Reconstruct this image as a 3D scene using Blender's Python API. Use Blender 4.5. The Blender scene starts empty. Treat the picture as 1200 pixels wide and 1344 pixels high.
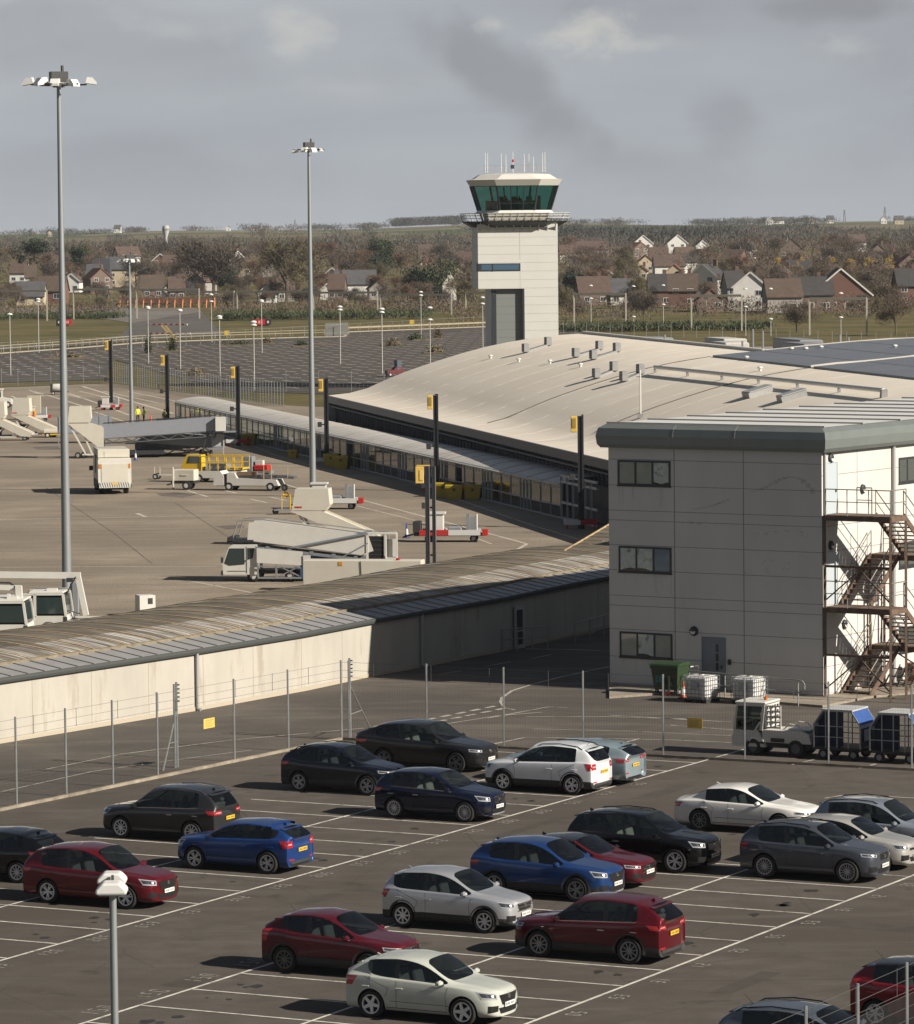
import bpy, bmesh, math, random
from mathutils import Vector, Matrix, Euler
from mathutils.bvhtree import BVHTree
R = math.radians
sc = bpy.context.scene
COL = sc.collection
rnd = random.Random(7)

F, HY, ROLL, HC = 5500.0, 300.0, -0.01, 19.7
PITCH = math.atan2(672 - HY, F)

def ray(px, py):
 x, y = px - 600.0, 672.0 - py
 c, s = math.cos(ROLL), math.sin(ROLL)
 x, y = c * x - s * y, s * x + c * y
 return Vector((x, F * math.cos(PITCH) + y * math.sin(PITCH), y * math.cos(PITCH) - F * math.sin(PITCH)))

def G(px, py, z=0.0):
 """world point on the level z seen at photo pixel (px, py)"""
 r = ray(px, py)
 return Vector((0, 0, HC)) + r * ((z - HC) / r.z)

def P(px, py, d):
 """world point at forward distance d seen at photo pixel"""
 r = ray(px, py)
 return Vector((0, 0, HC)) + r * (d / r.y)

def proj(p):
 X, Y, Z = p[0], p[1], p[2] - HC
 up = Z * math.cos(PITCH) + Y * math.sin(PITCH)
 d = Y * math.cos(PITCH) - Z * math.sin(PITCH)
 x, y = F * X / d, F * up / d
 c, s = math.cos(ROLL), math.sin(ROLL)
 x, y = c * x + s * y, -s * x + c * y
 return 600 + x, 672 - y

def setup_camera():
 cd = bpy.data.cameras.new('camera')
 cam = bpy.data.objects.new('camera', cd)
 COL.objects.link(cam)
 cd.sensor_fit = 'HORIZONTAL'
 cd.sensor_width = 36.0
 cd.lens = 36.0 * F / 1200.0
 cd.clip_start = 1.0
 cd.clip_end = 30000.0
 fwd = Vector((0, math.cos(PITCH), -math.sin(PITCH)))
 up = Vector((0, math.sin(PITCH), math.cos(PITCH)))
 rt = Vector((1, 0, 0))
 c, s = math.cos(ROLL), math.sin(ROLL)
 # pixel axes expressed in the unrolled frame
 rx = rt * c + up * s
 ux = rt * (-s) + up * c
 m = Matrix((rx, ux, -fwd)).transposed().to_4x4()
 m.translation = Vector((0, 0, HC))
 cam.matrix_world = m
 sc.camera = cam

_mats = {}
def mat(name, col, rough=0.6, metal=0.0, var=0.0, scale=4.0, coat=0.0, spec=0.5, stretch=None, var2=0.0, scale2=0.5, bump=0.0, emit=None, dirt=None):
 if name in _mats:
  return _mats[name]
 m = bpy.data.materials.new(name)
 m.use_nodes = True
 nt = m.node_tree
 b = nt.nodes['Principled BSDF']
 b.inputs['Base Color'].default_value = (*col, 1)
 b.inputs['Roughness'].default_value = rough
 b.inputs['Metallic'].default_value = metal
 b.inputs['Specular IOR Level'].default_value = spec
 b.inputs['Coat Weight'].default_value = coat
 b.inputs['Coat Roughness'].default_value = 0.04
 if emit:
  b.inputs['Emission Color'].default_value = (*emit[:3], 1)
  b.inputs['Emission Strength'].default_value = emit[3]
 if var or bump or dirt:
  tc = nt.nodes.new('ShaderNodeTexCoord')
  mp = nt.nodes.new('ShaderNodeMapping')
  if stretch:
   mp.inputs['Scale'].default_value = stretch
  nt.links.new(tc.outputs['Object'], mp.inputs['Vector'])
  n = nt.nodes.new('ShaderNodeTexNoise')
  n.inputs['Scale'].default_value = scale
  n.inputs['Detail'].default_value = 6
  n.inputs['Roughness'].default_value = 0.65
  nt.links.new(mp.outputs['Vector'], n.inputs['Vector'])
  fac = n.outputs['Fac']
  if var2:
   n2 = nt.nodes.new('ShaderNodeTexNoise')
   n2.inputs['Scale'].default_value = scale2
   n2.inputs['Detail'].default_value = 4
   nt.links.new(tc.outputs['Object'], n2.inputs['Vector'])
  def vari(src, fac, amt):
   mr = nt.nodes.new('ShaderNodeMapRange')
   mr.inputs['From Min'].default_value = 0.3
   mr.inputs['From Max'].default_value = 0.7
   mr.inputs['To Min'].default_value = 1 - amt
   mr.inputs['To Max'].default_value = 1 + amt
   nt.links.new(fac, mr.inputs['Value'])
   mx = nt.nodes.new('ShaderNodeVectorMath')
   mx.operation = 'SCALE'
   nt.links.new(src, mx.inputs[0])
   nt.links.new(mr.outputs['Result'], mx.inputs['Scale'])
   return mx.outputs['Vector']
  rgb = nt.nodes.new('ShaderNodeRGB')
  rgb.outputs[0].default_value = (*col, 1)
  o = rgb.outputs[0]
  if var:
   o = vari(o, fac, var)
  if var2:
   o = vari(o, n2.outputs['Fac'], var2)
  if dirt:
   n3 = nt.nodes.new('ShaderNodeTexNoise')
   n3.inputs['Scale'].default_value = dirt[4]
   n3.inputs['Detail'].default_value = 7
   n3.inputs['Roughness'].default_value = 0.7
   nt.links.new(mp.outputs['Vector'], n3.inputs['Vector'])
   cr = nt.nodes.new('ShaderNodeMapRange')
   cr.inputs['From Min'].default_value = dirt[3]
   cr.inputs['From Max'].default_value = dirt[3] + 0.12
   cr.inputs['To Max'].default_value = dirt[5] if len(dirt) > 5 else 1.0
   nt.links.new(n3.outputs['Fac'], cr.inputs['Value'])
   mx = nt.nodes.new('ShaderNodeMix')
   mx.data_type = 'RGBA'
   nt.links.new(cr.outputs['Result'], mx.inputs['Factor'])
   nt.links.new(o, mx.inputs['A'])
   mx.inputs['B'].default_value = (*dirt[:3], 1)
   o = mx.outputs['Result']
  nt.links.new(o, b.inputs['Base Color'])
  if bump:
   bp = nt.nodes.new('ShaderNodeBump')
   bp.inputs['Strength'].default_value = bump
   bp.inputs['Distance'].default_value = 0.02
   nt.links.new(fac, bp.inputs['Height'])
   nt.links.new(bp.outputs['Normal'], b.inputs['Normal'])
 _mats[name] = m
 return m

def glass_mat(name, tint, trans=0.35, rough=0.03):
 if name in _mats:
  return _mats[name]
 m = bpy.data.materials.new(name)
 m.use_nodes = True
 nt = m.node_tree
 nt.nodes.clear()
 out = nt.nodes.new('ShaderNodeOutputMaterial')
 tr = nt.nodes.new('ShaderNodeBsdfTransparent')
 tr.inputs['Color'].default_value = (*[t * trans for t in tint], 1)
 gl = nt.nodes.new('ShaderNodeBsdfGlossy')
 gl.inputs['Roughness'].default_value = rough
 gl.inputs['Color'].default_value = (1, 1, 1, 1)
 ge = nt.nodes.new('ShaderNodeNewGeometry')
 dt = nt.nodes.new('ShaderNodeVectorMath'); dt.operation = 'DOT_PRODUCT'
 nt.links.new(ge.outputs['Normal'], dt.inputs[0]); nt.links.new(ge.outputs['Incoming'], dt.inputs[1])
 def mth(op, a, b=None):
  n = nt.nodes.new('ShaderNodeMath'); n.operation = op
  for k, s in ((0, a), (1, b)):
   if s is None: continue
   if isinstance(s, (int, float)): n.inputs[k].default_value = s
   else: nt.links.new(s, n.inputs[k])
  return n.outputs[0]
 # Schlick reflectance, the same from both sides of the pane
 f5 = mth('POWER', mth('SUBTRACT', 1.0, mth('ABSOLUTE', dt.outputs['Value'])), 5.0)
 fr = mth('ADD', mth('MULTIPLY', f5, 0.93), 0.055)
 mx = nt.nodes.new('ShaderNodeMixShader')
 nt.links.new(fr, mx.inputs[0])
 nt.links.new(tr.outputs[0], mx.inputs[1])
 nt.links.new(gl.outputs[0], mx.inputs[2])
 nt.links.new(mx.outputs[0], out.inputs[0])
 _mats[name] = m
 return m

def tag(o, label=None, cat=None, group=None, kind=None):
 if label: o['label'] = label
 if cat: o['category'] = cat
 if group: o['group'] = group
 if kind: o['kind'] = kind
 return o

def thing(name, label, cat, loc=(0, 0, 0), rz=0.0, group=None):
 o = bpy.data.objects.new(name, None)
 o.empty_display_size = 0.3
 COL.objects.link(o)
 o.location = loc
 o.rotation_euler = (0, 0, rz)
 return tag(o, label, cat, group)

def link_mesh(name, me, m=None, parent=None):
 o = bpy.data.objects.new(name, me)
 COL.objects.link(o)
 if m is not None and not me.materials:
  me.materials.append(m)
 if parent is not None:
  o.parent = parent
 return o

def dup(root, loc, rz=None, label=None, group=None, scale=None):
 r = root.copy(); COL.objects.link(r); r.location = loc
 if rz is not None: r.rotation_euler = (0, 0, rz)
 if scale is not None: r.scale = scale
 if label: r['label'] = label
 if group: r['group'] = group
 for ch in list(root.children):
  c = ch.copy(); COL.objects.link(c); c.parent = r
  for g in list(ch.children):
   d = g.copy(); COL.objects.link(d); d.parent = c
 return r

class MB:
 """collects shapes, then links them as ONE mesh object"""
 def __init__(self):
  self.v, self.f, self.mi = [], [], []
  self.smooth = False
  self.cur = 0
 def quad(self, *pts):
  n = len(self.v)
  self.v += [Vector(p) for p in pts]
  self.f.append(tuple(range(n, n + len(pts)))); self.mi.append(self.cur)
  return self
 def box(self, c, s, rz=0.0, rot=None, bev=0.0):
  c = Vector(c); hx, hy, hz = s[0] / 2, s[1] / 2, s[2] / 2
  m = rot.to_matrix() if rot is not None else Euler((0, 0, rz)).to_matrix()
  n = len(self.v)
  if bev <= 0:
   for x in (-hx, hx):
    for y in (-hy, hy):
     for z in (-hz, hz):
      self.v.append(c + m @ Vector((x, y, z)))
   fs = [(0, 1, 3, 2), (4, 6, 7, 5), (0, 4, 5, 1), (2, 3, 7, 6), (0, 2, 6, 4), (1, 5, 7, 3)]
  else:
   b = min(bev, hx * .9, hy * .9, hz * .9)
   # chamfered box: octagon rings in z
   fs = []
   rings = [(-hz, b), (-hz + b, 0), (hz - b, 0), (hz, b)]
   for z, i in rings:
    X, Y = hx - i, hy - i
    k = b * .7
    for x, y in ((X - k, -Y), (X, -Y + k), (X, Y - k), (X - k, Y), (-X + k, Y), (-X, Y - k), (-X, -Y + k), (-X + k, -Y)):
     self.v.append(c + m @ Vector((x, y, z)))
   for r in range(3):
    for k in range(8):
     a = r * 8 + k; d = r * 8 + (k + 1) % 8
     fs.append((a, d, d + 8, a + 8))
   fs.append(tuple(range(7, -1, -1))); fs.append(tuple(range(24, 32)))
  for f in fs:
   self.f.append(tuple(n + i for i in f)); self.mi.append(self.cur)
  return self
 def tube(self, p0, p1, r0, r1=None, n=8, cap=True):
  p0, p1 = Vector(p0), Vector(p1)
  r1 = r0 if r1 is None else r1
  d = (p1 - p0)
  if d.length < 1e-6: return self
  q = d.to_track_quat('Z', 'Y').to_matrix()
  k = len(self.v)
  for p, r in ((p0, r0), (p1, r1)):
   for i in range(n):
    a = 2 * math.pi * i / n
    self.v.append(p + q @ Vector((r * math.cos(a), r * math.sin(a), 0)))
  for i in range(n):
   j = (i + 1) % n
   self.f.append((k + i, k + j, k + n + j, k + n + i)); self.mi.append(self.cur)
  if cap:
   self.f.append(tuple(k + i for i in range(n - 1, -1, -1))); self.mi.append(self.cur)
   self.f.append(tuple(k + n + i for i in range(n))); self.mi.append(self.cur)
  return self
 def path(self, pts, r, n=6):
  for a, b in zip(pts, pts[1:]):
   self.tube(a, b, r, n=n)
  return self
 def bar(self, p0, p1, w, h):
  """rectangular bar between two points, h measured upwards"""
  p0, p1 = Vector(p0), Vector(p1)
  d = (p1 - p0)
  L = d.length
  if L < 1e-6: return self
  x = d / L
  up = Vector((0, 0, 1))
  if abs(x.z) > .999: up = Vector((0, 1, 0))
  y = up.cross(x).normalized(); z = x.cross(y)
  k = len(self.v)
  for p in (p0, p1):
   for a, b in ((-1, -1), (1, -1), (1, 1), (-1, 1)):
    self.v.append(p + y * (a * w / 2) + z * (b * h / 2))
  for f in ((0, 3, 2, 1), (4, 5, 6, 7), (0, 1, 5, 4), (1, 2, 6, 5), (2, 3, 7, 6), (3, 0, 4, 7)):
   self.f.append(tuple(k + i for i in f)); self.mi.append(self.cur)
  return self
 def prism(self, poly, axis, a, b):
  """extrude a 2-D outline along an axis ('x','y','z') from a to b"""
  def mk(p, t):
   if axis == 'x': return Vector((t, p[0], p[1]))
   if axis == 'y': return Vector((p[0], t, p[1]))
   return Vector((p[0], p[1], t))
  k = len(self.v); n = len(poly)
  self.v += [mk(p, a) for p in poly] + [mk(p, b) for p in poly]
  for i in range(n):
   j = (i + 1) % n
   self.f.append((k + i, k + j, k + n + j, k + n + i)); self.mi.append(self.cur)
  self.f.append(tuple(k + i for i in range(n - 1, -1, -1))); self.mi.append(self.cur)
  self.f.append(tuple(k + n + i for i in range(n))); self.mi.append(self.cur)
  return self
 def lathe(self, prof, c=(0, 0, 0), axis='z', n=16):
  c = Vector(c); k = len(self.v); m = len(prof)
  for i in range(n):
   a = 2 * math.pi * i / n
   for r, h in prof:
    if axis == 'z': p = Vector((r * math.cos(a), r * math.sin(a), h))
    elif axis == 'y': p = Vector((r * math.cos(a), h, r * math.sin(a)))
    else: p = Vector((h, r * math.cos(a), r * math.sin(a)))
    self.v.append(c + p)
  for i in range(n):
   j = (i + 1) % n
   for t in range(m - 1):
    self.f.append((k + i * m + t, k + j * m + t, k + j * m + t + 1, k + i * m + t + 1)); self.mi.append(self.cur)
  return self
 def build(self, name, mats, parent=None, smooth=False, fix=True):
  me = bpy.data.meshes.new(name)
  me.from_pydata([tuple(v) for v in self.v], [], self.f)
  if not isinstance(mats, (list, tuple)): mats = [mats]
  for m in mats: me.materials.append(m)
  if len(mats) > 1:
   me.polygons.foreach_set('material_index', self.mi)
  if fix:
   bm = bmesh.new(); bm.from_mesh(me)
   bmesh.ops.recalc_face_normals(bm, faces=bm.faces)
   bm.to_mesh(me); bm.free()
  if smooth:
   me.polygons.foreach_set('use_smooth', [True] * len(me.polygons))
   me.set_sharp_from_angle(angle=R(40))
  me.update()
  return link_mesh(name, me, None, parent)

def poly_obj(name, pts, z, m, parent=None):
 """flat polygon sheet at level z"""
 b = MB(); b.quad(*[(p[0], p[1], z) for p in pts])
 o = b.build(name, m, parent, fix=False)
 me = o.data
 if me.polygons[0].normal.z < 0:
  me.flip_normals()
 return o

def text_mesh(txt, size, m, name, parent, matrix, extrude=0.002, bold=0.0):
 """real lettering as a mesh laid where matrix puts it"""
 cu = bpy.data.curves.new('lettering', 'FONT')
 cu.body = txt; cu.size = size; cu.align_x = 'CENTER'; cu.align_y = 'CENTER'; cu.extrude = extrude
 cu.resolution_u = 2; cu.offset = bold
 t = bpy.data.objects.new('lettering', cu)
 COL.objects.link(t)
 dg = bpy.context.evaluated_depsgraph_get()
 me = bpy.data.meshes.new_from_object(t.evaluated_get(dg))
 bpy.data.objects.remove(t)
 me.transform(matrix)
 me.materials.clear(); me.materials.append(m)
 return link_mesh(name, me, None, parent)
SUN_EL, LAZ = R(30.0), R(28.0)      # light travels towards (-cos, sin) on the ground
LDIR = Vector((-math.cos(LAZ) * math.cos(SUN_EL), math.sin(LAZ) * math.cos(SUN_EL), -math.sin(SUN_EL)))

def setup_light():
 l = bpy.data.lights.new('sun', 'SUN')
 l.energy = 5.0
 l.angle = R(0.5)
 l.color = (1.0, 0.92, 0.80)
 o = bpy.data.objects.new('sun', l)
 COL.objects.link(o)
 o.rotation_euler = LDIR.to_track_quat('-Z', 'Y').to_euler()
 o.location = (60, -40, 80)
 w = bpy.data.worlds.new('World')
 sc.world = w
 w.use_nodes = True
 nt = w.node_tree
 bg = nt.nodes['Background']
 sky = nt.nodes.new('ShaderNodeTexSky')
 sky.sky_type = 'NISHITA'
 sky.sun_disc = False
 sky.sun_elevation = SUN_EL
 sky.sun_rotation = math.atan2(math.cos(LAZ), -math.sin(LAZ))
 sky.dust_density = 2.0
 tc = nt.nodes.new('ShaderNodeTexCoord')
 sep = nt.nodes.new('ShaderNodeSeparateXYZ')
 nt.links.new(tc.outputs['Generated'], sep.inputs[0])
 def noise(scale, detail, stretch, rough=0.55, off=(0, 0, 0), dist=0.0):
  mp = nt.nodes.new('ShaderNodeMapping')
  mp.inputs['Scale'].default_value = stretch
  mp.inputs['Location'].default_value = off
  nt.links.new(tc.outputs['Generated'], mp.inputs['Vector'])
  n = nt.nodes.new('ShaderNodeTexNoise')
  n.inputs['Scale'].default_value = scale
  n.inputs['Detail'].default_value = detail
  n.inputs['Roughness'].default_value = rough
  n.inputs['Distortion'].default_value = dist
  nt.links.new(mp.outputs[0], n.inputs['Vector'])
  return n.outputs['Fac']
 def ramp(src, pts):
  r = nt.nodes.new('ShaderNodeValToRGB')
  els = r.color_ramp.elements
  while len(els) < len(pts): els.new(0.5)
  for e, (p, c) in zip(els, pts):
   e.position = p
   e.color = (*c, 1) if not isinstance(c, (int, float)) else (c, c, c, 1)
  nt.links.new(src, r.inputs['Fac'])
  return r.outputs['Color']
 def mix(fac, a, b, mode='MIX'):
  m = nt.nodes.new('ShaderNodeMix'); m.data_type = 'RGBA'; m.blend_type = mode
  if isinstance(fac, float): m.inputs['Factor'].default_value = fac
  else: nt.links.new(fac, m.inputs['Factor'])
  for k, s in (('A', a), ('B', b)):
   if isinstance(s, tuple): m.inputs[k].default_value = (*s, 1)
   else: nt.links.new(s, m.inputs[k])
  return m.outputs['Result']
 def mul(a, b):
  m = nt.nodes.new('ShaderNodeMath'); m.operation = 'MULTIPLY'
  for k, s in ((0, a), (1, b)):
   if isinstance(s, (int, float)): m.inputs[k].default_value = s
   else: nt.links.new(s, m.inputs[k])
  return m.outputs[0]
 # broad layered cloud: grey with slow light and dark streaks
 broad = noise(7.0, 5, (1.0, 1.0, 3.4), 0.5, (3.1, 0.2, 0.7), 0.4)
 grey = ramp(broad, [(0.36, (2.85, 3.02, 3.27)), (0.5, (3.2, 3.42, 3.7)), (0.64, (3.55, 3.77, 4.02))])
 fine = noise(26.0, 7, (1.0, 1.0, 2.2), 0.6, (0.5, 0.9, 0.2), 0.3)
 puff = ramp(fine, [(0.48, 0.0), (0.62, 1.0)])
 # cumulus tops sit in a band some two to three degrees up
 band = ramp(sep.outputs['Z'], [(0.030, 0.0), (0.042, 1.0), (0.060, 1.0), (0.20, 0.0)])
 big = ramp(noise(9.0, 3, (1.0, 1.0, 2.0), 0.5, (1.7, 2.4, 0.1)), [(0.50, 0.0), (0.62, 1.0)])
 cum = mul(mul(puff, band), big)
 c1 = mix(cum, grey, (5.9, 5.75, 5.35))
 dark = ramp(noise(9.0, 4, (1.0, 1.0, 1.6), 0.5, (7.7, 1.1, 0.9), 0.8), [(0.50, 0.0), (0.64, 1.0)])
 c2 = mix(mul(mul(dark, band), 0.22), c1, (1.95, 1.95, 2.05))
 def patch_mask(px, py, rx, ry, tilt, lo, hi, nz):
  d = ray(px, py).normalized()
  mp = nt.nodes.new('ShaderNodeMapping'); mp.vector_type = 'POINT'
  sb = nt.nodes.new('ShaderNodeVectorMath'); sb.operation = 'SUBTRACT'
  nt.links.new(tc.outputs['Generated'], sb.inputs[0]); sb.inputs[1].default_value = d
  mp.inputs['Rotation'].default_value = (0, tilt, 0)
  nt.links.new(sb.outputs[0], mp.inputs['Vector'])
  sc_ = nt.nodes.new('ShaderNodeVectorMath'); sc_.operation = 'MULTIPLY'
  sc_.inputs[1].default_value = (F / rx, 0.0, F / ry)
  nt.links.new(mp.outputs[0], sc_.inputs[0])
  ln = nt.nodes.new('ShaderNodeVectorMath'); ln.operation = 'LENGTH'
  nt.links.new(sc_.outputs[0], ln.inputs[0])
  sm = nt.nodes.new('ShaderNodeMath'); sm.operation = 'MULTIPLY_ADD'
  nt.links.new(nz, sm.inputs[0]); sm.inputs[1].default_value = 3.4; sm.inputs[2].default_value = -1.7
  ad = nt.nodes.new('ShaderNodeMath'); ad.operation = 'ADD'
  nt.links.new(ln.outputs['Value'], ad.inputs[0]); nt.links.new(sm.outputs[0], ad.inputs[1])
  mr = nt.nodes.new('ShaderNodeMapRange'); mr.inputs['From Min'].default_value = hi; mr.inputs['From Max'].default_value = lo
  mr.interpolation_type = 'SMOOTHSTEP'
  nt.links.new(ad.outputs[0], mr.inputs['Value'])
  return mr.outputs['Result']
 fn = noise(60.0, 8, (1.0, 1.0, 1.5), 0.62, (0.3, 0.1, 0.8), 0.2)
 sn = noise(34.0, 4, (1.0, 1.0, 1.2), 0.5, (0.9, 0.4, 0.3), 0.3)
 for (px, py, rx, ry, tl, lo, hi, nz, col, amt) in ((640, 95, 190, 42, -0.55, 0.0, 1.2, sn, (2.1, 2.2, 2.35), 0.6), (955, 140, 45, 60, 0.0, 0.0, 1.3, sn, (2.4, 2.5, 2.7), 0.5), (1080, 8, 240, 22, 0.0, 0.1, 1.3, sn, (2.2, 2.25, 2.4), 0.7),
   (850, 230, 160, 40, -0.4, 0.0, 1.4, sn, (2.5, 2.6, 2.8), 0.5),
   (390, 42, 62, 34, 0.0, 0.0, 1.15, fn, (4.5, 4.45, 4.3), 0.7), (765, 48, 62, 34, 0.15, 0.0, 1.15, fn, (4.8, 4.7, 4.4), 0.75), (840, 58, 75, 16, 0.1, -0.1, 1.2, fn, (4.4, 4.35, 4.2), 0.6), (650, 32, 26, 14, 0.0, 0.0, 1.2, fn, (4.5, 4.45, 4.3), 0.6), (230, 36, 90, 20, -0.15, 0.1, 1.2, fn, (3.9, 3.95, 4.0), 0.6), (1110, 62, 60, 22, 0.0, 0.1, 1.1, fn, (4.1, 4.1, 4.1), 0.5)):
  c2 = mix(mul(patch_mask(px, py, rx, ry, tl, lo, hi, nz), amt), c2, col)
 hz = ramp(sep.outputs['Z'], [(0.0, 0.75), (0.022, 0.0)])
 c3 = mix(mul(hz, 0.55), c2, (3.7, 3.85, 4.05))
 cover = ramp(sep.outputs['Z'], [(0.062, 1.0), (0.13, 0.10)])
 over = mix(0.86, sky.outputs[0], (0.36, 0.44, 0.62))
 c4 = mix(cover, over, c3)
 nt.links.new(c4, bg.inputs['Color'])
 bg.inputs['Strength'].default_value = 0.085

def setup_view():
 sc.view_settings.view_transform = 'Standard'
 sc.view_settings.look = 'None'
 sc.view_settings.exposure = 0.55
 sc.view_settings.gamma = 1.0
 sc.render.engine = 'CYCLES'
 c = sc.cycles
 c.use_denoising = True
 try:
  c.denoiser = 'OPENIMAGEDENOISE'
 except Exception:
  pass
 c.max_bounces = 6
 c.diffuse_bounces = 2
 c.glossy_bounces = 3
 c.transparent_max_bounces = 16
 c.transmission_bounces = 3
 c.volume_bounces = 0
 c.caustics_reflective = False
 c.caustics_refractive = False
 c.sample_clamp_indirect = 4.0
 sc.render.film_transparent = False

YAW = 1.088
U = Vector((math.cos(YAW), math.sin(YAW), 0))      # along the bay fronts, away from the camera
V = Vector((math.sin(YAW), -math.cos(YAW), 0))     # from the bay back to its front, to the right
BW, BL = 2.52, 5.05

def ground_mat(name, a, b, scale, tint2=None, s2=0.05, speck=0.0, rough=0.95, stain=None, streak=None, cracks=0.0):
 m = bpy.data.materials.new(name); m.use_nodes = True
 nt = m.node_tree; bs = nt.nodes['Principled BSDF']
 bs.inputs['Roughness'].default_value = rough
 bs.inputs['Specular IOR Level'].default_value = 0.3
 tc = nt.nodes.new('ShaderNodeTexCoord')
 def noise(s, d=5, r=0.6, sc3=None):
  n = nt.nodes.new('ShaderNodeTexNoise'); n.inputs['Scale'].default_value = s
  n.inputs['Detail'].default_value = d; n.inputs['Roughness'].default_value = r
  if sc3:
   mp = nt.nodes.new('ShaderNodeMapping'); mp.inputs['Scale'].default_value = sc3[:3]
   mp.inputs['Rotation'].default_value = (0, 0, sc3[3])
   nt.links.new(tc.outputs['Object'], mp.inputs[0]); nt.links.new(mp.outputs[0], n.inputs['Vector'])
  else:
   nt.links.new(tc.outputs['Object'], n.inputs['Vector'])
  return n.outputs['Fac']
 def rng(src, lo, hi, a=0.0, b=1.0):
  r = nt.nodes.new('ShaderNodeMapRange')
  r.inputs['From Min'].default_value = lo; r.inputs['From Max'].default_value = hi
  r.inputs['To Min'].default_value = a; r.inputs['To Max'].default_value = b
  nt.links.new(src, r.inputs['Value']); return r.outputs['Result']
 def mix(f, x, y):
  mx = nt.nodes.new('ShaderNodeMix'); mx.data_type = 'RGBA'
  nt.links.new(f, mx.inputs['Factor'])
  for k, s in (('A', x), ('B', y)):
   if isinstance(s, tuple): mx.inputs[k].default_value = (*s, 1)
   else: nt.links.new(s, mx.inputs[k])
  return mx.outputs['Result']
 c = mix(rng(noise(scale), 0.35, 0.65), a, b)
 if tint2: c = mix(rng(noise(s2, 4), 0.42, 0.62), c, tint2)
 if streak: c = mix(rng(noise(streak[3], 6, 0.65, streak[4]), 0.52, 0.68, 0, streak[5]), c, tuple(streak[:3]))
 if stain: c = mix(rng(noise(stain[3], 7, 0.7), stain[4], stain[4] + 0.08, 0, stain[5]), c, tuple(stain[:3]))
 if speck:
  f = rng(noise(speck, 2, 0.8), 0.3, 0.7, 0.72, 1.28)
  s = nt.nodes.new('ShaderNodeVectorMath'); s.operation = 'SCALE'
  nt.links.new(c, s.inputs[0]); nt.links.new(f, s.inputs['Scale']); c = s.outputs['Vector']
 if cracks:
  vo = nt.nodes.new('ShaderNodeTexVoronoi'); vo.feature = 'DISTANCE_TO_EDGE'; vo.inputs['Scale'].default_value = cracks
  nt.links.new(tc.outputs['Object'], vo.inputs['Vector'])
  c = mix(rng(vo.outputs['Distance'], 0.0, 0.006, 0.45, 0.0), c, (0.03, 0.028, 0.026))
 nt.links.new(c, bs.inputs['Base Color'])
 return m

def terrain_h(x, y):
 """height of the land: flat airfield, then gently rolling country"""
 if y < 1120: return 0.0
 t = min(1.0, (y - 1120) / 800.0); t = t * t * (3 - 2 * t)
 h = 5.0 * t
 if y > 2200:
  s = min(1.0, (y - 2200) / 2600.0); s = s * s * (3 - 2 * s)
  ang = x / y
  ridge = 15.0 + 2.2 * math.sin(ang * 31 + 1.2) + 1.6 * math.sin(ang * 77 + 0.4) + (3.6 * max(0, ang * 9))
  h += s * ridge
  h += 1.2 * s * math.sin(x * 0.011 + y * 0.004)
 return h

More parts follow.
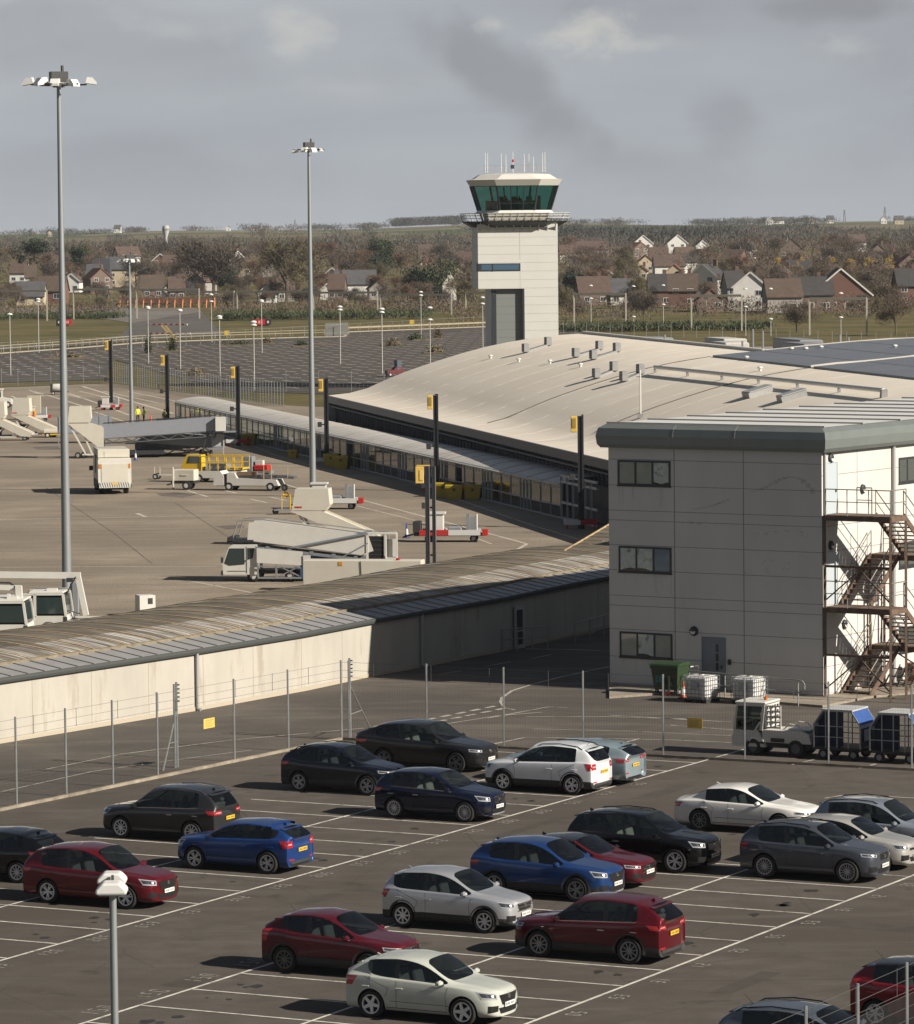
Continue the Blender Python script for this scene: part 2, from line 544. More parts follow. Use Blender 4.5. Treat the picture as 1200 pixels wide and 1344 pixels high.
def build_ground():
 # one land sheet to the horizon
 b = MB()
 ys = [60, 300, 600, 850, 1000, 1120, 1200, 1300, 1450, 1600, 1800, 2000, 2200, 2400, 2700, 3000, 3300, 3600, 4000, 4400, 4800, 5200, 5600, 6200, 7200, 9000]
 n = 60
 for y in ys:
  for i in range(n + 1):
   x = (i / n - 0.5) * 2 * (160 + y * 0.24)
   b.v.append(Vector((x, y, terrain_h(x, y) - 0.06)))
 for r in range(len(ys) - 1):
  for i in range(n):
   a = r * (n + 1) + i
   b.f.append((a, a + 1, a + n + 2, a + n + 1)); b.mi.append(0)
 m = bpy.data.materials.new('grassland'); m.use_nodes = True
 nt = m.node_tree; bs = nt.nodes['Principled BSDF']; bs.inputs['Roughness'].default_value = 1.0
 bs.inputs['Specular IOR Level'].default_value = 0.1
 tc = nt.nodes.new('ShaderNodeTexCoord')
 vo = nt.nodes.new('ShaderNodeTexVoronoi'); vo.inputs['Scale'].default_value = 0.0032
 vo.inputs['Randomness'].default_value = 0.9
 nt.links.new(tc.outputs['Object'], vo.inputs['Vector'])
 cr = nt.nodes.new('ShaderNodeValToRGB'); cr.color_ramp.interpolation = 'CONSTANT'
 sep = nt.nodes.new('ShaderNodeSeparateColor'); nt.links.new(vo.outputs['Color'], sep.inputs[0])
 els = cr.color_ramp.elements
 cols = [(0.0, (0.085, 0.085, 0.04)), (0.3, (0.15, 0.125, 0.075)), (0.5, (0.07, 0.085, 0.035)), (0.7, (0.19, 0.165, 0.11)), (0.86, (0.10, 0.10, 0.05))]
 while len(els) < len(cols): els.new(0.5)
 for e, (p, c) in zip(els, cols): e.position = p; e.color = (*c, 1)
 nt.links.new(sep.outputs[0], cr.inputs['Fac'])
 no = nt.nodes.new('ShaderNodeTexNoise'); no.inputs['Scale'].default_value = 0.05; no.inputs['Detail'].default_value = 9; no.inputs['Roughness'].default_value = 0.7
 nt.links.new(tc.outputs['Object'], no.inputs['Vector'])
 g = nt.nodes.new('ShaderNodeValToRGB')
 e = g.color_ramp.elements
 e[0].position = 0.34; e[0].color = (0.062, 0.066, 0.024, 1); e[1].position = 0.66; e[1].color = (0.16, 0.125, 0.062, 1)
 nt.links.new(no.outputs['Fac'], g.inputs['Fac'])
 sx = nt.nodes.new('ShaderNodeSeparateXYZ'); nt.links.new(tc.outputs['Object'], sx.inputs[0])
 mr = nt.nodes.new('ShaderNodeMapRange'); mr.inputs['From Min'].default_value = 2300; mr.inputs['From Max'].default_value = 2500
 nt.links.new(sx.outputs['Y'], mr.inputs['Value'])
 mx = nt.nodes.new('ShaderNodeMix'); mx.data_type = 'RGBA'
 nt.links.new(mr.outputs[0], mx.inputs['Factor']); nt.links.new(g.outputs[0], mx.inputs['A']); nt.links.new(cr.outputs[0], mx.inputs['B'])
 nt.links.new(mx.outputs['Result'], bs.inputs['Base Color'])
 o = b.build('ground', m, smooth=True); tag(o, kind='structure')

 asph = ground_mat('car park asphalt', (0.072, 0.062, 0.052), (0.099, 0.086, 0.073), 0.9, (0.070, 0.059, 0.048), 0.10, speck=24.0,
                      streak=(0.115, 0.104, 0.092, 0.35, (0.3, 2.6, 1, -0.48), 0.5), stain=(0.032, 0.028, 0.025, 0.42, 0.60, 0.65), cracks=0.16)
 yard = ground_mat('service yard asphalt', (0.088, 0.076, 0.064), (0.120, 0.104, 0.088), 0.5, (0.075, 0.066, 0.058), 0.09, speck=20.0,
                      streak=(0.15, 0.135, 0.112, 0.3, (0.35, 2.2, 1, -0.4), 0.6), stain=(0.055, 0.05, 0.045, 0.4, 0.62, 0.6))
 apr = ground_mat('apron concrete', (0.225, 0.186, 0.140), (0.290, 0.242, 0.186), 0.22, (0.195, 0.163, 0.125), 0.05, speck=7.0,
                     streak=(0.165, 0.138, 0.107, 0.12, (0.5, 3.0, 1, -0.2), 0.8), stain=(0.085, 0.075, 0.066, 0.16, 0.64, 0.7))
 fl = [(-45, 1074), (449, 971), (1260, 1015)]
 A = [G(*p) for p in fl]
 o = poly_obj('car_park', [(-30, 70), (40, 70), (60, 110), (A[2].x + 25, A[2].y - 8), A[2], A[1], A[0], (-45, A[0].y - 10), (-45, 90)], 0.0, asph)
 tag(o, kind='structure')
 wl = [G(-45, 984), G(780, 831)]
 o = poly_obj('service_yard', [A[0], A[1], A[2], (A[2].x + 25, A[2].y - 8), (90, 200), (70, 300), (wl[1].x + 2, wl[1].y + 20), wl[1], wl[0]], 0.0, yard)
 tag(o, kind='structure')
 q = [wl[0], wl[1], (wl[1].x + 2, wl[1].y + 20), (70, 300), (80, 470), G(440, 535), G(373, 532), G(145, 503), G(-50, 511)]
 o = poly_obj('apron', q, 0.0, apr); tag(o, kind='structure')
 # far car park
 far = ground_mat('far car park asphalt', (0.060, 0.052, 0.045), (0.082, 0.072, 0.062), 0.08, speck=2.0)
 kt = [(-40, 467), (100, 457), (187, 450), (283, 446.5), (400, 443), (452, 442), (457, 436), (640, 429), (760, 425)]
 q = [G(*p) for p in kt] + [G(800, 470), G(640, 505), G(430, 517), G(300, 513), G(145, 470.5), G(140, 498), G(-40, 503)]
 o = poly_obj('far_car_park', q, 0.0, far); tag(o, kind='structure')
 tx = ground_mat('taxiway asphalt', (0.135, 0.122, 0.107), (0.175, 0.160, 0.140), 0.03, speck=1.0)
 o = poly_obj('taxiway', [G(*p) for p in [(-60, 416), (-60, 405), (150, 403.5), (258, 404), (266, 409), (172, 424), (150, 420), (120, 417)]], 0.0, tx)
 tag(o, kind='structure')
 tk = ground_mat('taxiway stub asphalt', (0.085, 0.078, 0.070), (0.112, 0.102, 0.092), 0.04, speck=1.0)
 o = poly_obj('taxiway_stub', [G(*p) for p in [(172, 424), (266, 409.5), (294, 441), (186, 447), (100, 454), (-60, 463), (-60, 456), (60, 452), (130, 447), (158, 440), (166, 432)]], 0.004, tk)
 tag(o, kind='structure')
 yel = mat('yellow line paint', (0.32, 0.225, 0.07), 0.8)
 wht = mat('worn white road paint', (0.62, 0.59, 0.53), 0.85, var=0.3, scale=1.6, dirt=(0.12, 0.11, 0.10, 0.58, 1.4))
 whf = mat('bright white road paint', (0.60, 0.57, 0.51), 0.85, var=0.3, scale=3, dirt=(0.12, 0.105, 0.09, 0.53, 1.3, .8))
 whd = mat('faded white road paint', (0.50, 0.46, 0.41), 0.9, var=0.4, scale=0.8, dirt=(0.14, 0.12, 0.10, 0.50, 0.9))
 def strip(mb, a, b2, w, z):
  a, b2 = Vector(a), Vector(b2); d = (b2 - a); d.z = 0; d.normalize()
  nrm = Vector((-d.y, d.x, 0)) * (w / 2)
  mb.quad(*[(p.x, p.y, z) for p in (a - nrm, b2 - nrm, b2 + nrm, a + nrm)])
 mb = MB()
 strip(mb, G(212, 427), G(228, 445), 0.5, 0.012); strip(mb, G(217, 427), G(232, 446), 0.5, 0.012)
 o = mb.build('taxiway_marking', yel, fix=False); tag(o, kind='structure')
 # ---------------- bays
 mb = MB()
 z = 0.008
 a0 = G(625.2, 1083.7); b0 = G(1153.3, 1166.7)
 fa = lambda k: a0 - U * (BW * k)
 fb = lambda k: b0 - U * (BW * k)
 strip(mb, fa(-9.3), fa(14), 0.10, z)
 strip(mb, fa(-9.3) - V * BL, fa(14) - V * BL, 0.09, z)
 for k in range(-7, 15):
  strip(mb, fa(k) - V * (2 * BL), fa(k) - V * 0.06, 0.09, z + 0.003)
 strip(mb, fb(-6), fb(14), 0.10, z)
 strip(mb, fb(-6) - V * BL, fb(14) - V * BL, 0.09, z)
 strip(mb, fb(-1) - V * 2 * BL, fb(14) - V * 2 * BL, 0.10, z)
 for k in range(-6, 15):
  strip(mb, fb(k) - V * (2 * BL if k >= -1 else BL), fb(k) - V * 0.06, 0.09, z + 0.003)
 o = mb.build('bay_marking', whf, fix=False); tag(o, kind='structure')
 mb = MB()
 def glyph(o3, kind, s):
  seg = {0: [((0, 0), (0, 1)), ((0, 1), (.6, 1)), ((.6, 1), (.6, 0)), ((.6, 0), (0, 0))],
               1: [((.3, 0), (.3, 1))],
               2: [((0, 1), (.6, 1)), ((.6, 1), (.6, .5)), ((.6, .5), (0, .5)), ((0, .5), (0, 0)), ((0, 0), (.6, 0))],
               3: [((0, 1), (.6, 1)), ((.6, 1), (.6, 0)), ((.6, 0), (0, 0)), ((0, .5), (.6, .5))],
               5: [((.6, 1), (0, 1)), ((0, 1), (0, .5)), ((0, .5), (.6, .5)), ((.6, .5), (.6, 0)), ((.6, 0), (0, 0))]}[kind]
  for p, q2 in seg:
   a = o3 + U * (p[0] * s) - V * (p[1] * s * 1.5)
   c = o3 + U * (q2[0] * s) - V * (q2[1] * s * 1.5)
   strip(mb, a, c, 0.045, z)
 for fr, ks in ((fa, range(-5, 13)), (fb, range(-4, 12))):
  for k in ks:
   base = fr(k + 0.66) + V * 0.72
   for t in range(2 + (fr is fa)):
    glyph(base + U * (0.33 * t), (1, 5, 2, 3, 0)[(k * 3 + t * 2) % 5], 0.25)
 for k in range(5, 11):
  base = fb(k + 0.6) - V * (2 * BL + 0.35)
  for t in range(3):
   glyph(base + U * (0.42 * t), (1, 5, 0)[t], 0.34)
 o = mb.build('bay_number_marking', mat('worn number paint', (0.34, 0.32, 0.285), 0.9, var=0.3, scale=2, dirt=(0.10, 0.09, 0.08, 0.50, 3.0)), fix=False); tag(o, kind='structure')
 # ---------------- service yard markings
 mb = MB()
 def pl(pts, w, m2=mb, zz=0.010):
  q = [G(*p) for p in pts]
  for a, c in zip(q, q[1:]): strip(m2, a, c, w, zz)
 pl([(60, 1010), (160, 990), (300, 972), (478, 956)], 0.10)
 pl([(0, 1040), (120, 1013), (250, 995), (330, 985)], 0.08)
 for i in range(6):
  x = 540 + i * 19.5; y = 949 - i * 3.9
  pl([(x, y), (x + 12, y - 2.4)], 0.22); pl([(x + 14, y + 2.5), (x + 26, y + 0.1)], 0.22)
 pl([(657, 922), (659, 916), (672, 907), (700, 898), (740, 888), (800, 875)], 0.14)
 pl([(657, 922), (662, 929), (676, 932)], 0.10)
 pl([(588, 950), (652, 940), (712, 935)], 0.10); pl([(640, 943), (720, 928), (745, 929)], 0.10)
 pl([(690, 941), (800, 941), (900, 944)], 0.10); pl([(700, 957), (830, 960), (960, 966)], 0.08)
 pl([(638, 979), (690, 968), (870, 971), (960, 975)], 0.12)
 pl([(800, 939), (960, 948)], 0.12); pl([(880, 952), (985, 960)], 0.10)
 pl([(1040, 1004), (1070, 997)], 0.1); pl([(1128, 1009), (1150, 1003)], 0.1)
 pl([(576, 885), (606, 881)], 0.08); pl([(636, 875), (670, 869)], 0.08); pl([(697, 865), (725, 859)], 0.08)
 pl([(690, 852), (760, 853), (800, 855)], 0.16)
 pl([(1083, 1048), (1115, 1043), (1240, 1050)], 0.12)
 o = mb.build('yard_marking', mat('yard line paint', (0.40, 0.37, 0.32), 0.9, var=0.35, scale=1.2, dirt=(0.12, 0.10, 0.09, 0.52, 1.1)), fix=False); tag(o, kind='structure')
 # repairs, oil drips under the bays and a few iron gullies
 mb = MB(); r3 = random.Random(5)
 for fr, ks in ((fa, range(-8, 14)), (fb, range(-5, 13))):
  for k in ks:
   for back in (1.3, BL + 3.7):
    for j in range(r3.randrange(0, 4)):
     c = fr(k + .5 + r3.uniform(-.22, .22)) - V * (back + r3.uniform(-.5, .5)); rr = r3.uniform(.05, .22)
     mb.quad(*[(c.x + rr * math.cos(t) * r3.uniform(.7, 1.2), c.y + rr * 1.3 * math.sin(t) * r3.uniform(.7, 1.2), 0.0045) for t in [i * .785 for i in range(8)]])
 o = mb.build('oil_stain', mat('oil drip', (0.030, 0.027, 0.025), 0.6, var=0.4, scale=6), fix=False); tag(o, kind='structure')
 mb = MB()
 for cx, cy, w, h, t in ((420, 1180, 2.2, .5, .1), (980, 1290, 3.4, .6, 0), (250, 1290, 1.4, 1.1, 0), (700, 1085, 5.0, .45, 0), (90, 1105, 2.0, .8, 0), (1130, 1215, 1.0, 4.0, 0), (560, 1175, .5, 5.5, 0), (870, 1040, 4.0, .7, 0)):
  c = G(cx, cy); mb.quad(*[tuple((c + U * (a * w / 2) + V * (b2 * h / 2)).to_2d()) + (0.004,) for a, b2 in ((-1, -1), (1, -1), (1, 1), (-1, 1))])
 o = mb.build('asphalt_patch', ground_mat('patch asphalt', (0.055, 0.048, 0.042), (0.072, 0.063, 0.054), 1.2, speck=24.0), fix=False); tag(o, kind='structure')
 # pale kerb edge running along the fence foot
 kb = MB()
 for (a, c) in ((A[0], A[1]), (A[1], A[2])):
  kb.bar(a + Vector((0, 0, 0.05)), c + Vector((0, 0, 0.05)), 0.14, 0.10)
 o = kb.build('kerb', mat('weathered kerb concrete', (0.24, 0.205, 0.155), 0.95, var=0.5, scale=1.5)); tag(o, kind='structure')
 # pavement beside the office
 pv = ground_mat('pavement concrete', (0.24, 0.205, 0.165), (0.30, 0.26, 0.21), 0.8, speck=12)
 b2 = MB()
 pts = [G(*p) for p in [(800, 917), (870, 912), (1080, 929), (1140, 917), (1260, 905), (1260, 880), (1080, 905), (800, 888)]]
 b2.prism([(p.x, p.y) for p in pts], 'z', 0.0, 0.10)
 o = b2.build('pavement', pv); tag(o, kind='structure')
 # ---------------- apron markings
 mb = MB()
 pl([(-20, 683), (110, 680), (330, 676), (400, 673)], 0.22, mb); pl([(-20, 688), (180, 685), (340, 679)], 0.12, mb)
 pl([(-20, 745), (120, 744), (290, 744)], 0.20, mb); pl([(-20, 755), (120, 754), (250, 755)], 0.10, mb)
 pl([(-20, 712), (200, 708), (330, 705)], 0.10, mb)
 pl([(180, 674), (192, 679)], 0.35, mb); pl([(180, 674), (260, 667), (340, 660)], 0.10, mb)
 for a, c in (((246, 644), (272, 652)), ((292, 643), (312, 648)), ((328, 655), (350, 660)), ((352, 652), (376, 657)), ((362, 632), (398, 643))):
  pl([a, c], 0.25, mb)
 pl([(470, 655), (545, 675), (640, 700), (692, 714), (678, 722)], 0.22, mb); pl([(468, 664), (520, 677), (600, 697), (645, 714)], 0.16, mb)
 pl([(450, 600), (520, 628), (620, 662), (700, 690), (760, 708)], 0.16, mb)
 pl([(300, 571), (360, 597), (420, 615)], 0.12, mb)
 for t in range(5):
  pl([(40 + 32 * t, 513 + 0.2 * t), (58 + 50 * t, 520 + 3 * t)], 0.3, mb)
 pl([(108, 507), (160, 523), (228, 543)], 0.45, mb); pl([(90, 516), (130, 530), (170, 545)], 0.35, mb); pl([(38, 512), (70, 521), (125, 538)], 0.35, mb)
 pl([(15, 520), (34, 528)], 0.35, mb); pl([(125, 541), (168, 555)], 0.3, mb)
 pl([(245, 762), (330, 778)], 0.18, mb); pl([(275, 770), (420, 742)], 0.08, mb)
 o = mb.build('apron_marking', mat('apron line paint', (0.47, 0.43, 0.36), 0.9, var=0.35, scale=0.6, dirt=(0.2, 0.17, 0.14, 0.55, 0.6)), fix=False); tag(o, kind='structure')
 mb = MB()
 pl([(390, 772), (470, 757)], 0.10, mb); pl([(80, 833), (150, 826)], 0.12, mb)
 o = mb.build('apron_marking', yel, fix=False); tag(o, kind='structure')
 # slab joints and tar seams
 mb = MB()
 for y0 in (655, 664, 697, 722, 770):
  pl([(-20, y0 + 2), (150, y0), (330, y0 - 3), (400, y0 - 5)], 0.10, mb, 0.006)
 pl([(60, 640), (150, 700), (200, 740)], 0.07, mb, 0.006); pl([(230, 660), (300, 705), (345, 745)], 0.07, mb, 0.006)
 for pts in ([(205, 648), (232, 646), (258, 649), (240, 653), (212, 651)], [(42, 587), (76, 585), (80, 590), (50, 590)], [(282, 691), (318, 688), (322, 692), (300, 695)]):
  q = [G(*p) for p in pts]; mb.quad(*[(p.x, p.y, 0.005) for p in q])
 o = mb.build('apron_seam', mat('tar seam', (0.115, 0.10, 0.085), 0.9, var=0.3, scale=0.5), fix=False); tag(o, kind='structure')
 mb = MB()
 c0 = G(560, 470)
 d1 = (G(640, 452) - G(300, 500)).normalized();
 d1 = Vector((0.93, 0.37, 0)).normalized(); d2 = Vector((-d1.y, d1.x, 0))
 for r in range(-9, 16):
  for k in range(-40, 60):
   p = c0 + d2 * (r * 11.5) + d1 * (k * 2.5)
   q2 = p + d2 * 4.6
   px, py = proj((p.x, p.y, 0))
   if not (-30 < px < 780): continue
   top = next((y0 + (y1 - y0) * (px - x0) / (x1 - x0) for (x0, y0), (x1, y1) in zip(kt, kt[1:]) if x0 <= px <= x1), 430)
   bot = 497 if px < 140 else (472 + (px - 140) * 0.26 if px < 300 else 512)
   if py < top + 5 or py > bot - 2: continue
   strip(mb, p, q2, 0.34, 0.010)
 o = mb.build('far_bay_marking', whd, fix=False); tag(o, kind='structure')
 kb = MB()
 q = [G(*p) for p in kt]
 for a, c in zip(q, q[1:]): kb.bar(a + Vector((0, 0, .07)), c + Vector((0, 0, .07)), 0.5, 0.14)
 o = kb.build('far_kerb', mat('pale kerb', (0.34, 0.30, 0.24), 0.9, var=0.2)); tag(o, kind='structure')
 isl = mat('island soil', (0.13, 0.10, 0.06), 1, var=0.4, scale=0.6)
 b2 = MB()
 for (x, y, w) in ((222, 461, 26), (90, 471, 30), (312, 453, 24), (395, 455, 10), (350, 451, 10), (555, 446, 12), (515, 453, 14), (570, 463, 14), (258, 494, 22), (575, 445, 8), (420, 452, 9)):
  a = G(x - w, y); c = G(x + w, y);
  L = (c - a).length; ctr = (a + c) / 2
  b2.box((ctr.x, ctr.y, 0.07), (L, 5.0, 0.14), 0.05)
 o = b2.build('planting_island', isl); tag(o, kind='structure')
def bilerp(q, a, b):
 return (Vector(q[0]) * (1 - a) * (1 - b) + Vector(q[1]) * a * (1 - b) + Vector(q[2]) * a * b + Vector(q[3]) * (1 - a) * b)

class Car:
 """A car modelled from a control cage: body shell, glazing and fittings as separate meshes."""
 def __init__(s, name, label, cat='car', L=4.4, W=1.84, H=1.65, wb=2.65, fo=0.88, r=0.345, paint=(0.5, 0.5, 0.5), metal=0.3, prough=0.32,
                 belt=(0.98, 1.06), hood=(0.86, 1.02), cowl=0.36, rf=-0.42, rearx=None, rwin=0.42, rwz=1.12, tail='suv', roof=None,
                 clad=None, rails=False, chrome=False, black_roof=False, rim='spoke5', rimcol=(0.55, 0.55, 0.56), quarter=True, drop=0.09,
                 lights='slim', grille='hex', rear_light='wide', fin=True, aerial=False, dpl=None, floatroof=False, tuck=0.20, rub=False, emblem=True, plates=(True, True), rw_dark=False):
  s.__dict__.update({k: v for k, v in locals().items() if k != 's'})

 def cage(s):
  L, W, H, wb = s.L, s.W, s.H * 1.03, s.wb
  w = W / 2
  N = wb / 2 + s.fo
  T = N - L
  zb = 0.20
  b0, b1 = s.belt
  h0, h1 = s.hood
  xc = wb / 2 - s.cowl
  xrf = wb / 2 + s.rf - s.cowl - 0.33
  saloon = s.tail == 'saloon'
  wr = w - s.tuck
  xrr = T + (1.18 if saloon else 0.42 if s.tail == 'suv' else 0.36)
  if s.rearx is not None: xrr = T + s.rearx
  xtb = xrr - s.rwin
  xb = (xrf + xrr) / 2 + 0.18
  xcp = xb - 0.88
  xd = xrr + (0.30 if s.quarter else 0.52)
  if saloon: xd = xrr + 0.10
  st = []
  def S(x, wl, zs, zw, yt, zr, yr, zc, zbot=zb, bow=0.0, wmid=None, zmid=None, dx6=0.0, tz=None):
   wm = wl if wmid is None else wmid
   zm = (zbot + zs) / 2 if zmid is None else zmid
   rows = [(wl - .16, zbot), (wm - .03, zbot + .07), (wm, 0.40 if s.clad else zm - 0.05), (wm - .005, zs - .13), (wl - .035, zs), (yt, zw), (yr, zr), (yr - .055, zr + .030 if tz is None else tz[0]), (yr * .5, zc - .010 if tz is None else tz[1]), (0, zc)]
   out = []
   for j, (y, z) in enumerate(rows):
    xx = x - bow * (y / w) ** 2
    if j in (6, 7, 8, 9): xx += dx6
    out.append((xx, y, z))
   st.append(out)
  # nose
  S(N, w - .30, h0 - .14, h0 - .10, w - .36, h0 - .085, w - .46, h0 - .045, zb + .02, 0.16, w - .22)
  S(N - .10, w - .16, h0 - .06, h0 - .025, w - .24, h0 + .0, w - .36, h0 + .03, zb, 0.14, w - .10)
  S(N - .42, w - .045, h0 + .01, h0 + .045, w - .14, h0 + .06, w - .30, h0 + .09, zb, 0.06, w - .02)
  S(wb / 2 - .02, w - .01, (h0 + b0) / 2 + .02, (h0 + h1) / 2 + .035, w - .13, (h0 + h1) / 2 + .045, w - .28, (h0 + h1) / 2 + .075, zb, 0.03)
  # cowl, roof
  S(xc, w, b0, b0 + .02, w - .075, h1 + .02, w - .135, h1 + .04, bow=0.10)
  f = 0.32
  S(xrf, w, b0 + (b1 - b0) * f, b0 + (b1 - b0) * f + .02, w - .075, H - .115, wr + .02, H - .035, bow=0.06)
  S(xb + .05, w, b0 + (b1 - b0) * .5, b0 + (b1 - b0) * .5 + .02, w - .075, H - .065, wr + .035, H)
  S(xb - .05, w, b0 + (b1 - b0) * .55, b0 + (b1 - b0) * .55 + .02, w - .075, H - .066, wr + .035, H - .001)
  dz = s.drop
  S(xcp, w - .0, b0 + (b1 - b0) * .85, b0 + (b1 - b0) * .85 + .02, w - .080, H - .08 - dz * .35, wr + .02, H - .012 - dz * .25)
  S(xd, w - .01, b1, b1 + .02, w - .095, H - .095 - dz * .7, wr - .0, H - .03 - dz * .7)
  S(xrr, w - .03, b1 + .01, b1 + .03, w - .12, H - .12 - dz, wr - .055, H - .05 - dz, bow=-0.06)
  if saloon:
   S(xtb, w - .05, b1 - .02, b1 - .0, w - .14, b1 + .015, w - .26, b1 + .055, bow=-0.06)
   S(T + .24, w - .09, b1 - .05, b1 - .03, w - .18, b1 - .02, w - .30, b1 + .03, bow=-0.10)
   S(T + .06, w - .15, b1 - .06, b1 - .055, w - .22, b1 - .05, w - .36, b1 + .02, bow=-0.12)
   S(T, w - .22, b1 - .22, b1 - .20, w - .28, b1 - .18, w - .40, b1 - .12, zb + .06, bow=-0.14, wmid=w - .16)
  else:
   zt = s.rwz
   S(xtb, w - .07, b1 - .02, min(b1, zt) , w - .12, zt + .0, w - .20, zt + .02, bow=-0.07)
   S(T + .05, w - .12, min(b1, zt) - .16, min(b1, zt) - .12, w - .16, zt - .10, w - .24, zt - .07, zb + .02, bow=-0.09, wmid=w - .09)
   S(T, w - .18, b1 - .38, b1 - .34, w - .22, zt - .30, w - .32, zt - .28, zb + .10, bow=-0.10, wmid=w - .13)
  s.N, s.T, s.xc, s.xrf, s.xb, s.xcp, s.xd, s.xrr, s.xtb, s.w = N, T, xc, xrf, xb, xcp, xd, xrr, xtb, w
  return st

 # material slots
 PAINT, CLAD, WS, RW, SG, BLK, ROOF, WELL = range(8)

 def face_slot(s, i, j, ns):
  if i == 4 and j >= 7: return s.WS
  rwi = 10
  if i == rwi and j >= 7: return s.RW
  if j == 5:
   if i in (4, 5): return s.SG
   if i == 6: return s.BLK
   if i == 7: return s.SG
   if i == 8: return s.SG if s.quarter else (s.BLK if s.floatroof else s.PAINT)
   if i == 9 and s.floatroof: return s.BLK
  if 5 <= i <= 9 and j >= 7 and s.black_roof: return s.ROOF
  if s.black_roof and j == 6 and 5 <= i <= 9: return s.ROOF
  if s.clad and j <= 0: return s.CLAD
  if s.clad and j == 1: return s.CLAD
  return s.PAINT

 def build(s, loc, rz, group):
  st = s.cage()
  bm = bmesh.new()
  ns, nr = len(st), 10
  grid = {}
  for sgn in (1, -1):
   for i in range(ns):
    for j in range(nr):
     if j == 9 and sgn == -1:
      grid[(sgn, i, j)] = grid[(1, i, 9)]
     else:
      x, y, z = st[i][j]
      grid[(sgn, i, j)] = bm.verts.new((x, y * sgn, z))
  cr = bm.edges.layers.float.get('crease_edge') or bm.edges.layers.float.new('crease_edge')
  def face(vs, slot, flip):
   vs = list(dict.fromkeys(vs))
   if len(vs) < 3: return
   try:
    f = bm.faces.new(vs[::-1] if flip else vs)
   except ValueError:
    return
   f.material_index = slot; f.smooth = True
  for sgn in (1, -1):
   fl = sgn == -1
   for i in range(ns - 1):
    for j in range(nr - 1):
     g = grid
     face([g[sgn, i, j], g[sgn, i + 1, j], g[sgn, i + 1, j + 1], g[sgn, i, j + 1]], s.face_slot(i, j, ns), not fl)
   # nose and tail caps
   for i, fwd in ((0, 1), (ns - 1, -1)):
    mids = []
    for j in range(nr):
     x, y, z = st[i][j]
     bw = 0.16 if fwd == 1 else 0.10
     xm = x + fwd * bw * ((y / s.w) ** 2 - (y * .5 / s.w) ** 2)
     xc2 = x + fwd * bw * (y / s.w) ** 2
     if j == 9:
      mids.append((grid[1, i, 9], grid[1, i, 9]))
     else:
      key = ('m', sgn, i, j)
      m = bm.verts.new((xm, y * .5 * sgn, z))
      ck = ('c', i, j)
      if ck not in grid: grid[ck] = bm.verts.new((xc2, 0, z))
      mids.append((m, grid[ck]))
    for j in range(nr - 1):
     slot = s.CLAD if (s.clad and j <= 0) else s.PAINT
     fl2 = fl if fwd == 1 else not fl
     face([grid[sgn, i, j], grid[sgn, i, j + 1], mids[j + 1][0], mids[j][0]], slot, not fl2)
     face([mids[j][0], mids[j + 1][0], mids[j + 1][1], mids[j][1]], slot, not fl2)
    if sgn == 1: grid[('midb', i)] = mids[0]
    else: grid[('midb-', i)] = mids[0]
  # floor
  for i in range(ns - 1):
   face([grid[1, i, 0], grid[1, i + 1, 0], grid[-1, i + 1, 0], grid[-1, i, 0]], s.BLK, False)
  for i in (0, ns - 1):
   a, b, c = grid[('midb', i)][0], grid[('midb', i)][1], grid[('midb-', i)][0]
   face([grid[1, i, 0], a, b, c, grid[-1, i, 0]], s.BLK, i != 0)
  bmesh.ops.recalc_face_normals(bm, faces=bm.faces)
  for e in bm.edges:
   if len(e.link_faces) == 2:
    a, b = e.link_faces[0].material_index, e.link_faces[1].material_index
    glass = {s.WS, s.RW, s.SG, s.BLK, s.ROOF}
    if a != b and (a in glass or b in glass): e[cr] = 0.85
  for sgn in (1, -1):
   for i in range(2, 12):
    for (ja, val) in ((4, 0.45), (6, 0.35)):
     if i + 1 < ns:
      e = bm.edges.get((grid[sgn, i, ja], grid[sgn, i + 1, ja]))
      if e: e[cr] = max(e[cr], val)
   for i in (0,):
    pass
  # tailgate edge and bonnet lip
  for sgn in (1, -1):
   for i, val in ((10, 0.5), (1, 0.25)):
    for j in range(6, 9):
     e = bm.edges.get((grid[sgn, i, j], grid[sgn, i, j + 1]))
     if e: e[cr] = max(e[cr], val)
  me = bpy.data.meshes.new('cage'); bm.to_mesh(me); bm.free()
  for k in range(8): me.materials.append(_slot_mats()[k])
  tmp = bpy.data.objects.new('cage', me); COL.objects.link(tmp)
  sub = tmp.modifiers.new('s', 'SUBSURF'); sub.levels = 2; sub.render_levels = 2
  # wheel wells
  cut = MB()
  for xx in (s.wb / 2, -s.wb / 2):
   for sg in (1, -1):
    cut.tube((xx, sg * (s.w - .27), s.r), (xx, sg * (s.w + .2), s.r), s.r + .055, n=28)
  cut.cur = 0
  co = cut.build('cut', [_slot_mats()[s.WELL]])
  bo = tmp.modifiers.new('b', 'BOOLEAN'); bo.operation = 'DIFFERENCE'; bo.object = co; bo.solver = 'EXACT'
  bo.material_mode = 'TRANSFER'
  dg = bpy.context.evaluated_depsgraph_get(); dg.update()
  full = bpy.data.meshes.new_from_object(tmp.evaluated_get(dg))
  bpy.data.objects.remove(tmp); bpy.data.objects.remove(co)
  slots = [m.name if m else '' for m in full.materials]
  order = [m.name for m in _slot_mats()]
  remap = [order.index(n) if n in order else 0 for n in slots]
  verts = [v.co.copy() for v in full.vertices]
  polys = [(tuple(p.vertices), remap[min(p.material_index, len(remap) - 1)] if remap else 0) for p in full.polygons]
  root = thing(s.name, s.label, s.cat, loc, rz, group)
  pm = paint_mat(s.paint, s.metal, s.prough)
  blk = mat('black trim plastic', (0.018, 0.018, 0.019), 0.45)
  cladm = mat('grey black cladding', s.clad if s.clad else (0.03, 0.03, 0.03), 0.7) if s.clad else pm
  glass = glass_mat('car side glass', (0.72, 0.85, 0.85), 0.32)
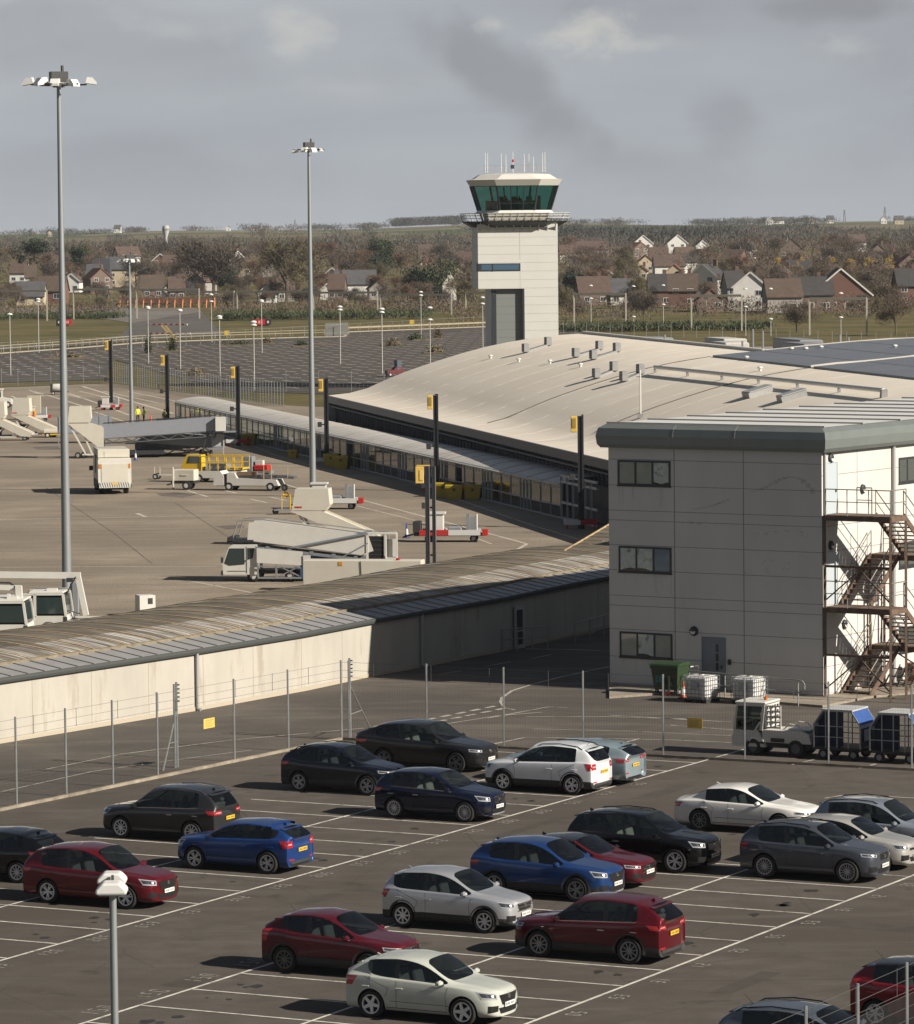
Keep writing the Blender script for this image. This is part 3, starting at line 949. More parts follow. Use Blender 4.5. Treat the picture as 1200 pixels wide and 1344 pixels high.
  wsg = glass_mat('car windscreen glass', (0.80, 0.95, 0.93), 0.58)
  def sub_mesh(name, test, m, solid=0.0):
   idx = {}; vs = []; fs = []
   for vv, k in polys:
    if not test(vv, k): continue
    f = []
    for v in vv:
     if v not in idx:
      idx[v] = len(vs); vs.append(tuple(verts[v]))
     f.append(idx[v])
    fs.append(f)
   if not fs: return None
   m2 = bpy.data.meshes.new(name); m2.from_pydata(vs, [], fs); m2.materials.append(m)
   m2.polygons.foreach_set('use_smooth', [True] * len(fs)); m2.set_sharp_from_angle(angle=R(38)); m2.update()
   return link_mesh(name, m2, None, root)
  cen = lambda vv: sum((verts[v] for v in vv), Vector()) / len(vv)
  body = sub_mesh('body', lambda vv, k: k in (s.PAINT, s.WELL) or (k == s.CLAD and not s.clad), pm)
  # wells are near-black: second material on the body
  well = mat('wheel well', (0.010, 0.010, 0.010), 0.9)
  body.data.materials.append(well)
  kk = [k for vv, k in polys if k in (s.PAINT, s.WELL) or (k == s.CLAD and not s.clad)]
  body.data.polygons.foreach_set('material_index', [1 if k == s.WELL else 0 for k in kk])
  if s.clad: sub_mesh('cladding', lambda vv, k: k == s.CLAD, cladm)
  if s.black_roof: sub_mesh('roof', lambda vv, k: k == s.ROOF, paint_mat((0.012, 0.012, 0.014), 0.0, 0.25))
  sub_mesh('underbody', lambda vv, k: k == s.BLK and abs(cen(vv).z) < 0.5, blk)
  for sg in (1, -1): sub_mesh('pillar_trim', lambda vv, k: k == s.BLK and cen(vv).z >= 0.5 and cen(vv).y * sg > 0, mat('gloss black', (0.012, 0.012, 0.013), 0.15))
  sub_mesh('windscreen', lambda vv, k: k == s.WS, wsg)
  sub_mesh('rear_window', lambda vv, k: k == s.RW, glass)
  for sg in (1, -1):
   sub_mesh('side_window', lambda vv, k: k == s.SG and cen(vv).y * sg > 0 and cen(vv).x > s.xb, glass)
   sub_mesh('side_window', lambda vv, k: k == s.SG and cen(vv).y * sg > 0 and cen(vv).x <= s.xb, glass)
  bvh = BVHTree.FromPolygons(verts, [p[0] for p in polys])
  s.fit(root, bvh, pm, blk)
  return root

 def patch(s, name, m, root, bvh, quad, ax, off=0.006, n=6, thick=0.0, parent=None):
  """a small panel laid on the body: the four corners are given across the viewing axis ax"""
  ax = Vector(ax).normalized()
  b = MB(); pts = []
  for a in range(n + 1):
   for c in range(n + 1):
    p = bilerp(quad, a / n, c / n)
    o = p - ax * 1.2
    hit = bvh.ray_cast(o, ax, 3.0)
    if hit[0] is None:
     pts.append(None); continue
    pts.append(hit[0] - ax * off)
  for a in range(n):
   for c in range(n):
    q = [pts[a * (n + 1) + c], pts[(a + 1) * (n + 1) + c], pts[(a + 1) * (n + 1) + c + 1], pts[a * (n + 1) + c + 1]]
    if any(x is None for x in q): continue
    b.quad(*q)
  if not b.f: return None
  return b.build(name, m, parent or root, smooth=True, fix=True)

 def line(s, name, m, root, bvh, pts, ax, w=0.014, off=0.003, step=0.06):
  ax = Vector(ax).normalized(); b = MB()
  dens = []
  for p, q in zip(pts, pts[1:]):
   p, q = Vector(p), Vector(q); k = max(1, int((q - p).length / step))
   dens += [p.lerp(q, t / k) for t in range(k)]
  dens.append(Vector(pts[-1]))
  hits = []
  for p in dens:
   h = bvh.ray_cast(p - ax * 1.2, ax, 3.0)
   hits.append(h[0] - ax * off if h[0] is not None else None)
  for p, q in zip(hits, hits[1:]):
   if p is None or q is None or (p - q).length > .4: continue
   d = (q - p).normalized(); sd = d.cross(ax).normalized() * (w / 2)
   b.quad(p - sd, q - sd, q + sd, p + sd)
  return b

 def fit(s, root, bvh, pm, blk):
  N, T, w, wb, r = s.N, s.T, s.w, s.wb, s.r
  dark = mat('panel gap', (0.006, 0.006, 0.006), 0.9)
  chrome = mat('chrome trim', (0.72, 0.72, 0.72), 0.18, 1.0)
  gblk = mat('gloss black', (0.012, 0.012, 0.013), 0.15)
  lamp = mat('headlamp lens', (0.52, 0.54, 0.56), 0.08, 0.35, coat=1.0)
  lampd = mat('smoked headlamp', (0.055, 0.058, 0.062), 0.08, 0.2, coat=1.0)
  red = mat('red lamp lens', (0.42, 0.012, 0.016), 0.12, coat=1.0)
  grl = mat('grille black', (0.014, 0.014, 0.015), 0.35)
  h0, h1 = s.hood; b0, b1 = s.belt
  # wheels
  for xx in (wb / 2, -wb / 2):
   for sg in (1, -1):
    make_wheel(root, (xx, sg * (w - .115), r), r, sg, s.rim, s.rimcol)
  # front
  zg0, zg1 = 0.47, h0 - .10
  X = (-1, 0, 0)
  for sg in (1, -1):
   d = Vector((-1.0, -0.62 * sg, 0))
   if s.lights == 'slim': q = [(N - .42, sg * (w - .055), h0 - .03), (N - .06, sg * (w - .40), h0 - .085), (N - .06, sg * (w - .40), h0 - .165), (N - .40, sg * (w - .055), h0 - .125)]
   elif s.lights == 'tall': q = [(N - .46, sg * (w - .05), h0 + .01), (N - .08, sg * (w - .36), h0 - .06), (N - .06, sg * (w - .37), h0 - .20), (N - .34, sg * (w - .06), h0 - .17)]
   else: q = [(N - .46, sg * (w - .05), h0 + .0), (N - .06, sg * (w - .42), h0 - .07), (N - .05, sg * (w - .40), h0 - .19), (N - .30, sg * (w - .06), h0 - .16)]
   hl = s.patch('headlight', lamp if s.lights != 'smoked' else lampd, root, bvh, q, d, 0.012, 6)
   if hl:
    # dark reflector bowls within the lens
    c = [Vector(v) for v in q]
    def sub(a0, a1, e0, e1): return [bilerp(c, a0, e0), bilerp(c, a1, e0), bilerp(c, a1, e1), bilerp(c, a0, e1)]
    s.patch('lamp_bezel', lampd, root, bvh, sub(.06, .92, .16, .74), d, 0.016, 5, parent=hl)
    s.patch('lamp_unit', chrome, root, bvh, sub(.30, .46, .30, .70), d, 0.020, 2, parent=hl)
    s.patch('lamp_unit', chrome, root, bvh, sub(.62, .76, .30, .66), d, 0.020, 2, parent=hl)
   q = [(N - .22, sg * (w - .14), .52), (N - .06, sg * (w - .42), .50), (N - .06, sg * (w - .40), .36), (N - .22, sg * (w - .14), .34)]
   s.patch('fog_lamp_recess', grl, root, bvh, q, d, 0.008, 4)
  gw0, gw1 = (w - .44, w - .58)
  if s.grille == 'kidney':
   for sg in (1, -1):
    s.patch('grille', chrome, root, bvh, [(N, sg * .03, h0 - .05), (N, sg * .33, h0 - .06), (N, sg * .30, h0 - .29), (N, sg * .05, h0 - .29)], X, 0.010, 5)
    s.patch('grille', grl, root, bvh, [(N, sg * .045, h0 - .075), (N, sg * .30, h0 - .085), (N, sg * .275, h0 - .27), (N, sg * .06, h0 - .27)], X, 0.016, 5)
  elif s.grille == 'hex':
   s.patch('grille', grl, root, bvh, [(N, -gw0, h0 - .10), (N, gw0, h0 - .10), (N, gw1, h0 - .36), (N, -gw1, h0 - .36)], X, 0.009, 8)
  elif s.grille == 'bars':
   g = s.patch('grille', grl, root, bvh, [(N, -gw0 + .04, h0 - .08), (N, gw0 - .04, h0 - .08), (N, gw1, h0 - .30), (N, -gw1, h0 - .30)], X, 0.009, 8)
   for zz in (h0 - .10, h0 - .19, h0 - .285):
    s.patch('grille_bar', chrome, root, bvh, [(N, -gw0 + .06, zz + .014), (N, gw0 - .06, zz + .014), (N, gw0 - .07, zz - .014), (N, -gw0 + .07, zz - .014)], X, 0.020, 6, parent=g)
  elif s.grille == 'slot':
   s.patch('grille', grl, root, bvh, [(N, -gw0, h0 - .14), (N, gw0, h0 - .14), (N, gw0, h0 - .21), (N, -gw0, h0 - .21)], X, 0.009, 8)
  s.patch('lower_grille', grl, root, bvh, [(N, -w + .42, .44), (N, w - .42, .44), (N, w - .50, .29), (N, -w + .50, .29)], X, 0.008, 8)
  if s.clad or s.chrome:
   s.patch('skid_plate', mat('silver skid plate', (0.45, 0.45, 0.45), 0.4, .6), root, bvh, [(N, -w + .45, .275), (N, w - .45, .275), (N, w - .50, .235), (N, -w + .50, .235)], X, 0.010, 6)
  if s.emblem:
   b = MB(); h = bvh.ray_cast(Vector((N + 1, 0, h0 - .17)), Vector((-1, 0, 0)))
   if h[0]:
    b.lathe([(0, 0.03), (.055, .024), (.062, 0.0)], (h[0].x, 0, h[0].z), 'x', 14); b.build('emblem', chrome, root, smooth=True)
  # number plates
  def plate(x, z, sgn, m):
   h = bvh.ray_cast(Vector((x + sgn * 1.0, 0, z)), Vector((-sgn, 0, 0)))
   if h[0] is None: return
   b = MB(); b.box((h[0].x + sgn * .02, 0, z), (.018, .52, .112)); p = b.build('number_plate', m, root)
   g = MB()
   for k, yy in enumerate((-.205, -.145, -.085, -.03, .065, .125, .19)):
    g.box((h[0].x + sgn * .0305, yy, z), (.003, .026 if k % 2 else .034, .062))
   g.build('plate_characters', mat('plate ink', (0.03, 0.03, 0.03), .6), p)
  if s.plates[0]: plate(N, .50 if s.grille != 'slot' else .46, 1, mat('white plate', (0.78, 0.77, 0.72), .4))
  zt = s.rwz if s.tail != 'saloon' else b1
  plate(T, zt - .36 if s.tail != 'saloon' else b1 - .30, -1, mat('yellow plate', (0.72, 0.45, 0.03), .4))
  # rear
  for sg in (1, -1):
   d = Vector((1.0, -0.66 * sg, 0))
   zz = zt - .06
   if s.rear_light == 'wide': q = [(T + .40, sg * (w - .03), zz - .02), (T + .03, sg * (w - .46), zz - .05), (T + .03, sg * (w - .48), zz - .15), (T + .30, sg * (w - .05), zz - .16)]
   elif s.rear_light == 'tall': q = [(T + .26, sg * (w - .05), zz + .10), (T + .08, sg * (w - .26), zz + .08), (T + .05, sg * (w - .28), zz - .22), (T + .20, sg * (w - .07), zz - .24)]
   else: q = [(T + .32, sg * (w - .04), zz + .02), (T + .05, sg * (w - .36), zz - .0), (T + .04, sg * (w - .38), zz - .20), (T + .22, sg * (w - .06), zz - .22)]
   tl = s.patch('tail_light', red, root, bvh, q, d, 0.012, 6)
   if tl:
    c = [Vector(v) for v in q]
    s.patch('lamp_unit', lamp, root, bvh, [bilerp(c, .5, .42), bilerp(c, .92, .42), bilerp(c, .92, .62), bilerp(c, .5, .62)], d, 0.016, 3, parent=tl)
   s.patch('reflector', red, root, bvh, [(T + .1, sg * (w - .20), .46), (T + .02, sg * (w - .42), .46), (T + .02, sg * (w - .42), .42), (T + .1, sg * (w - .20), .42)], d, 0.010, 3)
  if s.clad or s.tail == 'suv':
   s.patch('rear_diffuser', mat('grey black cladding', (0.03, 0.03, 0.03), .7), root, bvh, [(T, -w + .25, .40), (T, w - .25, .40), (T, w - .32, .27), (T, -w + .32, .27)], (1, 0, 0), 0.008, 6)
  if s.tail != 'saloon':
   # wiper and spoiler lip
   b = MB(); b.bar((s.xrr + .02, 0, s.H - s.drop - .055), (s.xrr - .10, 0, s.H - s.drop - .085), 2 * (s.w - s.tuck) - .18, .03)
   b.build('spoiler', gblk if s.black_roof else pm, root)
   b2 = s.line('wiper', blk, root, bvh, [(0, 0.02, s.rwz + .05), (0, -.34, s.rwz + .10)], (1, 0, 0), 0.03, 0.02)
   if b2.f: b2.build('wiper', blk, root, fix=False)
  # sides: gaps, handles, mirrors, arches, sills
  for sg in (1, -1):
   ax = (0, -sg, 0)
   g = MB()
   zt0 = .30
   def seg(pts, wd=.010, off=.004):
    b = s.line('gap', dark, root, bvh, pts, ax, wd, off)
    k = len(g.v); g.v += b.v; g.f += [tuple(i + k for i in f) for f in b.f]; g.mi += b.mi
   xf = s.xc - .02
   seg([(xf - .02, 0, b0 - .0), (xf - .10, 0, .72), (xf - .06, 0, zt0 + .02)])
   seg([(s.xb, 0, b0 + .03), (s.xb + .02, 0, .70), (s.xb, 0, zt0)])
   seg([(s.xcp - .04, 0, b1 - .02), (-wb / 2 + r + .16, 0, .78), (-wb / 2 + r + .10, 0, .62), (s.xb - .6, 0, zt0)])
   seg([(xf - .06, 0, zt0), (s.xb - .6, 0, zt0)], .016)
   seg([(xf + .1, 0, .46), (-wb / 2 + r + .2, 0, .47)], .012)
   g.build('door_gap', dark, root, fix=False)
   for hx in (s.xb + .10, s.xcp + .02):
    hd = MB()
    h = bvh.ray_cast(Vector((hx, sg * 2, b0 - .16)), Vector(ax))
    if not h[0]: continue
    hd.box((hx, h[0].y + sg * .018, b0 - .15), (.20, .03, .035), bev=.01)
    hd.build('door_handle', chrome if s.chrome else pm, root)
   # mirror
   mb = MB(); mx, my, mz = s.xc - .22, sg * (w + .085), b0 + .085
   mb.box((mx, my, mz), (.13, .22, .145), bev=.045)
   mi = mb.build('wing_mirror', pm if not s.black_roof or s.floatroof else gblk, root, smooth=True)
   ar = MB(); ar.bar((mx + .03, sg * (w - .05), mz - .06), (mx, my, mz - .05), .06, .04)
   ar.box((mx - .066, my, mz), (.006, .18, .11)); ar.build('mirror_foot', gblk, mi)
   # arch lips
   if s.clad:
    for xx in (wb / 2, -wb / 2):
     ab = MB(); n = 22; rr = (r + .05, r + .115)
     pr = []
     for k in range(n + 1):
      a = math.pi * (-.06 + 1.12 * k / n)
      row = []
      for q in rr:
       px, pz = xx + q * math.cos(a), r + q * math.sin(a)
       h = bvh.ray_cast(Vector((px + (.0 if q > rr[0] else .0), sg * 2, pz)), Vector(ax), 1.35)
       row.append(Vector((px, (h[0].y if h[0] is not None and abs(h[0].y) > w - .2 else sg * (w - .03)) + sg * .012, pz)))
      pr.append(row)
     for p, q in zip(pr, pr[1:]): ab.quad(p[0], q[0], q[1], p[1])
     ab.build('wheel_arch_trim', mat('grey black cladding', (0.03, 0.03, 0.03), .7), root, smooth=True)
   # window surround
   if s.chrome:
    cb = s.line('c', chrome, root, bvh, [(s.xc - .12, 0, b0 + .012), (s.xd, 0, b1 + .012), ], ax, .026, .010)
    cb.build('window_trim', chrome, root, fix=False)
  # roof rails, fin, aerial
  if s.rails:
   for sg in (1, -1):
    yy = sg * (w - s.tuck - .06)
    pts = []
    for t in (0, .1, .5, .9, 1):
     x = s.xrf - .16 + (s.xrr + .10 - s.xrf + .16) * t
     h = bvh.ray_cast(Vector((x, yy, 3)), Vector((0, 0, -1)))
     pts.append(Vector((x, yy, h[0].z + (.0 if t in (0, 1) else .045))))
    rb = MB(); rb.path(pts, .018, 6); rb.build('roof_rail', chrome if s.rails == 'chrome' else gblk, root)
  h = bvh.ray_cast(Vector((s.xrr + .22, 0, 3)), Vector((0, 0, -1)))
  if h[0]:
   if s.fin:
    b = MB(); z = h[0].z - .01
    b.prism([(s.xrr + .30, z), (s.xrr + .14, z + .075), (s.xrr + .12, z)], 'y', -.02, .02); b.build('antenna_fin', pm if not s.black_roof else gblk, root)
   if s.aerial:
    b = MB(); b.tube((s.xrr + .25, 0, h[0].z), (s.xrr + .02, 0, h[0].z + .22), .008, .004, 5); b.build('aerial', blk, root)
  # inside: floor, seats and dash
  seat = mat('pale seat cloth' if s.chrome or 'electric' in s.label else 'dark seat cloth', (0.42, 0.39, 0.34) if s.chrome or 'electric' in s.label else (0.12, 0.115, 0.11), .9)
  b = MB(); b.box(((s.xc + s.xrr) / 2, 0, .52), (s.xc - s.xrr - .1, 2 * w - .42, .04)); b.box((s.xc - .18, 0, b0 - .10), (.50, 2 * w - .36, .14)); b.build('cabin_floor', mat('cabin dark', (0.02, 0.02, 0.02), .9), root)
  b = MB()
  for sy in (.36, -.36):
   x0 = s.xb + .18
   b.box((x0 + .05, sy, .66), (.50, .50, .18), bev=.05)
   b.box((x0 - .26, sy, .98), (.15, .48, .62), rot=Euler((0, R(-14), 0)), bev=.06)
   b.box((x0 - .36, sy, 1.36 if s.H > 1.5 else 1.24), (.10, .26, .18), rot=Euler((0, R(-8), 0)), bev=.04)
  b.build('front_seats', seat, root, smooth=True)
  b = MB(); x0 = s.xb - .72
  b.box((x0, 0, .66), (.48, 1.25, .18), bev=.05); b.box((x0 - .28, 0, .94), (.16, 1.25, .58), rot=Euler((0, R(-16), 0)), bev=.06)
  for sy in (.38, -.38): b.box((x0 - .39, sy, 1.28 if s.H > 1.5 else 1.16), (.09, .24, .14), bev=.04)
  b.build('rear_seat', seat, root, smooth=True)
  b = MB(); b.lathe([(.17, -.015), (.185, 0), (.17, .015)], (0, 0, 0), 'x', 14)
  m = Matrix.Translation((s.xc - .50, -.36, b0 - .02)) @ Euler((0, R(-25), 0)).to_matrix().to_4x4()
  b.v = [m @ v for v in b.v]; b.build('steering_wheel', blk, root)

_sm = None
def _slot_mats():
 global _sm
 if _sm is None:
  _sm = [mat('slot %s' % n, (.5, .5, .5)) for n in ('paint', 'clad', 'screen', 'rear', 'side', 'black', 'roof', 'well')]
 return _sm

def paint_mat(c, metal, rough):
 return mat('car paint %.3f %.3f %.3f' % tuple(c), c, rough, metal, coat=1.0, spec=0.12, var=0.06, scale=2.2, dirt=(0.16, 0.14, 0.12, 0.60, 1.1, 0.05))

_wheels = {}
def make_wheel(root, c, r, sg, style, col):
 key = (round(r, 3), sg, style, col)
 rub = mat('tyre rubber', (0.022, 0.021, 0.020), 0.85, var=.25, scale=9)
 alloy = mat('alloy %.2f' % col[0], tuple(min(.8, c * 1.25) for c in col), 0.35, 0.35)
 drk = mat('wheel recess', (0.008, 0.008, 0.008), 0.7)
 if key not in _wheels:
  t = MB(); ro = r * .70
  hw = .105
  t.lathe([(ro, -hw * .8), (r * .9, -hw), (r * .975, -hw * .82), (r, -hw * .45), (r, hw * .45), (r * .975, hw * .82), (r * .9, hw), (ro, hw * .85), (ro - .01, hw * .5)], (0, 0, 0), 'y', 28)
  tm = t.build('wheel', rub, None, smooth=True)
  m = MB()
  y = sg * hw
  m.lathe([(ro + .008, y * .80), (ro + .004, y * .98), (ro - .022, y * .96), (ro - .03, y * .5)], (0, 0, 0), 'y', 28)
  m.lathe([(0, y * .80), (.045, y * .80), (.055, y * .55)], (0, 0, 0), 'y', 12)
  n, twin, wdt = {'spoke5': (5, True, .040), 'spoke7': (7, False, .050), 'spoke10': (10, False, .030), 'multi': (15, False, .020), 'star': (5, False, .085), 'twist': (8, False, .045)}[style]
  for k in range(n):
   a0 = 2 * math.pi * k / n + .3
   for da in ((-.16, .16) if twin else (0,)):
    a = a0 + da * (.6 if twin else 1)
    a1 = a0 + da * 1.25 if twin else a0 + (.38 if style == 'twist' else 0)
    p0 = Vector((.035 * math.cos(a), y * .78, .035 * math.sin(a)))
    p1 = Vector(((ro - .01) * math.cos(a1), y * .88, (ro - .01) * math.sin(a1)))
    d = (p1 - p0).normalized(); sd = d.cross(Vector((0, 1, 0))).normalized()
    q = [p0 - sd * wdt * .55, p1 - sd * wdt * .42, p1 + sd * wdt * .42, p0 + sd * wdt * .55]
    back = [v - Vector((0, sg * .022, 0)) for v in q]
    m.quad(*q)
    for e in range(4): m.quad(q[e], back[e], back[(e + 1) % 4], q[(e + 1) % 4])
  m.cur = 1
  m.lathe([(0, y * .18), (ro - .02, y * .18), (ro - .012, y * .7)], (0, 0, 0), 'y', 24)
  rm = m.build('rim', [alloy, drk], None)
  _wheels[key] = (tm.data, rm.data)
  bpy.data.objects.remove(tm); bpy.data.objects.remove(rm)
 w = link_mesh('wheel', _wheels[key][0], None, root); w.location = c
 w.rotation_euler = (0, rnd.uniform(0, 6.28), 0)
 link_mesh('rim', _wheels[key][1], None, w)

def place(car, front=None, rear=None, nose=1, dyaw=0.0):
 """front / rear: photo pixel where the near-side tyre meets the ground; nose=1 points to the right"""
 d = V.copy() * nose
 d.rotate(Euler((0, 0, dyaw)))
 side = Vector((d.y, -d.x, 0)) if nose == 1 else Vector((-d.y, d.x, 0))    # towards the camera side
 if side.y > 0: side = -side
 off = side * (car.W / 2 - .115)
 if front and rear: c = (G(*front) + G(*rear)) / 2
 elif front: c = G(*front) - d * (car.wb / 2)
 else: c = G(*rear) + d * (car.wb / 2)
 c = c - off
 return Vector((c.x, c.y, 0.008)), math.atan2(d.y, d.x)

def build_cars():
 CL = (0.03, 0.03, 0.032)
 g = 'cars in the car park'
 def go(car, **k):
  loc, rz = place(car, **k)
  return car.build(loc, rz, g)
 go(Car('parked_car', 'pale grey crossover with black grille, nearest whole car at the bottom of the photo', L=4.19, W=1.81, H=1.54, wb=2.59, fo=.86, r=.345, paint=(.47, .49, .44), metal=.0, prough=.4,
           belt=(.95, 1.06), hood=(.86, 1.0), clad=None, quarter=False, lights='tall', grille='hex', rim='star', rear_light='mid', rwin=.50, rwz=1.08, drop=.13, rearx=.34), front=(617, 1347), rear=(482, 1335))
 go(Car('parked_car', 'dark red crossover with round black wheels, parked behind the pale grey crossover', L=4.14, W=1.77, H=1.57, wb=2.53, fo=.88, r=.345, paint=(.085, .005, .011), metal=.25, prough=.35,
           belt=(.98, 1.10), hood=(.90, 1.04), clad=CL, quarter=False, lights='slim', grille='bars', rim='spoke10', rimcol=(.10, .10, .10), rear_light='tall', rwin=.55, rwz=1.10, drop=.12, rearx=.40, aerial=True, fin=False), rear=(375.5, 1276))
 go(Car('parked_car', 'dark red sport utility car with yellow rear plate, nose towards the silver crossover', L=4.55, W=1.84, H=1.68, wb=2.70, fo=.93, r=.36, paint=(.088, .004, .009), metal=.3, prough=.33,
           belt=(1.02, 1.12), hood=(.94, 1.08), clad=CL, lights='slim', grille='hex', rim='spoke10', rimcol=(.26, .26, .27), chrome=True, rwin=.50, rwz=1.16, drop=.10), front=(704, 1255), rear=(833.3, 1266.7), nose=-1)
 go(Car('parked_car', 'silver crossover with black side sills, between the blue car and the red crossover', L=4.21, W=1.83, H=1.60, wb=2.60, fo=.86, r=.335, paint=(.50, .51, .53), metal=.55, prough=.3,
           belt=(1.0, 1.08), hood=(.90, 1.06), clad=CL, floatroof=True, quarter=True, lights='tall', grille='bars', rim='twist', rear_light='mid', rwin=.40, rwz=1.10, drop=.08, rearx=.36), front=(643.3, 1226), rear=(525, 1215.7))
 blue = Car('parked_car', 'bright blue sport utility car with black mesh grille beside the silver crossover', L=4.52, W=1.865, H=1.65, wb=2.68, fo=.93, r=.36, paint=(.012, .046, .165), metal=.35, prough=.3,
               belt=(1.0, 1.12), hood=(.92, 1.06), clad=CL, lights='tall', grille='hex', rim='spoke5', rimcol=(.25, .25, .26), rwin=.46, rwz=1.14, drop=.12)
 go(blue, front=(758, 1184))
 loc, rz = place(blue, front=(758, 1184))
 mer = Car('parked_car', 'dark red coupe with black roof and silver barred grille, half hidden behind the blue car', L=4.70, W=1.86, H=1.43, wb=2.87, fo=.85, r=.335, paint=(.10, .006, .011), metal=.3, prough=.3,
              belt=(.90, .95), hood=(.80, .94), tail='saloon', black_roof=True, lights='slim', grille='bars', rim='spoke5', rwin=.85, rearx=1.0, quarter=False, drop=.14, cowl=.52)
 p = Vector(loc) + U * 2.45 - V * 0.12
 mer.build((p.x, p.y, .008), rz, g)
 go(Car('parked_car', 'black seven seat sport utility car with chrome grille and silver wheels', L=4.78, W=1.89, H=1.69, wb=2.78, fo=.94, r=.37, paint=(.003, .003, .004), metal=.2, prough=.25,
           belt=(1.02, 1.10), hood=(.98, 1.10), lights='tall', grille='bars', chrome=True, rails='black', rim='spoke5', rimcol=(.62, .62, .63), rwin=.36, rwz=1.16, drop=.07), front=(887.5, 1145.8))
 x1 = Car('parked_car', 'slate grey sport utility car with multi spoke wheels and twin grille', L=4.50, W=1.845, H=1.64, wb=2.69, fo=.87, r=.36, paint=(.060, .068, .084), metal=.35, prough=.35,
             belt=(1.02, 1.10), hood=(.95, 1.08), lights='slim', grille='kidney', rails='black', rim='multi', rimcol=(.35, .35, .36), rwin=.40, rwz=1.14, drop=.09)
 go(x1, front=(1119.6, 1160), rear=(999, 1152))
 loc, rz = place(x1, front=(1119.6, 1160), rear=(999, 1152))
 p = Vector(loc) + U * 2.55 + V * 0.10
 Car('parked_car', 'pale silver hatchback squeezed between the slate grey car and the blue grey estate', L=4.2, W=1.75, H=1.50, wb=2.56, fo=.84, r=.31, paint=(.46, .45, .42), metal=.4, prough=.35,
  belt=(.94, 1.02), hood=(.85, 1.0), lights='tall', grille='slot', rim='spoke7', rwin=.45, rwz=1.06, drop=.10, fin=False).build((p.x, p.y, .008), rz, g)
 p = Vector(loc) + U * 5.35 + V * 0.0
 Car('parked_car', 'blue grey family car with roof rails at the right edge behind the silver hatchback', L=4.5, W=1.80, H=1.68, wb=2.70, fo=.90, r=.33, paint=(.26, .29, .34), metal=.45, prough=.35,
  belt=(1.0, 1.06), hood=(.90, 1.06), lights='tall', grille='hex', rails='black', rim='spoke7', rwin=.34, rwz=1.10, drop=.07, fin=False).build((p.x, p.y, .008), rz, g)
 go(Car('parked_car', 'white saloon car with dark alloy wheels', L=4.87, W=1.84, H=1.45, wb=2.83, fo=.96, r=.345, paint=(.70, .69, .66), metal=.0, prough=.35,
           belt=(.92, .98), hood=(.82, .97), tail='saloon', lights='slim', grille='hex', rim='spoke10', rimcol=(.14, .14, .14), rwin=.78, quarter=True, drop=.12, cowl=.50, rear_light='wide'), rear=(919.6, 1090))
 wk = Car('parked_car', 'white crossover with red tail lights and yellow plate, near the fence', L=4.44, W=1.84, H=1.68, wb=2.69, fo=.92, r=.345, paint=(.66, .68, .70), metal=.1, prough=.35,
             belt=(1.02, 1.12), hood=(.94, 1.10), clad=CL, lights='tall', grille='hex', rails='black', rim='spoke5', rimcol=(.66, .66, .67), rear_light='mid', rwin=.42, rwz=1.14, drop=.08, aerial=True, fin=False)
 go(wk, front=(656.9, 1037), rear=(757, 1044), nose=-1)
 loc, rz = place(wk, front=(656.9, 1037), rear=(757, 1044), nose=-1)
 p = Vector(loc) + U * 2.6 - V * 0.42
 Car('parked_car', 'pale blue estate car mostly hidden behind the white crossover', L=4.96, W=1.88, H=1.48, wb=2.91, fo=.92, r=.34, paint=(.30, .38, .42), metal=.45, prough=.35,
  belt=(.95, 1.02), hood=(.84, .98), tail='estate', lights='slim', grille='bars', rear_light='wide', rwin=.55, rwz=1.06, drop=.09, cowl=.5).build((p.x, p.y, .008), rz, g)
 go(Car('parked_car', 'midnight blue compact people carrier with twin grille and chrome window line', L=4.39, W=1.82, H=1.58, wb=2.67, fo=.86, r=.34, paint=(.005, .009, .030), metal=.3, prough=.25,
           belt=(.98, 1.06), hood=(.90, 1.05), chrome=True, lights='tall', grille='kidney', rim='multi', rimcol=(.52, .52, .53), rwin=.42, rwz=1.10, drop=.09), front=(614.8, 1080), rear=(515.8, 1073))
 go(Car('parked_car', 'black blue crossover with five star wheels, left of the midnight blue car', L=4.41, W=1.83, H=1.61, wb=2.73, fo=.86, r=.35, paint=(.005, .007, .015), metal=.3, prough=.28,
           belt=(1.0, 1.10), hood=(.92, 1.06), clad=CL, lights='slim', grille='bars', rim='spoke5', rimcol=(.34, .34, .35), rwin=.48, rwz=1.14, drop=.13, rails='black'), front=(486.9, 1044), rear=(390.4, 1039))
 go(Car('parked_car', 'matt charcoal electric sport utility car with sloping tail, closest to the fence', L=5.03, W=2.0, H=1.68, wb=2.97, fo=.95, r=.37, paint=(.013, .0135, .015), metal=.2, prough=.35,
           belt=(1.02, 1.14), hood=(.90, 1.06), lights='slim', grille='slot', rim='spoke5', rimcol=(.15, .15, .15), rwin=.75, rwz=1.14, drop=.20, quarter=True, cowl=.55, fin=False), front=(600, 1014))
 go(Car('parked_car', 'dark grey crossover with roof rails and yellow plate, left of the bright blue crossover', L=4.52, W=1.84, H=1.69, wb=2.69, fo=.90, r=.35, paint=(.030, .031, .034), metal=.4, prough=.32,
           belt=(1.02, 1.10), hood=(.94, 1.08), clad=None, chrome=True, lights='tall', grille='hex', rails='chrome', rim='spoke10', rimcol=(.60, .60, .61), rear_light='wide', rwin=.40, rwz=1.14, drop=.08), front=(155.6, 1099), rear=(258, 1107), nose=-1)
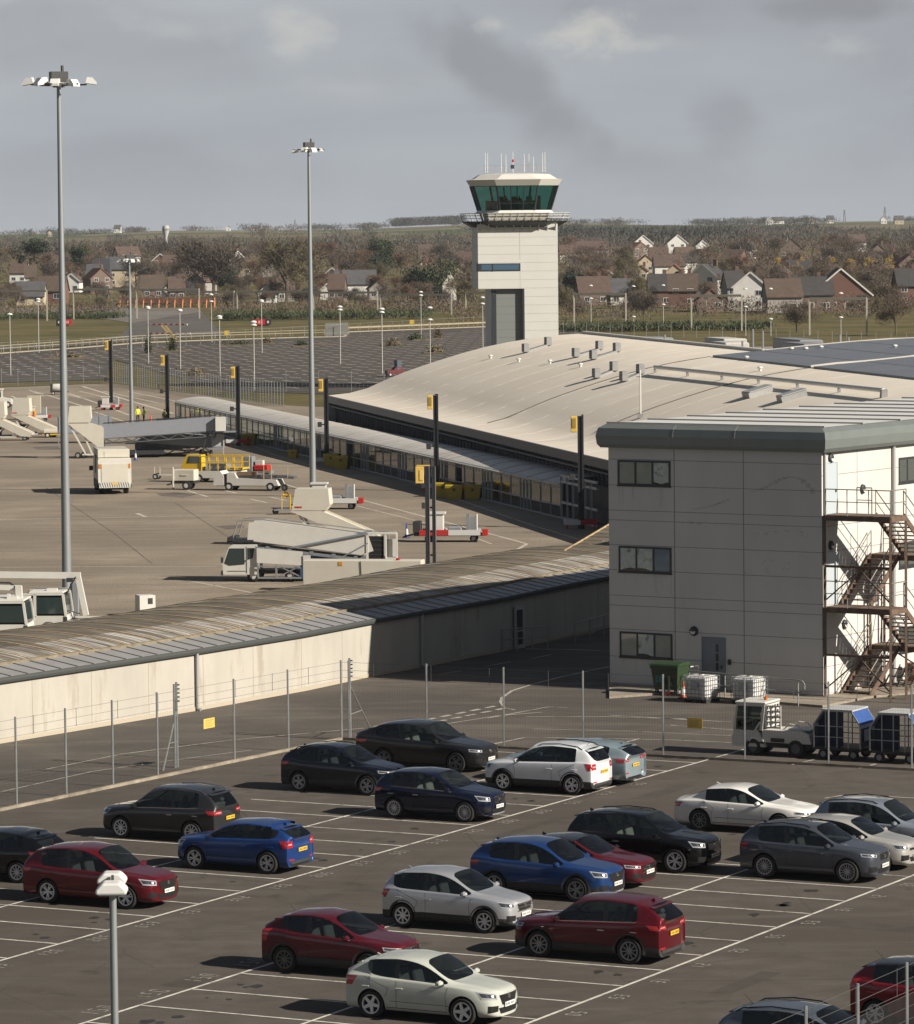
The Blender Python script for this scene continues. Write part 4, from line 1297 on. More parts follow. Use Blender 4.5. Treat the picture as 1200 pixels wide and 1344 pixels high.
 go(Car('parked_car', 'bright blue small crossover with grey rear pillars and yellow plate', L=4.19, W=1.79, H=1.51, wb=2.60, fo=.83, r=.345, paint=(.013, .050, .195), metal=.35, prough=.3,
           belt=(.98, 1.06), hood=(.90, 1.03), floatroof=True, quarter=False, lights='tall', grille='hex', rim='spoke5', rimcol=(.48, .48, .49), rear_light='mid', rwin=.46, rwz=1.08, drop=.09), front=(252, 1140.6), rear=(358, 1147), nose=-1)
 go(Car('parked_car', 'red crossover with black mesh grille and white plate, behind the short lamp post', L=4.61, W=1.88, H=1.66, wb=2.71, fo=.93, r=.35, paint=(.105, .004, .009), metal=.3, prough=.3,
           belt=(.98, 1.08), hood=(.90, 1.04), lights='tall', grille='hex', rim='spoke5', rimcol=(.55, .55, .56), rwin=.46, rwz=1.12, drop=.11), front=(173.6, 1193), rear=(58, 1185.6))
 go(Car('parked_car', 'black hatchback cut by the left edge of the photo', L=4.3, W=1.79, H=1.50, wb=2.62, fo=.84, r=.33, paint=(.003, .0035, .004), metal=.2, prough=.25,
           belt=(.96, 1.04), hood=(.86, 1.0), lights='slim', grille='hex', rim='spoke10', rimcol=(.5, .5, .5), rwin=.50, rwz=1.06, drop=.10), rear=(24, 1159), nose=-1)
 c1 = Car('parked_car', 'grey blue estate with roof rails cut by the bottom edge of the photo', L=4.5, W=1.80, H=1.53, wb=2.68, fo=.90, r=.33, paint=(.11, .13, .16), metal=.45, prough=.33,
             belt=(.98, 1.05), hood=(.88, 1.02), rails='black', lights='tall', grille='hex', rwin=.45, rwz=1.08, drop=.08, aerial=True, fin=False)
 c2 = Car('parked_car', 'bright red small car with dark roof behind the wire fence at bottom right', L=4.2, W=1.79, H=1.58, wb=2.60, fo=.84, r=.33, paint=(.16, .005, .012), metal=.2, prough=.3,
             belt=(1.0, 1.10), hood=(.90, 1.04), black_roof=True, lights='tall', grille='hex', rear_light='tall', rwin=.45, rwz=1.12, drop=.08, aerial=True, fin=False)
 for c, px, zz in ((c1, (976, 1319), 1.44), (c2, (1149, 1262), 1.47)):
  c.cage()
  q = G(*px, zz) - V * (c.xrr)
  c.build((q.x, q.y, .008), math.atan2(V.y, V.x), g)
def lerp(a, b, t): return a + (b - a) * t

def frame_on(o, ex, ez=Vector((0, 0, 1))):
 """helper giving points on a vertical face: o + ex*s + up*z, with outward normal n"""
 n = Vector((ex.y, -ex.x, 0))
 def f(s, z, q=0.0): return o + ex * s + Vector((0, 0, z)) + n * q
 return f, n

def face_box(mb, f, s0, s1, z0, z1, q0, q1):
 """box on a face between s0..s1, z0..z1 and proud from q0 to q1"""
 a = [f(s0, z0, q0), f(s1, z0, q0), f(s1, z0, q1), f(s0, z0, q1)]
 b = [f(s0, z1, q0), f(s1, z1, q0), f(s1, z1, q1), f(s0, z1, q1)]
 k = len(mb.v); mb.v += a + b
 for q in ((0, 3, 2, 1), (4, 5, 6, 7), (0, 1, 5, 4), (1, 2, 6, 5), (2, 3, 7, 6), (3, 0, 4, 7)):
  mb.f.append(tuple(k + i for i in q)); mb.mi.append(mb.cur)

def build_office():
 cream = mat('office cladding panel', (0.535, 0.525, 0.50), 0.75, var=.05, scale=.6, var2=.05, scale2=.15, dirt=(.45, .435, .405, .60, .45, .6), stretch=(1, 1, .3))
 joint = mat('panel joint', (0.25, 0.245, 0.24), .9)
 fasc = mat('grey green fascia', (0.165, 0.185, 0.178), .45, 0.2, var=.08, scale=.8)
 frm = mat('dark window frame', (0.022, 0.026, 0.030), .5)
 gls = glass_mat('office window glass', (.9, .95, .95), .92)
 Lc, Rc = G(801, 900), G(1080, 917)
 e1 = (Rc - Lc); l1 = e1.length; e1.normalize()
 e2 = Vector((-e1.y, e1.x, 0))
 D = 46.0
 root = thing('office_building', 'three storey cream panelled office block with grey rounded fascia', 'building', Lc)
 o = Vector((0, 0, 0))
 fl, nl = frame_on(o, e1)                    # left face, towards the camera
 fr, nr = frame_on(e1 * l1, e2)              # right, sunlit face
 ZW, ZR = 10.3, 11.3
 b = MB()
 b.prism([(0, 0), (e1.x * l1, e1.y * l1), (e1.x * l1 + e2.x * D, e1.y * l1 + e2.y * D), (e2.x * D, e2.y * D)], 'z', 0, ZW + .3)
 b.build('wall', cream, root)
 # roof with rounded verge: profile swept round
 b = MB()
 ov = .30
 prof = [(ov - .05, ZW - .02), (ov + .06, ZW + .14), (ov + .10, ZW + .50), (ov + .02, ZW + .82), (ov - .25, ZR)]
 crn = [(-1, -1), (1, -1), (1, 1), (-1, 1)]
 def ring(q, z):
  return [o + e1 * (-q) + nl * 0 - e2 * q + Vector((0, 0, z)), e1 * (l1 + q) - e2 * q + Vector((0, 0, z)), e1 * (l1 + q) + e2 * (D + q) + Vector((0, 0, z)), e1 * (-q) + e2 * (D + q) + Vector((0, 0, z))]
 rs = [ring(q, z) for q, z in prof]
 for a, c in zip(rs, rs[1:]):
  for i in range(4): b.quad(a[i], a[(i + 1) % 4], c[(i + 1) % 4], c[i])
 b.quad(*rs[0])
 b.build('fascia', fasc, root)
 b = MB(); r4 = ring(ov - .25, ZR + .012); b.quad(*r4)
 roof = b.build('roof', mat('pale sheet roof', (0.66, 0.655, 0.63), .5, .1, var=.06, scale=.7), root)
 b = MB()
 for k in range(30):
  s = .1 + k * 3.4
  if s > D: break
  b.bar(e2 * s + e1 * (-.1) + Vector((0, 0, ZR + .035)), e2 * s + e1 * (l1 + .1) + Vector((0, 0, ZR + .035)), .13, .07)
 b.build('roof_seam', mat('roof seam grey', (0.26, 0.26, 0.26), .6), root)
 # fascia joints
 b = MB()
 for t in (.33, .62):
  for a, c in zip(prof[:-1], prof[1:]):
   p0 = e1 * (l1 * t) - e2 * (a[0] + .004) + Vector((0, 0, a[1])); p1 = e1 * (l1 * t) - e2 * (c[0] + .004) + Vector((0, 0, c[1]))
   b.bar(p0, p1, .03, .008)
 b.build('fascia_joint', joint, root)
 # panel joints
 b = MB()
 for z in (9.78, 8.67, 7.59, 7.17, 6.10, 5.03, 3.93, 3.50, 2.48, 1.30, .12):
  face_box(b, fl, .0, l1, z - .014, z + .014, -.01, .004)
 for z in (9.3, 7.17, 6.10, 3.93, 2.48, 1.30, .12):
  face_box(b, fr, .0, D, z - .014, z + .014, -.01, .004)
 for s in (l1 * .315, l1 * .64):
  face_box(b, fl, s - .02, s + .02, 0, ZW, -.01, .006)
 for s in (3.1, 6.5, 10.2, 13.6, 17, 20.5, 24):
  face_box(b, fr, s - .018, s + .018, 0, ZW, -.01, .006)
 b.build('panel_joint', joint, root)
 # corner trim and drainpipes
 b = MB(); b.tube(fr(.16, .1, .07), fr(.16, ZW - .05, .07), .05, n=8); b.build('drainpipe', mat('grey pipe', (.34, .34, .33), .5), root)
 b = MB(); b.tube(fr(6.25, .1, .08), fr(6.25, ZW - .05, .08), .085, n=8); b.build('drainpipe', mat('grey pipe', (.34, .34, .33), .5), root)
 blind = mat('drawn blind', (.46, .44, .39), .9, var=.12, scale=2)
 crump = mat('crumpled white curtain', (.72, .72, .69), .9, var=.15, scale=4.0, dirt=(.20, .21, .20, .54, 3.2, .85))  # crumple shading put into the cloth colour as darker blotches
 blue = mat('blue tinted blind', (.16, .24, .34), .8)
 def window(f, s0, s1, z0, z1, n, fills):
  fb = MB(); w = .085
  face_box(fb, f, s0, s1, z0, z0 + w, -.06, .03); face_box(fb, f, s0, s1, z1 - w, z1, -.06, .03)
  for k in range(n + 1):
   s = lerp(s0, s1 - w, k / n); face_box(fb, f, s, s + w, z0 + w, z1 - w, -.06, .028)
  wn = fb.build('window', frm, root)
  pb = MB(); pb.quad(f(s0 + w, z0 + w, .020), f(s1 - w, z0 + w, .020), f(s1 - w, z1 - w, .020), f(s0 + w, z1 - w, .020)); pb.build('pane', gls, wn, fix=False)
  for k in range(n):
   a, c = lerp(s0, s1 - w, k / n) + w, lerp(s0, s1 - w, (k + 1) / n)
   m = fills[k % len(fills)]
   bb = MB()
   if m is crump:
    N = 9
    def hem(u): return z0 + w + .10 * abs(math.sin(u * 2.3 + k))
    for i in range(N):
     u0, u1 = i / N, (i + 1) / N
     q0, q1 = .004 + .004 * (1 + math.sin(u0 * 17 + k * 2)), .004 + .004 * (1 + math.sin(u1 * 17 + k * 2))
     bb.quad(f(lerp(a, c, u0), hem(u0), q0), f(lerp(a, c, u1), hem(u1), q1), f(lerp(a, c, u1), z1 - w, q1), f(lerp(a, c, u0), z1 - w, q0))
   else:
    bb.quad(f(a, z0 + w, .004), f(c, z0 + w, .004), f(c, z1 - w, .004), f(a, z1 - w, .004))
   bb.build('blind', m, wn, fix=False)
  db = MB(); db.quad(f(s0 + .02, z0 + .02, .002), f(s1 - .02, z0 + .02, .002), f(s1 - .02, z1 - .02, .002), f(s0 + .02, z1 - .02, .002)); db.build('room_behind', mat('dark room', (.02, .02, .02), .9), wn, fix=False)
  sb = MB(); face_box(sb, f, s0 - .03, s1 + .03, z0 - .05, z0, -.02, .05); sb.build('sill', frm, wn)
 window(fl, l1 * .045, l1 * .298, 8.67, 9.75, 3, [blind, blind, crump])
 window(fl, l1 * .047, l1 * .300, 4.95, 6.06, 3, [crump, crump, blue])
 window(fl, l1 * .049, l1 * .302, 1.28, 2.38, 3, [blind, crump, blind])
 dk = mat('unlit room blind', (.07, .075, .07), .9)
 window(fr, 6.85, 9.2, 8.60, 9.70, 3, [dk]); window(fr, 6.85, 9.2, 4.95, 6.05, 3, [dk]); window(fr, 6.85, 9.2, 1.28, 2.38, 3, [dk])
 # doors
 def door(f, s0, s1, z0, z1, m, glass=False):
  b = MB(); face_box(b, f, s0, s1, z0, z1, -.02, .025); d = b.build('door', m, root)
  b = MB(); t = .055
  face_box(b, f, s0 - t, s0, z0, z1 + t, -.02, .045); face_box(b, f, s1, s1 + t, z0, z1 + t, -.02, .045); face_box(b, f, s0, s1, z1, z1 + t, -.02, .045)
  b.build('door_frame', m, d)
  b = MB(); face_box(b, f, s1 - .16, s1 - .10, lerp(z0, z1, .42), lerp(z0, z1, .48), .025, .07); b.build('handle', frm, d)
  if glass:
   b = MB()
   for k in range(3): face_box(b, f, s1 - .42, s1 - .28, lerp(z0, z1, .38 + .18 * k), lerp(z0, z1, .53 + .18 * k), .02, .029)
   b.build('vision_panel', mat('dark glass strip', (.05, .055, .06), .1), d)
 slate = mat('slate blue door paint', (.165, .19, .225), .5)
 pale = mat('pale blue door paint', (.42, .47, .50), .5)
 door(fl, l1 * .447, l1 * .548, .10, 2.28, slate, True)
 door(fr, .35, 1.28, 7.68, 9.80, pale); door(fr, .35, 1.28, 3.88, 6.0, pale)
 def lamp(f, s, z):
  b = MB(); c = f(s, z, 0)
  n2 = f(s, z, 1) - c
  q = n2.to_track_quat('Z', 'Y').to_matrix().to_4x4(); q.translation = c
  b.lathe([(0, .13), (.12, .12), (.19, .08), (.21, .0)], (0, 0, 0), 'z', 18); b.v = [q @ v for v in b.v]
  l = b.build('wall_lamp', frm, root, smooth=True)
  b = MB()
  n = 10; ring2 = [Vector((.13 * math.cos(a), .13 * math.sin(a), .128)) for a in [math.pi + math.pi * i / n for i in range(n + 1)]]
  b.quad(*[q @ v for v in ring2]); b.build('lamp_glass', mat('lamp opal', (.6, .58, .52), .4), l)
 lamp(fl, l1 * .405, 2.55); lamp(fr, .75, 10.0); lamp(fr, 3.55, 8.85 - .3); lamp(fr, .75, 6.35); lamp(fr, 1.9, 2.95)
 # red box sign beside the door
 b = MB(); face_box(b, fl, l1 * .566, l1 * .578, 1.2, 1.42, 0, .08); b.build('entry_keypad', frm, root)
 b = MB()
 arc = [(l1 * (.67 + .30 * k / 14), 8.55 + .75 * math.sin(math.pi * (k / 14) ** 1.6) * .9) for k in range(15)] + [(l1 * .405 + .17 * l1 * k / 9, 7.75 + .45 * (k / 9) ** 1.5) for k in range(10)]
 for i, (p, q) in enumerate(zip(arc, arc[1:])):
  if i == 14: continue
  face_box(b, fl, min(p[0], q[0]), max(p[0], q[0]), min(p[1], q[1]) - .012, max(p[1], q[1]) + .012, 0, .003)
 r4 = random.Random(3)
 for k in range(46):
  s = l1 * (r4.uniform(.68, .93) if k < 26 else r4.uniform(.34, .60)); z = r4.gauss(6.85, .10) if k < 26 else r4.gauss(7.12, .05)
  face_box(b, fl, s, s + r4.uniform(.04, .22), z, z + r4.uniform(.01, .04), 0, .0028)
 for k in range(26):
  s = l1 * r4.uniform(.05, .30); z = (8.6, 4.9, 1.22)[k % 3]; face_box(b, fl, s, s + r4.uniform(.01, .03), z - r4.uniform(.2, .9), z, 0, .0026)
 for k in range(10):
  s = l1 * r4.uniform(.62, .90); z = r4.uniform(4.9, 6.0); face_box(b, fl, s, s + .07, z, z + .06, 0, .0028)
 b.build('scuff_marks', mat('scuff grime', (.43, .42, .395), .9, var=.2, scale=3), root)
 # low vents
 # ------------------------- fire escape
 fe = thing('fire_escape', 'rusty steel fire escape with switchback flights on the sunlit side of the office', 'stairs', Lc + e1 * l1)
 fs, _ = frame_on(o, e2)
 rust = mat('rusty painted steel', (.120, .078, .055), .8, var=.4, scale=3, dirt=(.16, .070, .030, .60, 2.0, .85))
 galv = mat('grey handrail steel', (.20, .19, .18), .55, .3, var=.3, scale=4, dirt=(.15, .075, .04, .62, 3.0, .7))
 Q0, Q1 = .08, 3.2
 def plat(s0, s1, z):
  b = MB()
  face_box(b, fs, s0, s1, z - .05, z, Q0, Q1)
  for (a, c) in (((s0, Q0), (s0, Q1)), ((s1, Q0), (s1, Q1)), ((s0, Q1), (s1, Q1)), ((s0, Q0), (s1, Q0))):
   b.bar(fs(a[0], z - .13, a[1]), fs(c[0], z - .13, c[1]), .09, .2)
  b.build('landing', rust, fe)
 def rail(pts, h=1.08, post_every=1.05):
  b = MB()
  for (p, q) in zip(pts, pts[1:]):
   L = (q - p).length; n = max(1, round(L / post_every))
   up = Vector((0, 0, 1))
   b.tube(p + up * h, q + up * h, .024, n=6); b.tube(p + up * h * .52, q + up * h * .52, .018, n=5)
   for k in range(n + 1):
    c = p.lerp(q, k / n); b.tube(c - up * .05, c + up * h, .022, n=5)
  b.build('handrail', galv, fe)
 def flight(sa, za, sb2, zb2, q0, q1):
  n = 10
  b = MB()
  for k in range(1, n):
   t = k / n; s = lerp(sa, sb2, t); z = lerp(za, zb2, t)
   face_box(b, fs, s - .14, s + .14, z - .03, z + .01, q0, q1)
  b.build('treads', rust, fe)
  b = MB()
  for q in (q0, q1): b.bar(fs(sa, za - .04, q), fs(sb2, zb2 - .04, q), .05, .24)
  b.build('stringers', rust, fe)
  for q in (q0, q1): rail([fs(sa, za, q), fs(sb2, zb2, q)], 1.0, 1.4)
 zs = (1.92, 3.85, 5.78, 7.68)
 for z in (3.85, 7.68):
  plat(.0, 1.4, z)
  rail([fs(0, z, Q1), fs(0, z, Q0 + .1)]); rail([fs(0, z, Q1), fs(1.4, z, Q1)])
  if z > 7: rail([fs(1.4, z, .9), fs(1.4, z, 1.6)])
 for z in (1.92, 5.78):
  plat(4.0, 5.3, z)
  rail([fs(5.3, z, Q0), fs(5.3, z, Q1)]); rail([fs(4.0, z, Q1), fs(5.3, z, Q1)])
 flight(1.3, .0, 4.0, 1.92, .18, 1.5); flight(4.0, 1.92, 1.4, 3.85, 1.78, 3.08)
 flight(1.4, 3.85, 4.0, 5.78, .18, 1.5); flight(4.0, 5.78, 1.4, 7.68, 1.78, 3.08)
 b = MB()
 for s, q, z1 in ((.02, .12, 7.6), (.02, 3.18, 7.6), (1.4, 3.18, 7.6), (4.0, 3.18, 5.7), (5.28, 3.18, 5.7), (5.28, .12, 5.7), (4.0, .12, 5.7)):
  b = MB(); b.bar(fs(s, -.02, q), fs(s, z1, q), .10, .10); b.build('post', rust, fe)
 b = MB()
 for s, z0, z1 in ((.02, .4, 3.6), (.02, 4.1, 7.4)):
  b.bar(fs(s, z0, .12), fs(s, z0 + 1.2, 1.6), .05, .05); b.bar(fs(s, z0, 3.18), fs(s, z0 + 1.4, 1.7), .05, .05)
  b.bar(fs(s, z0 + 1.45, .12), fs(s, z0 + 1.45, 3.18), .06, .10)
 b.bar(fs(5.28, .2, 3.18), fs(5.28, 1.8, .12), .05, .05); b.bar(fs(4.0, 2.1, 3.18), fs(5.28, 5.6, 3.18), .05, .05)
 b.bar(fs(1.4, .3, 3.18), fs(4.0, 1.7, 3.18), .05, .05)
 b.build('braces', rust, fe)
 return Lc, e1, e2, l1, fl, fr

def build_link():
 """the long low link corridor: wall, lean-to roof and dirty barrel roof"""
 pts = [G(*p) for p in [(-60, 986), (0, 976), (257, 933), (400, 907), (483, 889), (657, 856), (753, 833), (812, 821), (905, 802)]]
 root = thing('link_corridor', 'long low cream corridor wall with grey lean to and dirty barrel vaulted roof', 'building', (0, 0, 0))
 d0 = (pts[-1] - pts[0]).normalized(); nb = Vector((-d0.y, d0.x, 0))
 wallm = mat('cream render wall', (0.42, 0.395, 0.345), .85, var=.10, scale=.8, var2=.08, scale2=.2, dirt=(.30, .265, .215, .54, .8, .8), stretch=(1, 1, .22))
 HW = 2.36
 up = Vector((0, 0, 1))
 def sweep(prof, name, m, closed=False, smooth=False, mi=None):
  b = MB()
  for p, q in zip(pts, pts[1:]):
   for k, (a, c) in enumerate(zip(prof, prof[1:])):
    if mi: b.cur = mi[k]
    b.quad(p + nb * a[0] + up * a[1], q + nb * a[0] + up * a[1], q + nb * c[0] + up * c[1], p + nb * c[0] + up * c[1])
  o = b.build(name, m, root, smooth=False)
  bm = bmesh.new(); bm.from_mesh(o.data); bmesh.ops.remove_doubles(bm, verts=bm.verts, dist=.002); bmesh.ops.recalc_face_normals(bm, faces=bm.faces); bm.to_mesh(o.data); bm.free()
  if smooth:
   o.data.polygons.foreach_set('use_smooth', [True] * len(o.data.polygons)); o.data.set_sharp_from_angle(angle=R(30))
  return o
 sweep([(0, 0), (0, HW), (.3, HW)], 'wall', wallm)
 sweep([(10.2, 0), (10.2, 2.6)], 'rear_wall', wallm)
 gm = mat('dark grey gutter', (.085, .092, .092), .5, .2)
 sweep([(0, HW - .005), (-.16, HW - .005), (-.20, HW + .10), (-.20, HW + .20), (-.12, HW + .21)], 'gutter', gm)
 lean = mat('grey sheet lean to', (.31, .305, .30), .5, .2, var=.1, scale=1)
 sweep([(-.14, HW + .20), (1.45, HW + .46)], 'lean_to_roof', lean)
 W = 4.4; zc = HW + .90
 prof = []
 for i in range(13):
  t = i / 12; x = 1.45 + 2 * W * t; z = HW + .46 + (zc - HW - .46) * math.sin(math.pi * t) ** .85
  prof.append((x, z))
 # streaks of grime run down the curve
 def streaky(name, base, dirt, lo):
  m = bpy.data.materials.new(name); m.use_nodes = True; nt = m.node_tree; bs = nt.nodes['Principled BSDF']; bs.inputs['Roughness'].default_value = .75
  tc = nt.nodes.new('ShaderNodeTexCoord')
  mp = nt.nodes.new('ShaderNodeMapping'); mp.inputs['Rotation'].default_value = (0, 0, -math.atan2(nb.y, nb.x)); mp.vector_type = 'POINT'
  nt.links.new(tc.outputs['Object'], mp.inputs[0])
  m2 = nt.nodes.new('ShaderNodeMapping'); m2.inputs['Scale'].default_value = (.26, 6.5, .5); nt.links.new(mp.outputs[0], m2.inputs[0])
  n = nt.nodes.new('ShaderNodeTexNoise'); n.inputs['Scale'].default_value = 1.0; n.inputs['Detail'].default_value = 7; n.inputs['Roughness'].default_value = .7
  nt.links.new(m2.outputs[0], n.inputs['Vector'])
  n2 = nt.nodes.new('ShaderNodeTexNoise'); n2.inputs['Scale'].default_value = .35; n2.inputs['Detail'].default_value = 4; nt.links.new(tc.outputs['Object'], n2.inputs['Vector'])
  r = nt.nodes.new('ShaderNodeMapRange'); r.inputs['From Min'].default_value = lo; r.inputs['From Max'].default_value = lo + .14; nt.links.new(n.outputs['Fac'], r.inputs['Value'])
  mx = nt.nodes.new('ShaderNodeMix'); mx.data_type = 'RGBA'; nt.links.new(r.outputs[0], mx.inputs['Factor']); mx.inputs['A'].default_value = (*base, 1); mx.inputs['B'].default_value = (*dirt, 1)
  r2 = nt.nodes.new('ShaderNodeMapRange'); r2.inputs['From Min'].default_value = .35; r2.inputs['From Max'].default_value = .65; r2.inputs['To Min'].default_value = .75; r2.inputs['To Max'].default_value = 1.2; nt.links.new(n2.outputs['Fac'], r2.inputs['Value'])
  sc2 = nt.nodes.new('ShaderNodeVectorMath'); sc2.operation = 'SCALE'; nt.links.new(mx.outputs['Result'], sc2.inputs[0]); nt.links.new(r2.outputs[0], sc2.inputs['Scale'])
  nt.links.new(sc2.outputs['Vector'], bs.inputs['Base Color'])
  return m
 clean = streaky('weathered vault sheet', (.47, .455, .43), (.13, .105, .075), .40)
 dirty = streaky('grimy vault crown', (.235, .20, .155), (.10, .083, .06), .38)
 sweep(prof, 'vault_roof', [clean, dirty], smooth=True, mi=[0, 0, 0, 1, 1, 1, 1, 1, 1, 0, 0, 0])
 tan = mat('buff sealing strip', (.46, .34, .18), .85, var=.3, scale=2, dirt=(.2, .16, .11, .55, 1.5))
 b = MB(); rib = MB(); jn = MB()
 total = 0.0
 def along(s):
  acc = 0.0
  for p, q in zip(pts, pts[1:]):
   L = (q - p).length
   if s <= acc + L: return p.lerp(q, (s - acc) / L)
   acc += L
  return pts[-1].copy()
 TL = sum((q - p).length for p, q in zip(pts, pts[1:]))
 s = .6
 while s < TL:
  c = along(s)
  for a, e in zip(prof, prof[1:]):
   b.bar(c + nb * a[0] + up * (a[1] + .012), c + nb * e[0] + up * (e[1] + .012), .085 if s < TL * .62 else .05, .03)
  s += 2.05
 b.build('vault_seam', tan, root)
 s = .2
 while s < TL:
  c = along(s); rib.bar(c + nb * (-.12) + up * (HW + .222), c + nb * 1.42 + up * (HW + .475), .05, .03); s += 1.03
 rib.build('roof_rib', mat('sheet rib', (.21, .21, .21), .5, .2), root)
 b = MB()
 for p, q in zip(pts, pts[1:]): b.bar(p + nb * 1.47 + up * (HW + .50), q + nb * 1.47 + up * (HW + .50), .16, .10)
 b.build('valley_flashing', mat('mossy flashing', (.20, .165, .11), .9, var=.35, scale=3), root)
 s = 1.0
 k = 0
 while s < TL:
  c = along(s); jn.bar(c - nb * .002 + up * .02, c - nb * .002 + up * HW, .02, .02); s += 3.7
 for p, q in zip(pts, pts[1:]): jn.bar(p - nb * .01 + up * .08, q - nb * .01 + up * .08, .05, .16)
 jn.build('wall_joint', mat('pale wall base strip', (.42, .37, .29), .9), root)
 for px, py in ((257, 933), (552, 876)):
  c = G(px, py); b = MB(); b.tube(c - nb * .10 + up * .1, c - nb * .10 + up * (HW + .1), .075, n=8); b.tube(c - nb * .10 + up * .1, c - nb * .25 + up * .05, .075, n=8)
  b.build('drainpipe', mat('grey pipe', (.34, .34, .33), .5), root)
 # door at the shaded end
 c = G(682, 851); dd = d0
 b = MB(); b.box(c - nb * .02 + up * 1.0, (.95, .06, 2.0), math.atan2(d0.y, d0.x)); dr = b.build('door', mat('white door frame', (.45, .45, .43), .6), root)
 b = MB(); b.box(c - nb * .05 + d0 * -.05 + up * 1.35, (.55, .04, .95), math.atan2(d0.y, d0.x)); b.box(c - nb * .05 + d0 * -.05 + up * .5, (.55, .04, .6), math.atan2(d0.y, d0.x)); b.build('door_glass', mat('dark glass strip', (.05, .055, .06), .1), dr)
 b = MB()
 zt = 3.30
 zt = 3.23
 q = [G(741, 723.5, zt), G(806, 685, zt), G(850, 678, zt), G(850, 699, zt)]
 b.quad(*q)
 b.build('canopy_roof', [dirty], root)
 b = MB(); b.bar(q[0] + up * .03, q[1] + up * .03, .07, .06); b.build('canopy_edge', tan, root)
 b = MB()
 for k in range(1, 9): p = q[0].lerp(q[1], k / 8.5); b.bar(p + up * .015, p - nb * 3.2 * (k / 8) + up * .015, .05, .03)
 b.build('canopy_seam', tan, root)
 # barriers standing in the shade by the door
 galv = mat('galvanised tube', (.32, .32, .31), .5, .4)
 for lab, A, B in (('low galvanised barrier rail in front of the corridor door', (659, 856), (719, 851)), ('longer galvanised barrier rail beside the office corner', (755, 847), (812, 831))):
  a, c = G(*A), G(*B)
  t = thing('barrier_rail', lab, 'barrier', a)
  b = MB(); L = c - a; h = up * 1.05
  b.tube(h, L + h, .03); b.tube(h * .55, L + h * .55, .025)
  n = 3
  for k in range(n + 1): b.tube(L * (k / n), L * (k / n) + h, .028)
  b.build('rails', galv, t)

